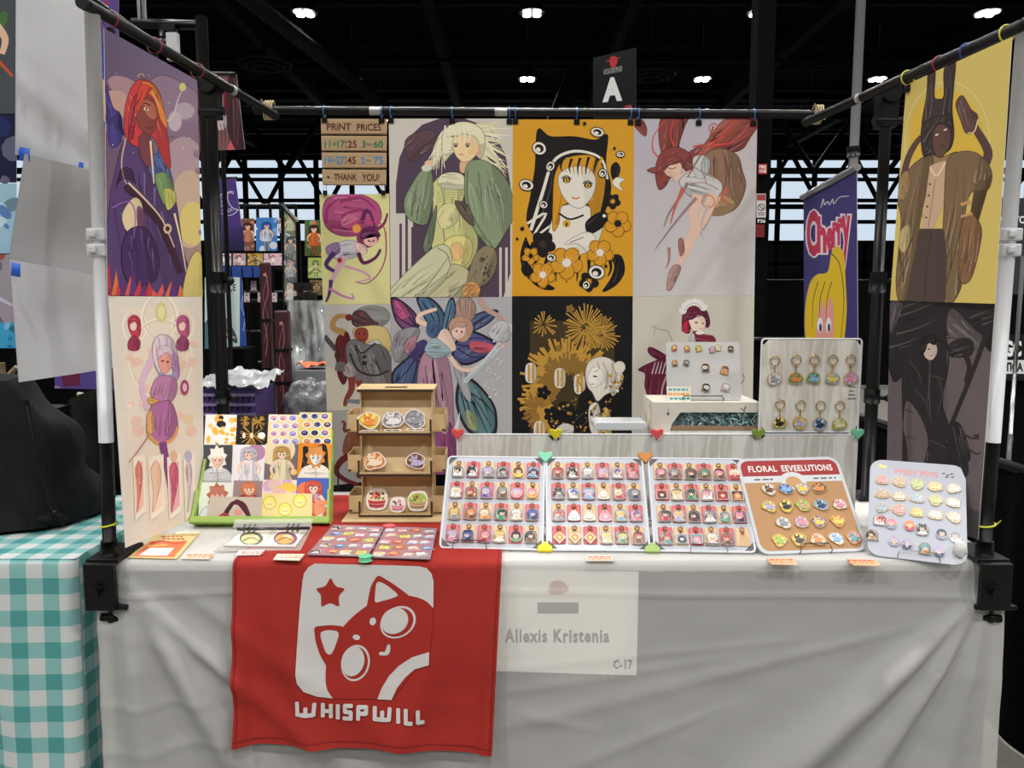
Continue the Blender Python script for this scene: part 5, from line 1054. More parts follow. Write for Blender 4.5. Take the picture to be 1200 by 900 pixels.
def d_hat(a):
    a.poly([(378, 430), (462, 440), (462, 486), (378, 486)], (206, 200, 184)); R_ = (96, 30, 34); S = (132, 62, 48)
    a.line([(380, 394), (394, 410)], 6, (86, 76, 80), 6); a.blob([(394, 398), (404, 388), (410, 396), (412, 420), (404, 450), (396, 440), (394, 418)], R_); a.line([(404, 390), (390, 384), (394, 372), (406, 370)], 8, (176, 136, 84), 5); a.ell(409, 372, 4.5, 4, (110, 40, 44))
    a.blob([(412, 372), (420, 362), (436, 358), (452, 362), (457, 372), (448, 382), (428, 382)], (138, 140, 138)); a.blob([(413, 380), (415, 366), (426, 364), (436, 374), (444, 380), (428, 384)], (84, 56, 60)); a.ell(424, 368, 3, 2.5, (110, 60, 60))
    a.blob([(414, 386), (428, 382), (446, 382), (456, 390), (458, 410), (450, 412), (444, 398), (430, 402), (418, 400)], (206, 184, 124)); a.blob([(416, 388), (422, 384), (430, 386), (431, 396), (424, 403), (417, 396)], (140, 62, 50)); a.ell(421, 391, 1, 1, (50, 25, 25)); a.ell(427, 391, 1, 1, (50, 25, 25)); a.line([(421, 398), (427, 398)], 1, (90, 20, 26))
    a.blob([(406, 404), (416, 398), (432, 404), (446, 404), (458, 420), (459, 470), (436, 462), (420, 450), (408, 430)], (116, 114, 116)); a.line([(410, 414), (420, 434), (440, 440), (456, 434)], 2.6, (60, 46, 50)); a.line([(416, 404), (424, 414), (440, 402)], 2.2, (60, 46, 50)); a.poly([(424, 418), (427, 415), (430, 418), (427, 421)], (50, 40, 44)); a.poly([(424, 423), (430, 423), (430, 428), (424, 428)], (50, 40, 44))
    a.blob([(402, 432), (410, 424), (418, 436), (412, 442), (404, 440)], (170, 166, 162)); a.line([(412, 442), (412, 456), (406, 468), (404, 476)], 9, S, 4); a.line([(420, 446), (424, 458)], 8, S, 6); a.poly([(406, 468), (424, 468), (424, 474), (408, 472)], (120, 130, 138)); a.poly([(394, 424), (404, 424), (404, 436), (392, 434)], (108, 104, 104)); a.ell(396, 416, 4, 6, (70, 46, 36))
poster('wall_poster', [(379, 357), (458, 356), (458.5, 480), (383, 481)], 3.101, 'small poster of a blond figure in a grey cap and cloak', d_hat, group=BP, bg=(190, 188, 184))
def d_tail(a):
    a.poly([(382, 570), (462, 560), (462, 620), (382, 620)], (24, 22, 26)); B_ = (112, 60, 44)
    a.line([(416, 500), (404, 505), (404, 496), (400, 494)], 5, B_, 2.5); a.blob([(406, 510), (418, 504), (424, 530), (412, 540), (402, 530)], (134, 80, 58)); a.line([(420, 532), (402, 538), (394, 552), (404, 562), (420, 568)], 9, (110, 40, 40), 4); a.line([(396, 545), (396, 575), (392, 590)], 2, (60, 36, 40)); figure(a, 436, 500, 90, (150, 100, 70), (220, 175, 150), (120, 60, 70), (90, 60, 60))
poster('wall_poster', [(383, 481), (459, 480), (459.5, 606), (388.5, 608)], 3.102, 'small grey poster with brown curling tail, half hidden by the wooden stand', d_tail, group=BP, bg=(168, 166, 164))
# -- left wing
def d_lu(a):
    a.blob([(120, 150), (150, 130), (175, 95), (200, 90), (240, 120), (240, 170), (200, 160), (160, 170)], (140, 116, 138)); a.ell(150, 105, 26, 12, (168, 132, 140), .5); a.ell(136, 122, 20, 16, (190, 150, 140), .3); a.ell(215, 200, 26, 40, (172, 148, 156)); a.ell(222, 245, 24, 46, (196, 170, 150)); a.ell(226, 262, 16, 26, (214, 196, 120)); a.ell(216, 130, 12, 10, (176, 158, 172)); a.ell(205, 142, 8, 12, (190, 172, 180)); a.line([(190, 142), (202, 138), (208, 118), (214, 104)], 2, (205, 190, 190), 1); a.ell(214, 102, 4, 5, (205, 195, 130))
    a.blob([(124, 100), (132, 125), (142, 136), (142, 165), (130, 172), (126, 150)], (70, 58, 130)); a.poly([(128, 140), (140, 130), (136, 150), (146, 160)], (60, 48, 110))
    a.blob([(128, 240), (134, 205), (142, 172), (154, 158), (170, 168), (184, 186), (196, 205), (206, 235), (214, 290), (222, 350), (124, 350)], (86, 62, 112)); a.blob([(172, 190), (186, 180), (198, 196), (204, 226), (196, 244), (184, 220)], (80, 96, 150)); a.blob([(182, 205), (196, 204), (204, 226), (194, 240), (186, 226)], (116, 148, 96)); a.blob([(192, 222), (204, 224), (206, 236), (196, 246)], (186, 184, 96)); a.blob([(184, 176), (196, 172), (200, 196), (190, 192)], (66, 90, 150))
    a.blob([(147, 160), (146, 130), (153, 104), (164, 93), (178, 97), (188, 112), (193, 140), (198, 170), (199, 198), (190, 186), (182, 164), (172, 160), (162, 172)], (196, 62, 62)); a.blob([(166, 96), (180, 100), (190, 120), (196, 150), (188, 140), (180, 116), (170, 106)], (222, 128, 62)); a.blob([(152, 130), (158, 112), (168, 108), (160, 130), (156, 160), (150, 162)], (160, 42, 62))
    a.blob([(160, 124), (172, 114), (182, 122), (184, 140), (176, 160), (168, 156), (160, 142)], (134, 66, 62)); a.blob([(168, 118), (180, 121), (184, 136), (178, 140), (170, 132)], (176, 100, 80)); a.ell(171, 128, 3, 1.7, (235, 225, 190), .3); a.ell(171.4, 128, 1.4, 1.4, (60, 60, 80)); a.line([(164, 122), (171, 121), (176, 124)], 1.4, (70, 26, 40)); a.line([(172, 150), (178, 150)], 1.2, (90, 30, 40)); a.blob([(156, 140), (164, 100), (178, 104), (170, 112), (162, 130)], (206, 72, 58)); a.ring(165, 90, 4, 1, (214, 170, 100), n=12, a0=160, a1=360)
    a.blob([(163, 160), (174, 158), (180, 180), (174, 196), (164, 182)], (120, 62, 72)); a.line([(176, 165), (178, 190), (180, 215)], 2.6, (226, 205, 170), 1.4); a.line([(147, 162), (142, 190), (146, 212), (156, 222)], 2.2, (196, 160, 150), 1)
    for i in range(5): a.ring(148, 205+4*i, 9+i, 1.3, (44, 22, 40), n=12, a0=190, a1=330)
    a.line([(148, 216), (170, 240), (188, 262), (200, 290), (212, 320)], 11, (58, 30, 50), 7); a.line([(150, 214), (172, 236), (190, 258), (204, 290)], 2.6, (214, 186, 160), 1.2); a.ell(196, 268, 5, 6, (206, 176, 150)); a.ell(196, 268, 2.5, 3, (60, 30, 40))
    a.blob([(143, 250), (156, 232), (166, 240), (168, 275), (172, 300), (162, 310), (158, 280), (146, 268)], (222, 200, 160)); a.blob([(160, 246), (168, 250), (172, 296), (164, 300)], (120, 70, 110)); a.blob([(150, 270), (172, 268), (186, 300), (180, 330), (150, 330), (142, 300)], (66, 44, 92)); a.line([(130, 244), (150, 236), (158, 250), (156, 280)], 2, (140, 90, 170), 1); a.line([(204, 250), (212, 285), (218, 320)], 2.6, (224, 206, 170), 1)
    r = random.Random(2)
    for i in range(22): x = 124+5.2*i; h = r.uniform(8, 40)*(1.1-i/30); a.poly([(x-5, 349), (x+r.uniform(-4, 4), 349-h), (x+6, 349)], r.choice([(186, 62, 66), (150, 44, 74), (214, 110, 70), (96, 52, 112), (206, 90, 84)]))
    a.blob([(214, 349), (222, 305), (234, 296), (240, 330), (238, 349)], (206, 190, 116)); speck(a, 124, 60, 234, 180, [(200, 180, 190)], 10, .5, 1.4, 4); speck(a, 216, 60, 236, 349, [(150, 118, 140)], 3, 2, 5, 6)
poster('wing_poster', [(122, 33), (231, 94), (237, 348), (126, 346)], [2.02, 2.5, 2.5, 2.02], 'purple poster of a red-haired seated figure on the left wing', d_lu, group='prints on the left wing', bg=((92, 80, 108), (122, 104, 132), (176, 150, 130), (124, 84, 116)))
def d_ll(a):
    C1 = (232, 222, 206); C2 = (206, 190, 166); PK = (216, 160, 160); LI = (188, 130, 168)
    a.poly([(143, 360), (228, 360), (230, 580), (155, 606)], (222, 208, 192))
    for x, y, r_ in ((158, 382, 15), (214, 382, 14), (187, 372, 22), (188, 420, 38)): a.ring(x, y, r_, 2.4, C1, n=24, ry=r_*1.25); a.ring(x, y, r_-3, 1, C2, n=24, ry=r_*1.2)
    a.ell(189, 366, 7, 12, (206, 196, 130)); a.ell(189, 366, 4, 8, (222, 212, 160)); speck(a, 146, 395, 230, 520, [(226, 190, 172), (222, 196, 160), (232, 212, 196)], 46, 3, 7, 9)
    for x, hc in ((157, (190, 62, 84)), (214, (186, 90, 130))): a.blob([(x-6, 386), (x-7, 374), (x, 369), (x+7, 375), (x+7, 392), (x, 396)], hc); a.ell(x-1, 382, 4, 5.5, (232, 200, 186)); a.blob([(x-7, 400), (x, 393), (x+7, 400), (x+5, 410), (x-6, 410)], mix(hc, (60, 20, 60), .3)); a.blob([(x-6, 380), (x, 371), (x+6, 379), (x, 377)], hc)
    a.line([(188, 400), (176, 425), (166, 450), (172, 480)], 10, (212, 178, 200), 5); a.blob([(178, 410), (182, 396), (192, 392), (203, 400), (209, 424), (206, 440), (200, 430), (190, 440), (182, 430)], (216, 196, 208)); a.blob([(200, 410), (208, 420), (210, 440), (204, 444)], (176, 130, 176))
    a.blob([(185, 418), (192, 412), (200, 418), (200, 430), (192, 438), (186, 430)], (226, 160, 150)); a.ell(190, 423, 2, 1.2, (150, 60, 80)); a.ell(196, 424, 2, 1.2, (150, 60, 80)); a.blob([(184, 422), (188, 406), (200, 408), (202, 420), (194, 413)], (214, 190, 206)); a.line([(186, 438), (196, 442), (206, 438)], 6, (150, 150, 186), 4)
    a.blob([(182, 444), (194, 440), (206, 446), (206, 462), (196, 474), (186, 470), (176, 462)], LI); a.blob([(175, 466), (186, 470), (180, 476), (172, 470)], (214, 160, 90)); a.ell(216, 454, 5, 9, (160, 70, 110)); a.ell(216, 454, 2.6, 5, (222, 180, 190))
    a.blob([(176, 478), (190, 470), (202, 474), (208, 500), (200, 514), (186, 520), (172, 508)], (176, 110, 160)); a.line([(172, 508), (186, 520), (202, 514), (208, 500)], 4, (214, 150, 90), 3); a.blob([(172, 486), (178, 482), (180, 506), (172, 506)], (222, 160, 110)); a.line([(190, 518), (196, 550), (200, 575), (203, 588)], 9, (128, 64, 120), 4.5); a.line([(174, 510), (160, 530), (150, 542)], 1.6, (176, 120, 110), 1)
    for x0, x1, c in ((156, 168, (222, 130, 110)), (174, 190, (226, 186, 160)), (196, 210, (200, 90, 120)), (215, 226, (206, 186, 190))):
        a.poly([(x0-1, 536), (x1+1, 532), (x1+2, 598), (x0+2, 610)], C1); a.poly([(x0+1, 546), (x1-1, 540), (x1, 592), (x0+3, 604)], mix(c, (235, 225, 215), .55)); a.blob([(x0+2, 552), ((x0+x1)/2, 540), (x1-2, 552), (x1-3, 570), ((x0+x1)/2+1, 585), (x0+4, 600), (x0+5, 575)], c)
    for x, c in ((203, (216, 176, 150)), (220, (180, 170, 190))): a.ell(x, 535, 4.4, 7, c)
poster('wing_poster', [(127, 347), (237, 348), (239, 604), (147, 642)], [2.025, 2.5, 2.5, 2.025], 'pale ornamental poster of a lilac-dressed figure on the left wing', d_ll, group='prints on the left wing', bg=(214, 206, 194))
# -- right wing
def d_ru(a):
    B_ = (74, 58, 52); B2 = (116, 94, 68); B3 = (150, 122, 80); Y_ = (204, 170, 62)
    a.ell(1110, 165, 44, 62, Y_, -.1); a.ring(1110, 165, 50, .8, (222, 200, 120), n=36, ry=70)
    a.blob([(1080, 150), (1086, 110), (1088, 84), (1096, 82), (1095, 112), (1100, 116), (1106, 112), (1106, 84), (1112, 72), (1120, 70), (1118, 100), (1116, 128), (1118, 160), (1110, 178), (1086, 180)], (58, 48, 46))
    a.line([(1058, 210), (1064, 186), (1072, 170), (1080, 160)], 8, (84, 62, 56), 6); a.line([(1152, 196), (1158, 178), (1144, 152), (1136, 140)], 12, (80, 58, 54), 8); a.blob([(1120, 122), (1128, 112), (1138, 128), (1146, 136), (1142, 154), (1132, 156), (1126, 142)], (92, 66, 60)); a.line([(1134, 156), (1142, 154), (1146, 140)], 1.4, (214, 190, 150))
    a.blob([(1076, 190), (1090, 182), (1104, 184), (1122, 178), (1130, 190), (1128, 230), (1100, 232), (1078, 220)], (140, 116, 78))
    a.blob([(1064, 200), (1084, 184), (1094, 190), (1080, 250), (1068, 330), (1056, 356), (1050, 330), (1056, 260), (1052, 232)], B2); a.blob([(1110, 190), (1124, 178), (1146, 180), (1162, 200), (1158, 222), (1138, 226), (1130, 260), (1128, 330), (1112, 356), (1104, 320), (1106, 250)], B2); a.blob([(1052, 214), (1062, 200), (1068, 214), (1062, 232), (1052, 232)], B3)
    a.poly([(1090, 194), (1108, 188), (1106, 240), (1094, 268), (1080, 268)], (190, 160, 132)); a.line([(1090, 196), (1098, 206), (1108, 190)], 2, (222, 196, 170)); a.line([(1096, 210), (1092, 240), (1088, 266)], .8, (120, 96, 80)); 
    for i in range(4): a.ell(1090-1.5*i, 216+13*i, 1.2, 1.4, (70, 54, 50))
    a.poly([(1078, 268), (1106, 268), (1110, 300), (1108, 356), (1060, 356)], (72, 58, 54)); a.line([(1092, 272), (1086, 310), (1084, 354)], 1, (50, 40, 40))
    a.blob([(1090, 158), (1098, 146), (1112, 150), (1114, 168), (1104, 184), (1096, 180)], (92, 66, 58)); a.ell(1098, 158, 2.2, 1, (222, 210, 190), -.4); a.ell(1108, 152, 2.2, 1, (222, 210, 190), -.4); a.line([(1102, 172), (1107, 170)], 1, (60, 36, 36)); a.blob([(1082, 182), (1080, 150), (1092, 138), (1112, 136), (1116, 150), (1104, 144), (1094, 154), (1092, 176)], (54, 44, 44))
    a.blob([(1056, 270), (1066, 264), (1066, 284), (1060, 296), (1054, 290)], (176, 156, 110)); a.blob([(1128, 260), (1138, 250), (1150, 266), (1148, 290), (1138, 326), (1126, 330), (1124, 296)], (126, 92, 64)); a.line([(1126, 240), (1138, 236)], 4, (186, 140, 96)); a.line([(1126, 254), (1140, 250)], 3, (186, 140, 96))
poster('wing_poster', [(1062, 99), (1186, 43), (1166, 356), (1043, 352)], [2.5, 2.02, 2.02, 2.5], 'yellow poster of a long-eared figure in a brown coat, right wing', d_ru, group='prints on the right wing', bg=(198, 178, 98))
def d_rl(a):
    K = (40, 36, 39); K2 = (54, 49, 52)
    a.blob([(1040, 352), (1166, 356), (1164, 410), (1150, 400), (1130, 372), (1112, 366), (1110, 380), (1112, 392), (1070, 410), (1058, 440), (1044, 440)], K); a.blob([(1110, 372), (1118, 362), (1140, 384), (1152, 396), (1148, 412), (1130, 398), (1112, 394)], (92, 84, 88)); a.blob([(1043, 390), (1043, 356), (1058, 356), (1052, 376)], (84, 78, 82))
    a.blob([(1072, 400), (1092, 384), (1108, 394), (1112, 420), (1110, 440), (1104, 470), (1112, 500), (1110, 520), (1130, 520), (1134, 540), (1130, 560), (1084, 560), (1088, 520), (1084, 500), (1074, 480), (1062, 470), (1058, 500), (1062, 520), (1064, 560), (1058, 560), (1058, 500), (1058, 430)], K); a.blob([(1112, 404), (1128, 396), (1140, 400), (1138, 416), (1114, 418)], K); a.line([(1130, 412), (1136, 430), (1132, 448), (1140, 440)], 7, K, 3)
    a.line([(1160, 380), (1142, 430), (1122, 480), (1110, 510)], 6, K, 5); a.blob([(1112, 500), (1124, 496), (1134, 520), (1136, 540), (1114, 540)], (36, 32, 35))
    for pts in ([(1066, 424), (1076, 436), (1080, 452)], [(1072, 456), (1084, 470), (1090, 490)], [(1100, 440), (1104, 464), (1098, 486)], [(1060, 480), (1072, 484)], [(1090, 440), (1106, 444)], [(1090, 516), (1112, 526)], [(1062, 512), (1074, 514)]): a.line(pts, 1.8, (68, 60, 62), 1)
    a.blob([(1081, 404), (1088, 398), (1097, 404), (1098, 414), (1092, 422), (1084, 418)], (196, 178, 168)); a.blob([(1078, 416), (1080, 398), (1092, 392), (1102, 402), (1094, 404), (1088, 402), (1084, 412)], (28, 25, 28)); a.ell(1089, 409, 1.6, .8, (70, 50, 50)); a.line([(1090, 417), (1094, 416)], .8, (140, 90, 90))
    a.line([(1128, 508), (1140, 514), (1148, 512)], 3, (56, 46, 50), 1); a.line([(1132, 524), (1144, 532), (1150, 530)], 3, (56, 46, 50), 1); a.poly([(1140, 510), (1148, 508), (1146, 516)], (56, 46, 50)); a.poly([(1040, 560), (1150, 600), (1148, 640), (1040, 600)], (74, 68, 71))
poster('wing_poster', [(1043, 352), (1166, 356), (1146, 632), (1038, 598)], [2.503, 2.022, 2.022, 2.503], 'dark charcoal poster of a black-clad figure on the right wing', d_rl, group='prints on the right wing', bg=(98, 88, 92))
# ================================================================== goods on the table
CC = {'black': (34, 31, 35), 'white': (232, 230, 228), 'red': (190, 52, 58), 'pink': (226, 140, 158), 'blonde': (234, 192, 96), 'blue': (62, 84, 176), 'grey': (150, 150, 158), 'brown': (118, 74, 52), 'purple': (124, 82, 152), 'lilac': (186, 174, 212),
      'orange': (230, 140, 62), 'green': (84, 150, 104), 'navy': (42, 50, 88), 'teal': (84, 160, 160), 'cream': (236, 218, 190), 'gold': (222, 166, 62), 'yellow': (238, 206, 78), 'tan': (200, 160, 116), 'maroon': (104, 36, 52), 'lime': (168, 196, 84), 'sky': (140, 182, 220)}
ORD = ['first', 'second', 'third', 'fourth', 'fifth', 'sixth']
ZED = V3((0, 0, 1)); EX = V3((1, 0, 0)); EY = V3((0, 1, 0)); E0 = V3((0, 0, 0)); LOC = (E0, EX, EY, ZED)
def outline_pts(kind, s, r):
    if kind == 'r': return [(s*.95*math.cos(t), s*.95*math.sin(t)) for t in [2*math.pi*k/20 for k in range(20)]]
    if kind == 's': return rrect(-s*.95, -s*.85, s*.95, s*.8, s*.12, 2)
    if kind == 'd': return [(0, s*1.1), (s*1.05, 0), (0, -s*1.1), (-s*1.05, 0)]
    if kind == 'h': return catmull([(-s*.9, -s*.9), (s*.9, -s*.9), (s*.85, 0), (s*.4, s*.75), (0, s), (-s*.4, s*.75), (-s*.85, 0)], True, 3)
    q = [(0, 1.1), (.7, .95), (1.0, .35), (.85, -.3), (1.05, -.9), (0, -1.05), (-1.0, -.9), (-.85, -.3), (-1.0, .35), (-.7, .95)]
    return catmull([(x*s*(1+r.uniform(-.1, .1)), y*s*(1+r.uniform(-.08, .08))) for x, y in q], True, 3)
def chibi(a, mb, pts, s, c1, c2, sk, K, r):
    """small anonymous figure in one of several poses"""
    a.poly([(x*.9, y*.9) for x, y in pts], mix(c2, (225, 218, 214), .4)); hx, hy = r.uniform(-.18, .18)*s, r.uniform(.15, .35)*s; st = r.randrange(5); W = mix(c2, (250, 248, 245), .5); D = mix(c2, (30, 25, 30), .45)
    bx = hx*.3+r.uniform(-.2, .2)*s
    a.line([(bx-s*.2, -s*.6), (bx-s*.35, -s*.95)], s*.2, sk, s*.16); a.line([(bx+s*.2, -s*.6), (bx+s*.4, -s*.9)], s*.2, D, s*.16)
    if st in (0, 3): a.blob([(hx-s*.6, hy+.2*s), (hx-s*.85, hy-.5*s), (hx-s*.6, hy-s*.95), (hx-s*.2, hy-.4*s), (hx+s*.3, hy-.4*s), (hx+s*.7, hy-s*.9), (hx+s*.8, hy-.3*s), (hx+s*.55, hy+.3*s)], mix(c1, (20, 15, 20), .25), 3)
    if st == 1: a.line([(hx+s*.4, hy+s*.4), (hx+s*.9, hy+s*.2), (hx+s*.75, hy-s*.7)], s*.34, c1, s*.1)
    a.blob([(bx-s*.4, -s*.75), (bx-s*.35, -s*.2), (hx, hy-s*.3), (bx+s*.35, -s*.2), (bx+s*.5, -s*.75), (bx, -s*.82)], c2, 3); a.line([(bx-s*.3, -s*.25), (bx-s*.65, -s*.5)], s*.18, W, s*.14); a.line([(bx+s*.3, -s*.25), (bx+s*.6, -s*.05)], s*.18, c2, s*.14); a.line([(bx, -s*.25), (bx+s*.05, -s*.75)], s*.08, D)
    a.ell(hx, hy, s*.62, s*.56, c1); a.ell(hx+r.uniform(-.1, .1)*s, hy-s*.12, s*.42, s*.36, sk)
    n = 7; a.poly(sum([[(hx+s*.6*math.cos(math.pi*k/n), hy+s*.02+s*.56*math.sin(math.pi*k/n))] for k in range(n+1)], [])+[(hx-s*.5+s*.2*k, hy+(s*.14 if k % 2 else -s*.08)) for k in range(6)], c1)
    for q in (-1, 1): a.ell(hx+q*s*.2, hy-s*.12, s*.08, s*.12, K, n=8)
    a.line([(hx-s*.4, hy+s*.25), (hx-s*.05, hy+s*.42), (hx+s*.35, hy+s*.28)], s*.09, mix(c1, (255, 255, 255), .4), s*.03)
    if st == 2: a.poly([(hx-s*.75, hy+s*.3), (hx-s*.3, hy+s*.75), (hx+s*.4, hy+s*.72), (hx+s*.75, hy+s*.25), (hx, hy+s*.42)], D)
    if st == 3: a.blob([(hx-s*.55, hy+s*.3), (hx-s*.5, hy+s*.85), (hx-s*.2, hy+s*.5)], c1, 3); a.blob([(hx+s*.55, hy+s*.3), (hx+s*.5, hy+s*.85), (hx+s*.2, hy+s*.5)], c1, 3)
    if st == 4: a.line([(-s*.8, -s*.7), (s*.75, s*.5)], s*.1, (170, 160, 150), s*.06); a.ell(s*.6, -s*.4, s*.22, s*.22, r.choice([(226, 90, 80), (240, 214, 110), (110, 160, 200), (150, 190, 120)]), n=10)
    a.line([(p[0]*.9, p[1]*.9) for p in pts]+[(pts[0][0]*.9, pts[0][1]*.9)], s*.1, mix(K, c1, .2), smooth=False); return mb
def charm_mesh(kind, c1, c2, s, seed, rim=(214, 212, 210), th=.003, line=None):
    """a flat acrylic or enamel piece with a small anonymous drawing on it"""
    r = random.Random(seed); mb = MB(); pts = outline_pts(kind, s, r)
    mb.prism(pts, LOC, 0, th, rim)
    a = Art(lambda x, y: V3((x, y, th)), ZED, None, .00004, mb)
    sk = (236, 204, 184); K = mix(c1, (20, 15, 20), .6)
    if kind == 'd':
        a.poly([(0, s*.95), (s*.9, 0), (0, -s*.95), (-s*.9, 0)], c1); a.ring(0, 0, s*.5, s*.16, mix(c1, (120, 60, 20), .6), n=16); a.ell(0, 0, s*.2, s*.2, mix(c1, (255, 245, 200), .5)); return mb
    if kind == 's':
        a.rect(-s*.85, -s*.75, s*.85, s*.7, c2); a.blob([(-s*.5, -s*.7), (-s*.6, .1*s), (0, s*.5), (s*.6, s*.1), (s*.55, -s*.7)], c1); a.ell(0, -s*.1, s*.33, s*.36, sk); a.blob([(-s*.4, 0), (-s*.2, s*.3), (s*.3, s*.3), (s*.4, 0), (0, s*.12)], c1); return mb
    if kind == 'h':
        a.poly([(x*.86, y*.86) for x, y in pts], c1); a.ell(0, -s*.15, s*.5, s*.42, mix(c1, (255, 255, 255), .45)); a.ring(0, 0, s*.7, s*.07, mix(c1, (150, 90, 90), .5), n=16)
        for q in (-1, 1): a.ell(q*s*.2, -s*.1, s*.06, s*.09, (60, 40, 45), n=8)
        a.line([(-s*.5, -s*.62), (0, -s*.7), (s*.5, -s*.62)], s*.12, c2); return mb
    if kind == 'r': a.ell(0, 0, s*.88, s*.88, c2)
    if kind == 'c': return chibi(a, mb, pts, s, c1, c2, sk, K, r)
    a.poly([(x*.88, y*.88) for x, y in pts] if kind == 'c' else [(x*.6, y*.6) for x, y in pts], mix(c2, c1, .15) if kind == 'c' else c1)
    a.blob([(-s*.5, -s*.85), (-s*.6, -s*.25), (0, -s*.05), (s*.6, -s*.25), (s*.5, -s*.85)], c2)
    a.blob([(-s*.75, -s*.2), (-s*.75, s*.5), (-s*.3, s*.92), (s*.3, s*.92), (s*.75, s*.5), (s*.75, -s*.2), (s*.3, -s*.1), (-s*.3, -s*.1)], c1)
    a.ell(0, s*.1, s*.46, s*.42, sk)
    a.blob([(-s*.55, s*.25), (-s*.4, s*.62), (0, s*.75), (s*.4, s*.62), (s*.55, s*.25), (s*.25, s*.38), (0, s*.3), (-s*.25, s*.4)], c1)
    for q in (-1, 1): a.ell(q*s*.2, s*.06, s*.07, s*.11, K, n=8)
    a.line([(-s*.5, -s*.75), (0, -s*.55), (s*.5, -s*.8)], s*.1, mix(c2, (255, 255, 255), .4)); a.ell(r.uniform(-.3, .3)*s, -s*.4, s*.13, s*.13, r.choice([(230, 80, 80), (240, 220, 120), (90, 150, 190), (240, 240, 240)]), n=8)
    if seed % 4 == 0: a.line([(-s*.7, s*.5), (-s*.3, s*.1), (-s*.6, -s*.5)], s*.14, K, s*.05)
    return mb
def critter_mesh(c1, c2, s, seed, th=.0028, rim=(196, 160, 84)):
    """gold-rimmed enamel brooch: an anonymous curled animal among petals"""
    r = random.Random(seed); mb = MB(); n = 9; ph = r.uniform(0, 6)
    pts = catmull([(s*(1+.16*math.cos(3*t+ph)+r.uniform(-.12, .12))*math.cos(t), s*.85*(1+.14*math.sin(2*t+ph)+r.uniform(-.12, .12))*math.sin(t)) for t in [2*math.pi*k/n for k in range(n)]], True, 3)
    mb.prism(pts, LOC, 0, th, rim); a = Art(lambda x, y: V3((x, y, th)), ZED, None, .00004, mb)
    a.poly([(x*.9, y*.9) for x, y in pts], mix(c2, (60, 45, 40), .15))
    for k in range(6): t = ph+k*1.047; a.ell(s*.6*math.cos(t), s*.5*math.sin(t), s*.26, s*.17, mix(c2, (255, 250, 230), r.uniform(0, .6)), t, n=10)
    a.blob([(-s*.6, -s*.35), (-s*.2, -s*.5), (s*.45, -s*.4), (s*.6, 0), (s*.2, s*.15), (-s*.3, s*.05)], c1); a.ell(-s*.25, s*.2, s*.32, s*.26, c1); a.blob([(-s*.5, s*.35), (-s*.55, s*.75), (-s*.3, s*.42)], c1); a.blob([(-s*.1, s*.4), (s*.1, s*.72), (s*.1, s*.3)], c1)
    a.ell(-s*.35, s*.2, s*.05, s*.08, (35, 28, 30), n=8); a.ell(-s*.1, s*.22, s*.05, s*.08, (35, 28, 30), n=8); a.ell(-s*.2, s*.08, s*.14, s*.1, mix(c1, (255, 255, 255), .4), n=10)
    a.line([(s*.3, -s*.3), (s*.7, -s*.1), (s*.6, s*.4)], s*.2, mix(c1, (255, 255, 255), .25), s*.08); a.line([(-s*.5, -s*.4), (0, -s*.5), (s*.4, -s*.42)], s*.06, mix(c1, (20, 20, 20), .5))
    return mb
def bowl_mesh(c1, c2, s, seed):
    mb = MB(); r = random.Random(seed); pts = catmull([(-.9*s, .1*s), (-.6*s, .75*s), (0, .9*s), (.7*s, .8*s), (.95*s, .1*s), (.75*s, -.75*s), (0, -.95*s), (-.75*s, -.75*s)], True, 4); mb.prism(pts, LOC, 0, .0008, (236, 234, 230)); a = Art(lambda x, y: V3((x, y, .0008)), ZED, None, .00004, mb)
    a.poly([(-.8*s, .05*s), (.82*s, .05*s), (.62*s, -.7*s), (0, -.82*s), (-.62*s, -.7*s)], mix(c2, (235, 225, 215), .35)); a.blob([(-.8*s, 0), (-.5*s, .55*s), (0, .7*s), (.55*s, .6*s), (.84*s, 0), (0, -.15*s)], c1)
    for i in range(16): a.ell(r.uniform(-.6, .6)*s, r.uniform(0, .5)*s, r.uniform(.08, .2)*s, r.uniform(.06, .14)*s, r.choice([c2, mix(c1, (255, 255, 255), .5), (206, 90, 70), (120, 150, 80), (70, 60, 60)]), r.uniform(0, 3), n=9)
    a.line([(-.7*s, -.2*s), (0, -.3*s), (.72*s, -.2*s)], s*.14, c2); a.line([(-.6*s, -.5*s), (0, -.6*s), (.6*s, -.5*s)], s*.1, mix(c2, (60, 40, 40), .4)); return mb
def lobj(mb, name, m, parent): return build(mb, name, m, parent, local=True)
def board_frame(bl, br, lean, h, z=ZT+.002):
    O = T(*bl, z); E = T(*br, z); U = E-O; w = U.length; U.normalize(); back = V3((-U.y, U.x, 0))
    W = (V3((0, 0, 1))*math.cos(lean)+back*math.sin(lean)).normalized(); N = U.cross(W).normalized()
    return O, U, W, N, w, h
def wire_easel(fr, x0, x1, label, m_, lip=.022):
    O, U, W, N, w, h = fr; t = empty('wire_easel', O+U*((x0+x1)/2), label, 'easel', 'wire easels')
    g = lambda x, y, n: O+U*x+W*y+N*n
    m = MB(); m.tube([g(x0, -.001, -.004), g(x0, .001, .012), g(x0+.004, lip, .013), g(x1-.004, lip, .013), g(x1, .001, .012), g(x1, -.001, -.004)], .0013, 6); build(m, 'front_lip', m_, t)
    bk = V3((-U.y, U.x, 0))
    for x in (x0, x1):
        p = g(x, .16, -.008); f = O+U*x+bk*.2; f.z = ZT+.003
        m = MB(); m.tube([g(x, 0, -.006), p, f], .0013, 6); build(m, 'back_leg', m_, t)
    return t
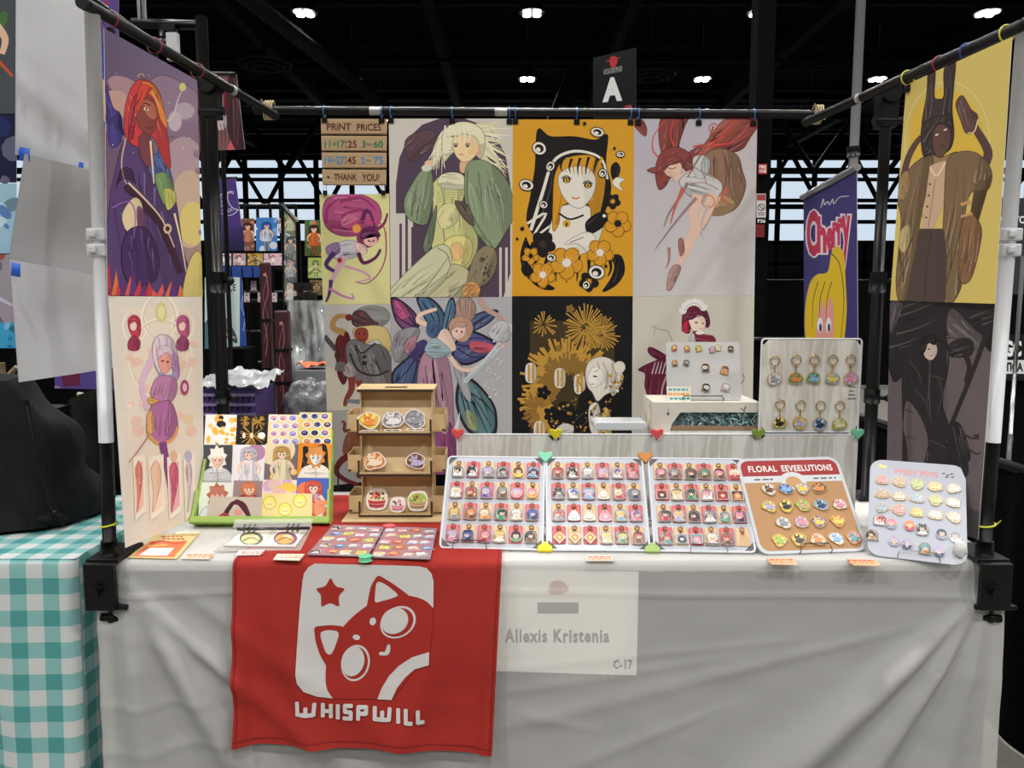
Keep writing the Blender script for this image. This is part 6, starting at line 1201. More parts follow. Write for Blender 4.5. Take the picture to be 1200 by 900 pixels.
# ---- three joined keychain boards
LEAN = math.radians(40)
B_DEF = [((514, 643), (637, 645.5)), ((640, 645.5), (763, 646.5)), ((766, 646.5), (887, 648.5))]
kt = empty('keychain_display', T(700, 646), 'row of three joined white plastic boards holding the keychains', 'display')
FR = []
for k, (bl, br) in enumerate(B_DEF):
    fr = board_frame(bl, br, LEAN, .295); FR.append(fr); O, U, W, N, w, h = fr
    m = MB(); m.prism(chamf(.004, .004, w-.004, h-.004, .03), (O, U, W, N), -.001, .0015); p_ = build(m, 'panel', PLASTIC_W, kt)
    m = MB(); m.tube([O+U*x+W*y for x, y in rrect(.003, .003, w-.003, h-.003, .012, 3)], .0035, 6, True); build(m, 'wire_frame', mat('white_coated_wire', (225, 228, 232), .3), p_)
    for i, (x, y, sx, sy) in enumerate(((.004, .004, 1, 1), (w-.004, .004, -1, 1), (.004, h-.004, 1, -1), (w-.004, h-.004, -1, -1))):
        m = MB(); m.prism([(x, y), (x+sx*.03, y), (x, y+sy*.03)], (O, U, W, N), -.002, -.0005); build(m, 'corner_gap_fill', mat('dark_gap_fill', (96, 90, 96), .4), p_)  # added dark triangles, coloured as the dark seen through the cut-out corners
    m = MB(); m.prism(chamf(.012, .012, w-.012, h-.012, .03), (O, U, W, N), .0016, .0018)
CAPS = [(-.021, .012), (-.021, .017), (-.012, .020), (0, .014), (.012, .020), (.021, .017), (.021, .004), (.006, -.012), (0, -.018), (-.006, -.012), (-.021, .004)]
HOUSE = [(-.02, -.012), (.02, -.012), (.021, .002), (.010, .010), (0, .018), (-.010, .010), (-.021, .002)]
for k, (top, c, nm) in enumerate(((1, (128, 206, 168), 'mint'), (0, (240, 216, 24), 'yellow'), (1, (196, 128, 44), 'orange'), (0, (164, 196, 106), 'lime'))):
    i = k//2; A, B = FR[i], FR[i+1]; c0 = (A[0]+A[1]*A[4]+B[0])*.5 if not top else (A[0]+A[1]*A[4]+A[2]*A[5]+B[0]+B[2]*B[5])*.5
    m = MB(); m.prism(CAPS if top else HOUSE, (c0+A[2]*(-.004 if top else .008), A[1], A[2], A[3]), -.006, .009); o = build(m, 'connector', mat(nm+'_connector', c, .4), kt, bevel=.0025); o['label'] = nm+' corner connector'
wire_easel(FR[0], .04, .135, 'wire easel under the left keychain board, over the flag', mat('dark_wire', (96, 60, 58), .4, .6)); wire_easel(FR[2], .10, .20, 'silver wire easel under the right keychain board', STEEL)
K1 = [['c black white', 'c black white', 'c lilac grey', 'c black grey', 'r brown yellow', 'c navy sky'], ['c cream white', 'c red brown', 'c lilac purple', 'c grey brown', 'r lilac pink', 'r pink gold'], ['c blonde grey', 'c orange brown', 'c cream orange', 'c black green', 'c white cream', 'c blue navy'], ['c lilac pink', 'c blue navy', 'c pink red', 'c blonde white', 'r black green', 'c black brown']]
K2 = [['c red brown', 'c black white', 'c white grey', 'c lilac pink', 'c purple white', 'c red pink'], ['c black grey', 'c blue white', 'c lilac sky', 'h cream grey', 'c cream red', 'c grey navy'], ['c red grey', 'h white grey', 'h cream brown', 'h pink lilac', 'c blonde sky', 'c purple pink'], ['d gold', 'd gold', 'd gold', 'c blonde cream', 'c blonde green', 'c red brown']]
K3 = [['c pink brown', 'c grey brown', 'c brown black', 'c green brown', 'c pink brown', 'r cream red'], ['s black red', 'c blonde cream', 'c black green', 'c pink white', 's red brown', 's orange navy'], ['c black red', 'c blonde lilac', 'c black maroon', 'c grey white', 'r grey teal', 'c pink navy'], ['c red teal', 's navy grey', 's pink teal', 'c cream white', 'c red brown', '']]
CARDM = {}
def card_mesh(pink):
    if pink in CARDM: return CARDM[pink]
    c = (210, 100, 106) if pink else (218, 178, 138); m = MB(); m.prism(rrect(-.0195, -.0265, .0195, .0265, .004, 2), LOC, 0, .0006, c)
    a = Art(lambda x, y: V3((x, y, .0006)), ZED, None, .0001, m); c2 = (222, 126, 124) if pink else (228, 200, 158)
    a.poly([(-.0165, .026), (-.006, .026), (-.0135, -.026), (-.0165, -.026)], c2); a.poly([(.004, .026), (.013, .026), (.018, .0), (.018, -.012)], c2)
    o = m.mesh('backing_card'); o.materials.append(CARD_INK); CARDM[pink] = o; return o
cm = MB(); cm.tube([(.0062*math.cos(t), .0215+.0062*math.sin(t), .003) for t in [2*math.pi*k/14 for k in range(14)]], .0011, 5, True); cm.tube([(0, .0165, .003), (.0035, .0125, .004), (0, .0085, .004), (-.003, .012, .004), (0, .0165, .003)], .0014, 5); cm.cyl((0, .0085, .006), (0, .004, .0065), .0011, seg=5)
CLASP = cm.mesh('clasp'); CLASP.materials.append(mat('dark_gold', (150, 112, 62), .3, 1))
BNAME = ['left', 'middle', 'right']; ROWN = ['top row', 'second row', 'third row', 'bottom row']
KNAME = {'c': '%s-haired figure charm', 'r': 'round %s charm', 's': 'square %s charm', 'd': '%s diamond-shaped charm', 'h': '%s bun-shaped charm'}
for b, KS in enumerate((K1, K2, K3)):
    O, U, W, N, w, h = FR[b]
    for r in range(4):
        for c in range(6):
            spec = KS[r][c].split(); pink = (r+c) % 2 == 1
            u = w*(.125+.1512*c); v = h*(.838-.228*r)
            c_ = O+U*u+W*v+N*.0035; M = frame_matrix(c_, U, W, N)
            cardn = 'pink' if pink else 'peach'
            if spec: lb = (KNAME[spec[0]] % spec[1])+' on %s card, %s, %s from left, %s keychain board' % (cardn, ROWN[r], ORD[c], BNAME[b])
            else: lb = 'empty peach card with bare hook, bottom right of the right keychain board'
            t = empty('keychain', label=lb, cat='keychain', group='keychains on the three white boards', M=M)
            shared('backing_card', card_mesh(pink), t); shared('clasp', CLASP, t)
            if spec:
                mb = charm_mesh(spec[0], CC[spec[1]], CC[spec[2]] if len(spec) > 2 else CC[spec[1]], .0172, b*100+r*10+c)
                o = lobj(mb, 'charm', GLOSS, t); o.location = (R.uniform(-.002, .002), -.0085, .003)
# ---- pin boards
def pin_board(fr, name, label, draw, base, th=.006, rad=.03):
    O, U, W, N, w, h = fr; m = MB(); m.prism(rrect(0, 0, w, h, rad, 5), (O, U, W, N), -th, 0); o = build(m, name, base, label=label, cat='pin board', bevel=.001)
    a = Art(lambda x, y: O+U*(x*w)+W*(y*h)+N*.0003, N); draw(a, w, h); build(a.mb, 'printed_art', CARD_INK, o); return o
fl = board_frame((890, 650), (1018, 645.5), LEAN, .297)
def d_floral(a, w, h):
    cor = rrect(.03, .03, .97, .97, .08, 5); a.poly(cor, (190, 146, 104)); a.poly([(.03, .78), (.97, .78)]+[(x, y) for x, y in rrect(.03, .78, .97, .97, .08, 5) if y > .88], (164, 58, 58)); a.rect(.03, .73, .97, .8, (214, 218, 222))
    a.ell(.5, .745, .125, .095, (214, 218, 222)); a.ell(.5, .73, .075, .06, (206, 160, 112)); a.text('FLORAL', .1, .845, .375, .915, (236, 232, 228), .03, ydown=False, space=1.1); a.text('EEVEELUTIONS', .42, .845, .915, .915, (236, 232, 228), .03, ydown=False, space=1.1)
    for x0, x1 in ((.13, .19), (.21, .27), (.28, .31), (.70, .75), (.77, .83), (.85, .88), (.90, .92)): a.rect(x0, .755, x1, .772, (110, 104, 104))
pin_board(fl, 'pin_board', 'brown pin board with red title band and flower pins', d_floral, mat('white_board_edge', (204, 207, 212), .35))
wire_easel(fl, .115, .205, 'black wire easel under the brown pin board', BLACKM)
PINS = [[('brown', 'white', .24), ('sky', 'blue', .40), ('yellow', 'lilac', .555), ('orange', 'brown', .715)], [('lilac', 'yellow', .20), ('black', 'yellow', .36), ('tan', 'lime', .52), ('navy', 'sky', .69), ('pink', 'white', .865)],
        [('grey', 'white', .29), ('pink', 'lilac', .46), ('yellow', 'purple', .62), ('yellow', 'orange', .80)], [('lime', 'yellow', .21), ('black', 'yellow', .39), ('orange', 'cream', .56), ('sky', 'white', .735), ('teal', 'pink', .90)]]
def place_pin(mb, fr, u, v, name, label, cat='pin', group=None, m_=None, rz=0, up=.001):
    O, U, W, N, w, h = fr; t = empty(name, label=label, cat=cat, group=group, M=frame_matrix(O+U*(u*w)+W*(v*h)+N*up, U, W, N)@Matrix.Rotation(rz, 4, 'Z'))
    lobj(mb, 'enamel_face', m_ or GLOSS, t); m = MB(); m.cyl((0, 0, -.0005), (0, 0, .001), .002, seg=6); lobj(m, 'pin_post', GOLD, t); return t
for r, row in enumerate(PINS):
    for c, (c1, c2, u) in enumerate(row): place_pin(critter_mesh(CC[c1], CC[c2], .0215, 300+r*10+c), fl, u, (.655, .475, .305, .13)[r], 'enamel_pin', '%s and %s flower pin, %s, %s from left, brown pin board' % (c1, c2, ROWN[r], ORD[c]), group='flower pins on the brown board', up=.0018)
ff = board_frame((1016, 650), (1134, 664), math.radians(34), .285)
def d_ff(a, w, h):
    a.text('FFXIV PINS', .27, .855, .72, .915, (238, 170, 172), .03, ydown=False, dy=.0); a.ell(.12, .93, .03, .02, (236, 232, 160)); a.ell(.16, .925, .02, .02, (236, 232, 160))
    for x, y in ((.76, .9), (.80, .885), (.84, .9), (.79, .865), (.85, .87)): a.line([(x, y), (x+.03, y+.004)], .01, (60, 60, 64), smooth=False)
    a.poly([(x*.7+.25, y*.5+.2) for x, y in ((0, 0),)]*3, (220, 220, 225)) if False else None
pin_board(ff, 'pin_board', 'white pin board with pink title and gold pins at the right end', d_ff, mat('pale_board', (190, 193, 205), .4), rad=.032)
wire_easel(ff, .075, .175, 'silver wire easel under the white pin board', STEEL)
FP = [['pink', 'tan', 'lime', 'yellow', 'cream'], ['tan', 'cream', 'sky', 'lime', 'white'], ['sky', 'pink', 'yellow', 'white', 'cream']]
for r, row in enumerate(FP):
    for c, cn in enumerate(row): place_pin(critter_mesh(mix(CC[cn], (235, 225, 205), .35), mix(CC[cn], (225, 200, 160), .5), .0168, 400+r*10+c, rim=(226, 196, 132)), ff, .135+.185*c, .775-.145*r-.006*c, 'enamel_pin', 'small gold-edged %s pin, %s, %s from left, white pin board' % (cn, ROWN[r], ORD[c]), group='gold pins on the white board')
for k, (cn, c2, u, v) in enumerate([('red', 'white', .115, .335), ('pink', 'grey', .24, .31), ('orange', 'red', .43, .31), ('black', 'white', .56, .285), ('navy', 'grey', .75, .26), ('grey', 'white', .885, .245), ('black', 'tan', .045, .175), ('lilac', 'grey', .275, .14), ('lilac', 'navy', .405, .125), ('teal', 'orange', .585, .10), ('lilac', 'navy', .725, .085)]):
    place_pin(charm_mesh('r' if k % 3 else 'c', CC[cn], CC[c2], .0152, 500+k, rim=(206, 208, 216)), ff, u, v+.02, 'acrylic_pin', 'round %s and %s head pin, %s of eleven on the lower white board' % (cn, c2, ['first', 'second', 'third', 'fourth', 'fifth', 'sixth', 'lower first', 'lower second', 'lower third', 'lower fourth', 'lower fifth'][k]), group='head pins on the white board')
O, U, W, N, w, h = ff; c = O+U*(w*.93)+W*.04+N*.01
m = MB(); m.ball(c, .016, (1, .7, 1.4), 14, 9, disp=lambda d: 1+.5*noise.noise(d*2.5)); build(m, 'paper_scrap', mat('white_tissue', (226, 226, 222), .8), label='crumpled white scrap at the corner of the white pin board', cat='paper')
# ---- cube shelf with wood-grain panels
WG = bpy.data.materials.new('pale_wood_grain_panel'); WG.use_nodes = True; nt = WG.node_tree; b = nt.nodes['Principled BSDF']; b.inputs['Roughness'].default_value = .3
tc = nt.nodes.new('ShaderNodeTexCoord'); mp_ = nt.nodes.new('ShaderNodeMapping'); mp_.inputs['Scale'].default_value = (1, 1, .12); nt.links.new(tc.outputs['Object'], mp_.inputs[0])
wv = nt.nodes.new('ShaderNodeTexNoise'); wv.inputs['Scale'].default_value = 42; wv.inputs['Detail'].default_value = 4; wv.inputs['Distortion'].default_value = 1.2; nt.links.new(mp_.outputs[0], wv.inputs['Vector'])
rm = nt.nodes.new('ShaderNodeValToRGB'); rm.color_ramp.elements[0].position = .36; rm.color_ramp.elements[0].color = lin((206, 202, 192)); rm.color_ramp.elements[1].position = .62; rm.color_ramp.elements[1].color = lin((236, 234, 227)); nt.links.new(wv.outputs[0], rm.inputs[0]); nt.links.new(rm.outputs[0], b.inputs['Base Color'])
SY = 2.40; SX = [P(x, 508, SY).x for x in (535, 651, 769.5, 888, 1006)]; SZ = P(700, 508, SY).z; SZ2 = P(950, 396, SY).z
ct = empty('cube_shelf', V3(((SX[0]+SX[4])/2, SY+.14, ZT)), 'pale wood-grain cube shelf of plastic panels behind the boards', 'shelf'); CW = mat('white_coated_wire', (225, 228, 232)); SD = .28
def panel(x0, x1, z0, z1, par):
    m = MB(); m.prism(chamf(x0+.004, z0+.004, x1-.004, z1-.004, .022), (V3((0, SY, 0)), EX, ZED, -EY), -.001, .001); o = build(m, 'front_panel', WG, par)
    m = MB(); m.tube([V3((x, SY, z)) for x, z in rrect(x0+.003, z0+.003, x1-.003, z1-.003, .01, 3)], .003, 6, True); build(m, 'wire_frame', CW, o)
for k in range(4):
    panel(SX[k], SX[k+1], ZT+.004, SZ, ct)
    if k != 2: continue
    m = MB(); rectm(SX[k]+.005, SX[k+1]-.005, SY+.005, SY+SD, SZ-.003, SZ, m); build(m, 'top_panel', WG, ct)
for k, x in enumerate(SX): m = MB(); rectm(x-.001, x+.001, SY+.006, SY+(SD if k in (2, 3) else .07), ZT+.004, SZ-.004, m); build(m, 'side_panel', WG, ct)
panel(SX[3], SX[4], SZ+.002, SZ2, ct)
for x in (SX[3]+.01, SX[4]-.01): m = MB(); m.cyl((x, SY+.006, ZT+.004), (x, SY+.006, SZ2-.02), .004, seg=8); build(m, 'support_rod', CW, ct)
for k, (x, z, c, nm) in enumerate(((SX[0]+.004, SZ, (226, 84, 86), 'red'), (SX[1], SZ, (222, 204, 30), 'bright yellow'), (SX[2], SZ, (226, 84, 92), 'coral'), (SX[3], SZ, (126, 148, 60), 'olive'), (SX[4]-.006, SZ, (122, 200, 160), 'mint green'))):
    m = MB(); m.prism(CAPS, (V3((x, SY-.004, z-.002)), EX*.9, ZED*.9, -EY), -.004, .008); o = build(m, 'connector', mat(nm.replace(' ', '_')+'_connector2', c, .4), ct, bevel=.002); o['label'] = nm+' panel connector'
m = MB(); m.prism([(-.008, 0), (.006, 0), (.012, .055)], (V3((SX[0], SY-.002, SZ+.015)), EX, ZED, -EY), -.001, .002); o = build(m, 'connector_spike', CW, ct)
m = MB(); m.prism(rrect(0, 0, .17, .028, .012, 3), (V3((P(698, 505, SY).x, SY+.05, SZ+.0005)), EX, ZED, -EY), -.1, 0); build(m, 'clear_tray', mat('clear_tray_plastic', (216, 220, 224), .15, noise_amt=.02), label='low clear plastic tray on the cube shelf below the fireworks poster', cat='tray', bevel=.004)
# hanging key rings on the upper panel
KR = [('grey', 'white', 908, 419, 0), ('orange', 'green', 933, 418, 0), ('sky', 'green', 954.5, 418, 0), ('yellow', 'sky', 976, 418, 0), ('pink', 'lilac', 997, 418, 0), ('black', 'yellow', 914, 470, 1), ('lilac', 'yellow', 938, 471, 1), ('navy', 'sky', 961.5, 472, 1), ('cream', 'lime', 984, 472, 1)]
for k, (c1, c2, px, py, rw) in enumerate(KR):
    c = P(px, py, SY-.004); t = empty('key_ring', label='%s and %s animal charm on gold key ring, %s row of the wood-grain panel' % (c1, c2, 'upper' if rw == 0 else 'lower'), cat='key ring', group='key rings on the upper panel', M=frame_matrix(c, EX, ZED, -EY))
    m = MB(); m.tube([(.0145*math.cos(q), .0 + .0145*math.sin(q)-.012+.002, .003) for q in [2*math.pi*i/20 for i in range(20)]], .0016, 6, True); lobj(m, 'ring', GOLD, t)
    m = MB()
    for i in range(4): m.tube([(.002*math.cos(q)*(1 if i % 2 else .5), -.028-.0055*i+.0035*math.sin(q), .003+.002*math.sin(q)*(0 if i % 2 else 1)) for q in [2*math.pi*j/8 for j in range(8)]], .0008, 4, True)
    lobj(m, 'chain', GOLD, t); mb = critter_mesh(CC[c1], CC[c2], .022, 600+k); o = lobj(mb, 'charm', GLOSS, t); o.location = (0, -.066, .002)
a = Art(lambda x, y: P(x, y, SY-.0012), V3((0, -1, 0)))
for x0, x1, y in ((994, 997, 452), (998, 1002, 453), (995, 1001, 457.5), (994, 1002, 462), (993, 1003, 466.5)): a.rect(x0, y, x1, y+1.6, (110, 108, 102))
build(a.mb, 'printed_note', INK, label='tiny printed price note on the upper wood-grain panel', cat='note')
# white box with window
BX0 = P(764, 508, 2.44).x; BX1 = P(893, 508, 2.44).x-.012; BZ1 = P(790, 471, 2.44).z; t = empty('window_box', ((BX0+BX1)/2, 2.5, SZ), 'white cardboard box with a window of shiny shreds on the shelf', 'box'); WB = mat('white_card_box', (222, 218, 206), .55, noise_amt=.02); by0, by1 = 2.43, 2.62
m = MB(); xw = BX0+.028; O = V3((0, by0, 0))
wz0, wz1 = SZ+.006, SZ+(BZ1-SZ)*.66; wx0, wx1 = BX0+.055, BX1-.002
m.box(((BX0+BX1)/2, (by0+by1)/2, BZ1-.0015), (BX1-BX0, by1-by0, .003)); m.box(((BX0+BX1)/2, by1, (SZ+BZ1)/2), (BX1-BX0, .003, BZ1-SZ)); m.box((BX0, (by0+by1)/2, (SZ+BZ1)/2), (.003, by1-by0, BZ1-SZ)); m.box((BX1, (by0+by1)/2, (SZ+BZ1)/2), (.003, by1-by0, BZ1-SZ)); m.box(((BX0+BX1)/2, (by0+by1)/2, SZ+.002), (BX1-BX0, by1-by0, .003))
m.prism([(BX0, SZ), (wx0, SZ), (wx0, wz0), (wx0+.005, wz0+.018), (wx0+.03, wz1), (wx1, wz1), (BX1, wz1), (BX1, BZ1), (BX0, BZ1)], (O, EX, ZED, -EY), -.001, .001); build(m, 'box_body', WB, t)
m = MB(); m.prism([(wx0+.002, wz0), (wx1, wz0), (wx1, wz0+.012), (wx0+.006, wz0+.014)], (O, EX, ZED, -EY), -.004, -.002); build(m, 'window_sill', mat('kraft_card', (150, 118, 92), .7), t)
a = Art(lambda x, y: P(x, y, by0-.0012), V3((0, -1, 0))); a.ell(783, 485, 1.6, 1.8, (90, 90, 96)); a.line([(783, 479), (783, 485)], .8, (90, 90, 96)); a.line([(868, 478), (872, 482), (874, 487)], 1.4, (120, 125, 122)); a.line([(874, 476), (872, 483), (876, 488)], 1.6, (104, 122, 116)); build(a.mb, 'printed_art', INK, t)
a = Art(lambda x, y: V3((BX0-.0022, by0+x, SZ+y)), V3((-1, 0, 0))); a.ell(.05, .05, .02, .035, (190, 175, 120)); a.ell(.05, .05, .012, .025, (222, 214, 190)); a.blob([(.1, .02), (.12, .05), (.11, .01)], (150, 130, 160)); build(a.mb, 'side_print', INK, t)
SHR = mat('iridescent_shred', (150, 196, 200), .15, .25, spec=.9); m = MB(); r_ = random.Random(11)
for i in range(420):
    c = V3((r_.uniform(wx0+.012, wx1-.004), by0+r_.uniform(.008, .05), r_.uniform(wz0+.004, wz1-.006))); d1 = V3((r_.uniform(-1, 1), r_.uniform(-1, 1), r_.uniform(-1, 1)))*.011; d2 = V3((r_.uniform(-1, 1), r_.uniform(-1, 1), r_.uniform(-1, 1)))*.006
    if c.x < wx0+.03 and c.z > wz1-.02: continue
    m.add([c-d1, c-d1+d2, c+d1+d2*.5, c+d1], [(0, 1, 2, 3)])
nt = SHR.node_tree; gn = nt.nodes.new('ShaderNodeTexNoise'); gn.inputs['Scale'].default_value = 70; tcx = nt.nodes.new('ShaderNodeTexCoord'); nt.links.new(tcx.outputs['Object'], gn.inputs['Vector']); cr = nt.nodes.new('ShaderNodeValToRGB'); cr.color_ramp.elements[0].color = lin((150, 215, 205)); cr.color_ramp.elements[0].position = .3; cr.color_ramp.elements[1].color = lin((232, 226, 244)); cr.color_ramp.elements[1].position = .7; e3 = cr.color_ramp.elements.new(.5); e3.color = lin((190, 226, 236)); nt.links.new(gn.outputs[0], cr.inputs[0]); nt.links.new(cr.outputs[0], nt.nodes['Principled BSDF'].inputs['Base Color'])
build(m, 'foil_shred', SHR, label='iridescent foil shred filling the white window box', cat='foil shred', kind='stuff')
# clear acrylic pin stand on the box
def frame_up(blx, brx, py, Y, lean, ytop):
    O = P(blx, py, Y); E = P(brx, py, Y); O.z = E.z = BZ1+.003; U = (E-O); w_ = U.length; U.normalize(); W = (ZED*math.cos(lean)+EY*math.sin(lean)).normalized(); return O, U, W, U.cross(W).normalized(), w_, ytop
ac = frame_up(782, 869, 472, 2.46, math.radians(14), .187); O, U, W, N, w, h = ac
t = empty('acrylic_stand', O, 'frosted clear acrylic pin panel standing on the white box', 'pin board')
m = MB(); m.prism(rrect(0, 0, w, h, .008, 3), (O, U, W, N), -.003, 0); build(m, 'panel', mat('frosted_acrylic', (212, 211, 210), .3, spec=.5, alpha=.82), t)
m = MB()
for x in (.05, .155): m.tube([O+U*x+W*.11+N*-.006, O+U*(x+(.0 if x < .1 else .02))+W*.003-N*.004+EY*.05], .0016, 6)
build(m, 'prop_wire', STEEL, t); m = MB(); m.tube([O+U*.045-N*.004+W*.0, O+U*.045+N*.012+W*.002, O+U*.05+N*.013+W*.012, O+U*.17+N*.013+W*.012, O+U*.175+N*.012+W*.002, O+U*.175-N*.004], .0016, 6); build(m, 'wire_lip', BLACKM, t)
for k, (c1, c2, px, py) in enumerate([('yellow', 'red', 790, 408), ('yellow', 'red', 805, 409), ('lime', 'yellow', 818.5, 408.5), ('lilac', 'pink', 834, 410), ('yellow', 'white', 841.5, 408), ('brown', 'black', 856, 409), ('gold', 'brown', 790.5, 426), ('grey', 'black', 804, 425.5), ('cream', 'black', 826.5, 431.5), ('brown', 'orange', 849, 434), ('white', 'black', 827, 454.5), ('white', 'grey', 850, 454.5)]):
    p = onplane(px, py, O, N); d = p-O; u_, v_ = d.dot(U)/w, d.dot(W)/h; s_ = .0105 if k < 8 else .0145
    place_pin(charm_mesh('c', CC[c1], CC[c2], s_*.9, 700+k, rim=(205, 170, 95)), ac, u_, v_, 'enamel_pin', 'small %s and %s pin on the clear panel, %s' % (c1, c2, ['first in its top row', 'second in its top row', 'third in its top row', 'fourth in its top row', 'fifth in its top row', 'sixth in its top row', 'second row left', 'second row beside it', 'middle, above the white pins', 'middle right, tilted', 'lower left one', 'lower right one'][k]), group='pins on the clear panel', rz=R.uniform(-.3, .3), up=.0008)
def scribble(a, x0, y0, x1, y1, rows, seed):
    r = random.Random(seed); dy = (y1-y0)/len(rows)
    for i, c in enumerate(rows):
        x = x0+r.uniform(0, .1)*(x1-x0); y = y0+dy*(i+.25)
        while x < x1-.05*(x1-x0): l = r.uniform(.08, .22)*(x1-x0); a.rect(x, y, min(x+l, x1), y+dy*.45, c); x += l+.05*(x1-x0)
O2 = O+N*.004; q = [onplane(x, y, O2, N) for x, y in ((781, 453), (810, 453), (810, 471), (782, 471))]
o = sheet(q, N, 'price_card', mat('price_card_paper', (232, 226, 206), .5), .0008, label='small price card leaning on the clear pin panel', cat='card'); a = Art(lambda x, y: onplane(x, y, O2, N), N); scribble(a, 783, 454, 808, 470, [(60, 150, 160), (228, 140, 70), (60, 150, 160)], 3); build(a.mb, 'printed_art', INK, o)
# ---- wooden tiered stand
PLY = mat('birch_plywood', (216, 188, 142), .5, noise_amt=.07, nscale=16); BURN = mat('laser_burnt_edge', (62, 42, 28), .7)
WY = 2.42; wx0, wx1 = P(422, 608, WY).x, P(506, 608, WY).x; zt_ = P(465, 458, WY).z; t = empty('tiered_stand', ((wx0+wx1)/2, WY, ZT), 'birch plywood tiered sticker stand with side trays', 'display stand')
yb_ = WY+.12
m = MB(); m.box(((wx0+wx1)/2, WY+.06, ZT+.0095), (wx1-wx0+.1, .21, .008)); build(m, 'base', PLY, t, bevel=.003)
m = MB(); m.box(((wx0+wx1)/2, WY+.06, ZT+.0055), (wx1-wx0+.095, .205, .002)); build(m, 'base_underside', BURN, t)
m = MB(); rectm(wx0, wx1, yb_-.004, yb_, ZT+.014, zt_, m); build(m, 'back_board', PLY, t)
m = MB(); m.box(((wx0+wx1)/2, WY+.075, zt_+.003), (wx1-wx0+.02, .10, .006), Matrix.Rotation(math.radians(3), 3, 'X')); build(m, 'lid', PLY, t, bevel=.001); m = MB(); m.box(((wx0+wx1)/2, WY+.0245, zt_-.003), (wx1-wx0+.012, .003, .008)); build(m, 'lid_edge', BURN, t); m = MB(); m.box(((wx0+wx1)/2, WY+.05, zt_+.0068), (.07, .012, .001)); build(m, 'lid_slot', BURN, t)
lev = [P(460, y, WY-.005).z for y in (603, 555, 507)]
for sx in (wx0, wx1):
    m = MB(); pr = [(WY+.1, ZT+.014)]; rectm(sx-.002, sx+.002, WY-.004, yb_, ZT+.014, lev[0]+.035, m)
    for i in (1, 2): rectm(sx-.002, sx+.002, WY-.004, yb_, lev[i]-.01, lev[i]+.04, m)
    rectm(sx-.002, sx+.002, WY+.045, yb_, ZT+.014, zt_, m); build(m, 'side_board', PLY, t)
    for i in range(3): m = MB(); rectm(sx-.003, sx+.003, WY-.006, WY-.003, lev[i]-.012, lev[i]+.042, m); build(m, 'burnt_edge', BURN, t)
for i in range(3):
    m = MB(); rectm(wx0, wx1, WY-.004, yb_, lev[i]-.006, lev[i], m); build(m, 'shelf', PLY, t)
    sl = MB(); hh = (lev[i+1]-lev[i]-.012) if i < 2 else (zt_-lev[i]-.006); sl.add([(wx0+.003, WY+.03, lev[i]), (wx1-.003, WY+.03, lev[i]), (wx1-.003, WY+.085, lev[i]+hh), (wx0+.003, WY+.085, lev[i]+hh), (wx0+.003, WY+.033, lev[i]), (wx1-.003, WY+.033, lev[i]), (wx1-.003, WY+.088, lev[i]+hh), (wx0+.003, WY+.088, lev[i]+hh)], [(0, 1, 2, 3), (7, 6, 5, 4), (0, 4, 5, 1), (2, 6, 7, 3), (0, 3, 7, 4), (1, 5, 6, 2)]); build(sl, 'sloping_back', PLY, t)
    m = MB(); rectm(wx0, wx1, WY-.0065, WY-.004, lev[i]-.009, lev[i]+.004, m); build(m, 'shelf_front', BURN, t); m = MB(); rectm(wx0+.002, wx1-.002, WY-.0067, WY-.0062, lev[i]-.001, lev[i]+.005, m); build(m, 'shelf_lip', PLY, t)
    for sx, s_ in ((wx0, -1), (wx1, 1)):
        z0 = lev[i]-.004; x_a, x_b = sorted((sx, sx+s_*.042)); m = MB(); rectm(x_a, x_b, WY+.035, WY+.038, z0, z0+.055, m); rectm(x_a, x_b, WY+.035, yb_, z0, z0+.004, m); xo = sx+s_*.042; rectm(min(xo, xo-s_*.003), max(xo, xo-s_*.003), WY+.035, yb_, z0, z0+.06, m); rectm(x_a, x_b, yb_-.004, yb_, z0, z0+.065, m); build(m, 'side_tray', PLY, t)
        m = MB(); xq = sx+s_*.036; m.box((xq, WY+.0345, z0+.006), (.009, .002, .005)); build(m, 'tray_notch', BURN, t)
ST = [(2, .10, 'orange', 'yellow', .045, 'orange cat sticker, top shelf left'), (2, .46, 'white', 'grey', .047, 'white and grey bird sticker, top shelf middle'), (2, .81, 'grey', 'grey', .047, 'dark grey sticker, top shelf right'), (1, .16, 'cream', 'orange', .047, 'cat in a box sticker, middle shelf left'), (1, .82, 'lilac', 'brown', .042, 'pale brown sticker, middle shelf right'), (0, .17, 'cream', 'red', .05, 'white and red food sticker, bottom shelf left'), (0, .52, 'white', 'pink', .036, 'pink and white cake sticker, bottom shelf middle'), (0, .83, 'lime', 'tan', .047, 'green salad sticker, bottom shelf right')]
for k, (lv, u, c1, c2, s_, lb) in enumerate(ST):
    s2 = s_*.78; c = V3((wx0+(wx1-wx0)*(.06+.88*u), WY+.012+.012*(k % 3), lev[lv]+s2*1.0)); t2 = empty('die_cut_sticker', label=lb, cat='sticker', group='stickers in the wooden stand', M=frame_matrix(c, EX, (ZED*.97+EY*.24).normalized(), (-EY*.97+ZED*.24).normalized()))
    mb = critter_mesh(CC[c1], CC[c2], s2*.93, 800+k, rim=(236, 234, 230), th=.0008) if lv else bowl_mesh(CC[c1], CC[c2], s2*.95, k); lobj(mb, 'sticker_sheet', INK, t2)
    if lv == 2: m = MB(); m.prism(rrect(-s2*.75, -s2*1.02, s2*.75, -s2*.84, .003, 2), LOC, .001, .0016, (236, 234, 228)); a = Art(lambda x, y: V3((x, y, .0017)), ZED, mb=m); a.rect(-s2*.6, -s2*.97, -s2*.1, -s2*.9, (60, 55, 50)); a.rect(0, -s2*.97, s2*.55, -s2*.9, (60, 55, 50)); lobj(m, 'name_strip', INK, t2)
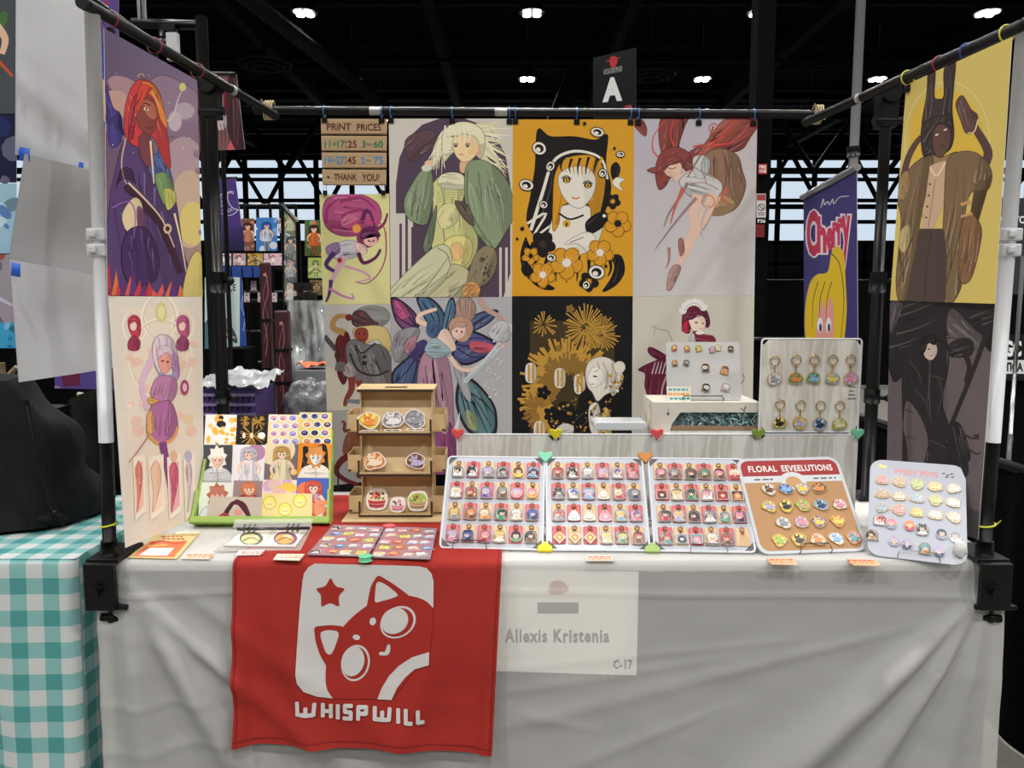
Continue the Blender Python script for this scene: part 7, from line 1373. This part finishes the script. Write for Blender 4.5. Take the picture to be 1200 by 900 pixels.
# ---- green card rack
RY = T(300, 616).y; gx0, gx1 = T(227, 617).x, T(388, 614).x; LR = math.radians(24); O = V3((gx0, RY, ZT+.003)); U = EX; W = (ZED*math.cos(LR)+EY*math.sin(LR)).normalized(); N = U.cross(W).normalized(); GW = gx1-gx0; GH = .335
LIME = mat('lime_rack_plastic', (172, 206, 104), .4); t = empty('card_rack', V3(((gx0+gx1)/2, RY, ZT)), 'lime green tiered rack holding rows of small art cards', 'rack'); fr = (O, U, W, N)
m = MB(); m.prism([(.0, 0), (GW, 0), (GW-.012, GH*.9), (.012, GH*.9)], fr, -.03, -.026); build(m, 'back_plate', LIME, t)
m = MB(); m.prism([(-.006, 0), (GW+.004, 0), (GW+.004, .022), (-.006, .022)], fr, .028, .032); build(m, 'front_lip', LIME, t); m = MB(); m.prism([(-.006, 0), (GW+.004, 0), (GW+.004, .004), (-.006, .004)], fr, -.03, .032); build(m, 'floor_tray', LIME, t)
for x, s_ in ((0, 1), (GW, -1)):
    for i in range(3): y0 = .1*i; m = MB(); m.prism([(x+s_*.005*i-.003, y0), (x+s_*.005*i+.003, y0), (x+s_*(.005*i+.005)+.003, y0+.105), (x+s_*(.005*i+.005)-.003, y0+.105)], fr, -.03, .03-.02*i); build(m, 'side_rail', LIME, t)
for i in range(1, 3): m = MB(); m.prism([(.004, .1*i-.002), (GW-.004, .1*i-.002), (GW-.004, .1*i+.002), (.004, .1*i+.002)], fr, -.028, .024-.018*i); build(m, 'tier_shelf', LIME, t)
def rack_card(x0, y0, x1, y1, depth, label, bg, draw, name='art_card'):
    O_ = O+N*depth; q = [onplane(px, py, O_, N) for px, py in ((x0, y0), (x1, y0+.5), (x1-.5, y1), (x0-2, y1))]
    o = sheet(q, N, name, PAPER, .0006, label=label, cat='card', group='art cards in the green rack'); a = Art(lambda x, y: onplane(x, y, O_, N), N, [(x0, y0), (x1, y0+.5), (x1-.5, y1), (x0-2, y1)]); a.poly(a.clip, bg); a.rich = True; draw(a, x0, y0, x1, y1); build(a.mb, 'printed_art', INK, o)
def dr_fig(hair, cloth, extra=()):
    def f(a, x0, y0, x1, y1):
        h = y1-y0; 
        for (c, dx, dy, rx, ry) in extra: a.ell(x0+dx*(x1-x0), y0+dy*h, rx*(x1-x0), ry*h, c)
        figure(a, x0+(x1-x0)*.5, y0+h*.08, h*1.3, hair, (232, 200, 182), cloth)
    return f
def dr_bust(hair, cloth, skin=(228, 192, 170), seed=1, hood=None):
    def f(a, x0, y0, x1, y1):
        w, h = x1-x0, y1-y0; cx, cy = x0+w*.52, y0+h*.36; r = random.Random(seed)
        if hood: a.blob([(cx-w*.36, y0+h*.1), (cx-w*.1, y0+h*.14), (cx+w*.3, y0+h*.05), (cx+w*.38, cy+h*.2), (cx+w*.3, y1), (cx-w*.4, y1), (cx-w*.38, cy)], hood)
        a.blob([(x0+w*.02, y1+4), (x0+w*.08, y0+h*.72), (cx-w*.12, y0+h*.58), (cx+w*.14, y0+h*.58), (x1-w*.06, y0+h*.74), (x1, y1+4)], cloth)
        sp = [(cx+math.cos(t)*w*(.33 if k % 2 else .24), cy+math.sin(t)*h*(.36 if k % 2 else .27)) for k, t in enumerate([2*math.pi*i/18+.1 for i in range(18)])]; a.poly(sp, hair)
        a.blob([(cx-w*.17, cy-h*.08), (cx+w*.16, cy-h*.1), (cx+w*.17, cy+h*.1), (cx, cy+h*.25), (cx-w*.14, cy+h*.12)], skin)
        a.poly([(cx-w*.24, cy+h*.04), (cx-w*.2, cy-h*.22), (cx+w*.2, cy-h*.24), (cx+w*.24, cy+h*.05), (cx+w*.14, cy-h*.06), (cx+w*.07, cy+h*.03), (cx, cy-h*.07), (cx-w*.07, cy+h*.02), (cx-w*.14, cy-h*.05)], mix(hair, (255, 255, 255), .12))
        for q in (-1, 1): a.ell(cx+q*w*.075, cy+h*.05, w*.025, h*.025, (70, 60, 50), n=8)
        a.line([(cx-w*.03, cy+h*.16), (cx+w*.04, cy+h*.155)], .6, (150, 90, 80)); a.line([(cx-w*.05, y0+h*.62), (cx+w*.02, y0+h*.8), (cx+w*.0, y1)], .8, mix(cloth, (40, 40, 50), .4))
    return f
def dr_spk(cols, n, r0, r1, seed): return lambda a, x0, y0, x1, y1: speck(a, x0, y0, x1, y1, cols, n, r0, r1, seed)
def dr_stk(bgc, cols, seed):
    def f(a, x0, y0, x1, y1):
        r = random.Random(seed)
        for i in range(3):
            for j in range(4): cx, cy = x0+(i+.5+.25*(j % 2))*(x1-x0)/3.2, y0+(j+.5)*(y1-y0)/4; a.ell(cx, cy, 5.4, 4.2, (240, 238, 236)); a.ell(cx, cy, 4.2, 3.2, r.choice(cols)); a.ell(cx+r.uniform(-1, 1), cy-.6, 2.2, 1.7, r.choice(cols)); a.ell(cx+r.uniform(-1, 1), cy+1, 1, .8, (70, 60, 70))
    return f
def dr_burst(a, x0, y0, x1, y1):
    r = random.Random(4)
    for cx, cy, rr_ in ((x0+9, y0+7, 6), (x0+25, y0+8, 8), (x0+18, y0+24, 15)):
        for k in range(24): t_ = r.uniform(0, 6.28); a.line([(cx, cy), (cx+rr_*math.cos(t_), cy+rr_*math.sin(t_))], .5, (176, 134, 56), .9)
    for q in range(3): a.ell(x0+8+9*q, y0+24, 2, 3.4, (226, 214, 180))
    a.ell(x0+29, y0+24, 4, 4, (232, 228, 220))
cards = [(241, 485.5, 277.5, 522, -.004, 'white card with orange shapes, top row first in the rack', (236, 232, 226), dr_spk([(236, 176, 62), (236, 176, 62), (40, 36, 36), (240, 200, 120)], 22, 1.5, 6, 21)), (278, 486.5, 314, 522, -.0035, 'black card with gold fireworks, top row second in the rack', (26, 24, 24), dr_burst),
         (315, 485.5, 351, 522, -.003, 'white sticker sheet card with lilac stickers, top row third in the rack', (234, 214, 160), dr_stk(0, [(160, 150, 206), (230, 160, 160), (190, 180, 220)], 5)), (351, 483, 389, 522, -.0025, 'yellow sticker sheet card, top row last in the rack', (222, 200, 110), dr_stk(0, [(110, 110, 170), (200, 150, 130), (60, 50, 70), (220, 160, 90)], 6)),
         (236, 521, 272, 566, .002, 'card of a white-haired figure in a pale hoodie, second row in the rack', (70, 70, 74), dr_bust((226, 222, 214), (196, 196, 200), seed=2)), (273, 521, 311, 566, .0025, 'white card of a pale figure with a mauve fan, second row in the rack', (228, 226, 230), dr_fig((186, 182, 196), (222, 216, 222), (((176, 130, 160), .72, .2, .28, .22),))),
         (311, 520, 350, 566, .003, 'grey card with a lying hooded figure and stars, second row in the rack', (118, 106, 104), dr_fig((190, 150, 80), (226, 214, 180), (((226, 212, 176), .3, .15, .6, .4), ((240, 196, 90), .25, .85, .12, .09), ((240, 196, 90), .85, .72, .1, .08)))), (350, 519, 388, 562, .0035, 'orange card of a black-hooded face, second row last in the rack', (230, 140, 40), dr_bust((206, 130, 50), (226, 218, 205), (232, 226, 216), 3, (34, 29, 29))),
         (234, 565, 274, 610, .008, 'pale green card of a brown-haired figure, third row in the rack', (222, 228, 216), dr_bust((176, 100, 76), (226, 228, 232), seed=4)), (274, 563, 308, 592, .0085, 'mauve card of an orange-haired figure, third row in the rack', (150, 128, 128), dr_bust((196, 104, 62), (150, 44, 54), seed=5)), (308, 562, 348, 592, .009, 'pale card with a pink hat and yellow flower, third row in the rack', (230, 214, 206), dr_spk([(210, 170, 200), (222, 180, 206), (240, 196, 80), (226, 190, 180)], 16, 3, 9, 31)),
         (348, 560, 387, 606, .0095, 'blue card with a red and white figure, third row last in the rack', (74, 100, 180), dr_fig((206, 84, 70), (206, 150, 160), (((226, 228, 236), .6, .85, .6, .3), ((222, 120, 80), .3, .3, .3, .2)))),
         (246, 582, 308, 612, .020, 'beige card with dark stockinged legs, front of the rack', (196, 184, 170), lambda a, x0, y0, x1, y1: (a.line([(262, 606), (276, 588), (292, 606)], 6, (70, 34, 44), 3), a.line([(276, 588), (286, 592), (293, 606)], 7, (86, 40, 50), 3), a.ell(279, 600, 5, 4, (214, 150, 140)), a.line([(254, 608), (264, 602), (270, 608)], 4, (160, 60, 70), 2))),
         (308, 578, 366, 612, .0205, 'peach card with three sketched yellow heads, front of the rack', (240, 212, 150), lambda a, x0, y0, x1, y1: [(a.ell(x, y, 8, 8.5, (232, 222, 110)), a.ring(x, y, 8, .7, (176, 160, 70), n=16), a.ell(x, y+2, 4.5, 4.5, (240, 226, 160)), a.ell(x-1.5, y+2, .6, .8, (120, 90, 60), n=6), a.ell(x+1.8, y+2, .6, .8, (120, 90, 60), n=6)) for x, y in ((316, 589), (334, 597), (351, 587))]),
         (366, 586, 387, 609, .0115, 'white card with orange and red streaks, front right of the rack', (222, 226, 230), dr_spk([(232, 150, 110), (216, 96, 84), (236, 220, 210), (170, 200, 226)], 12, 3, 8, 41))]
for c in cards: rack_card(*c)
# ---- ring binder of prints in clear sleeves
z0 = ZT+.006; t = empty('ring_binder', T(315, 628), 'open clear ring binder showing two small prints', 'binder')
CLEAR = mat('clear_sleeve', (232, 230, 226), .12, alpha=.45, spec=.6)
q = [T(*p, z0) for p in ((294, 617), (367, 616), (352, 645), (250, 645))]; sheet(q, V3((0, 0, 1)), 'sleeve', CLEAR, .003, parent=t)
q = [T(*p, z0+.004) for p in ((287, 620), (361, 620), (346, 640.5), (262, 639))]; pg = sheet(q, ZED, 'page', mat('page_white', (226, 222, 216), .5), .003, parent=t)
a = Art(lambda x, y: T(x, y, z0+.0045), ZED)
for (x0, x1, sk, c1, c2) in ((284, 318, -13, (196, 206, 150), (110, 104, 96)), (325, 355, -11, (230, 170, 100), (120, 90, 130))):
    q4 = [(x0, 621.5), (x1, 621.5), (x1+sk, 638), (x0+sk-3, 637.5)]; a.clip = q4; a.poly(q4, (236, 232, 226)); xm = (x0+x1+sk)/2; a.ell(xm, 631, 14, 8, c2); a.ell(xm-1, 631.5, 11, 6, c1); a.ell(xm+2, 629, 5, 3, (232, 206, 170)); a.line([(xm-10, 634), (xm, 630), (xm+9, 634)], 2, mix(c1, (90, 50, 40), .5), 1)
    a.clip = None
build(a.mb, 'printed_art', INK, pg)
m = MB(); s0, s1 = T(278, 620, z0+.02), T(363, 619, z0+.02); m.cyl(s0, s1, .005, seg=8); build(m, 'spine', mat('dark_chrome', (92, 92, 96), .25, .9), t)
for k in range(6):
    f = (.10, .17, .24, .70, .77, .84)[k]; c = s0+(s1-s0)*f; m = MB(); m.tube([c+V3((.002*math.sin(q_), .011*math.cos(q_), .012*math.sin(q_)+.002)) for q_ in [2*math.pi*i/12 for i in range(12)]], .0016, 5, True); build(m, 'ring', mat('dark_chrome', (92, 92, 96)), t)
m = MB(); tp = [T(255, 611, z0+.0), T(366, 611, z0+.0)]; m.grid(lambda u, v: s0+(s1-s0)*(u*1.08-.06)+V3((0, .035*v, .004+.018*math.sin(v*2.2))), 8, 4); build(m, 'turned_sleeve', CLEAR, t)
# ---- joined sticker panels
zp = ZT+.011; t = empty('sticker_panels', T(432, 635), 'pair of joined mauve sticker panels lying on the red flag', 'display')
MAU = mat('mauve_panel', (196, 134, 142), .35, noise_amt=.04); PQ = [[(391, 616), (450, 618), (430, 652), (361, 650)], [(453, 618), (512, 620), (503, 655), (435, 653)]]
for k, pq in enumerate(PQ):
    q = [T(*p, zp) for p in pq]; o = sheet(q, ZED, 'panel', MAU, .003, parent=t); m = MB(); m.tube(q, .0028, 6, True); build(m, 'frame', mat('mauve_frame', (168, 150, 166), .3), o)
for px, py, c, nm in ((456, 617.5, (232, 108, 110), 'coral'), (428, 653.5, (118, 214, 166), 'mint')):
    m = MB(); c_ = T(px, py, zp+.002); m.cyl(c_-V3((0, 0, .008)), c_+V3((0, 0, .005)), .0165, seg=24); o = build(m, 'connector', mat(nm+'_disc', c, .4), t, bevel=.002); o['label'] = nm+' round connector'
r = random.Random(21); SC = [('pink', 'white'), ('yellow', 'cream'), ('white', 'lilac'), ('blonde', 'white'), ('black', 'white'), ('lime', 'yellow'), ('orange', 'red'), ('sky', 'blue'), ('cream', 'pink'), ('white', 'grey')]
for k, pq in enumerate(PQ):
    q = [T(*p, zp) for p in pq]
    for i in range(5):
        for j in range(4):
            u = .13+.25*j+(.03 if i % 2 else -.03)+r.uniform(-.02, .02); v = .1+.2*i+r.uniform(-.015, .015); p = (q[0]*(1-u)+q[1]*u)*(1-v)+(q[3]*(1-u)+q[2]*u)*v; c1, c2 = r.choice(SC)
            t2 = empty('sheet_sticker', label='%s and %s sticker, %s row from back, %s from left, %s sticker panel' % (c1, c2, ORD[i], ORD[j], ('left', 'right')[k]), cat='sticker', group='stickers on the mauve panels', M=Matrix.Translation(p+V3((0, 0, .0009)))@Matrix.Rotation(r.uniform(-.3, .3), 4, 'Z'))
            lobj(charm_mesh('c', CC[c1], CC[c2], .0175*r.uniform(.9, 1.1), 900+k*50+i*5+j, th=.0004), 'sticker_sheet', INK, t2)
# ---- price tags and payment card
def flat_tag(cs, label, rows, bgc, seed, z=ZT+.003):
    q = [T(*p, z) for p in cs]; o = sheet(q, ZED, 'price_tag', mat('tag_card_%d' % bgc[2], bgc, .45), .002, label=label, cat='price tag', group='small price tags on the table')
    a = Art(lambda x, y: T(x, y, z+.0006), ZED); scribble(a, cs[0][0]+1, cs[0][1]+1, cs[1][0]-2, cs[3][1]-1, rows, seed); build(a.mb, 'printed_art', INK, o)
RO = [(226, 110, 86), (232, 160, 96)]; PW = (240, 226, 210)
flat_tag([(217, 648), (251, 648.5), (245, 655), (211.5, 654.5)], 'white and orange price tag beside the payment card', RO, PW, 1); flat_tag([(280, 645), (311, 644), (305, 650), (275.5, 650.5)], 'white and red price tag in front of the binder', [(216, 90, 90), (210, 150, 140)], (238, 236, 232), 2, ZT+.009); flat_tag([(325, 649), (357, 649), (351, 656.5), (320, 655.5)], 'white price tag on the flag by the sticker panels', [(214, 190, 150), (206, 160, 140)], (238, 232, 218), 3, ZT+.011)
flat_tag([(206, 623), (235, 622), (230, 628), (201, 628)], 'cream price tag at the foot of the green rack', [(220, 200, 140)], (238, 230, 206), 4); flat_tag([(686, 650.5), (718, 650.5), (720, 657), (687, 657)], 'white and orange price tag under the middle keychain board', RO, PW, 5); flat_tag([(898, 653.5), (931, 654), (935, 662), (904, 661)], 'orange price tag under the brown pin board', RO, (238, 200, 170), 6); flat_tag([(992, 654.5), (1027, 656), (1032, 663), (1000, 662)], 'red and orange price tag left of the white pin board', [(222, 96, 80), (234, 150, 90)], (238, 196, 160), 7)
cs = [(182, 625.5), (232, 626), (207, 654.5), (150, 653)]; z = ZT+.003; q = [T(*p, z) for p in cs]; o = sheet(q, ZED, 'payment_card', mat('payment_card_paper', (240, 214, 150), .45), .002, label='yellow and orange payment card at the left table corner', cat='card'); a = Art(lambda x, y: T(x, y, z+.0006), ZED)
a.poly([(177, 634), (220, 634), (204, 652.5), (156, 652)], (222, 120, 80)); a.poly([(176, 642), (204, 642), (196, 651), (163, 650.5)], (238, 232, 226)); scribble(a, 188, 627.5, 216, 633, [(190, 90, 70), (150, 60, 50)], 8); a.line([(176, 637), (190, 634), (206, 637), (218, 634)], 2, (190, 70, 60), 1); a.line([(172, 640), (196, 638.5)], 1.2, (240, 190, 90)); build(a.mb, 'printed_art', INK, o)
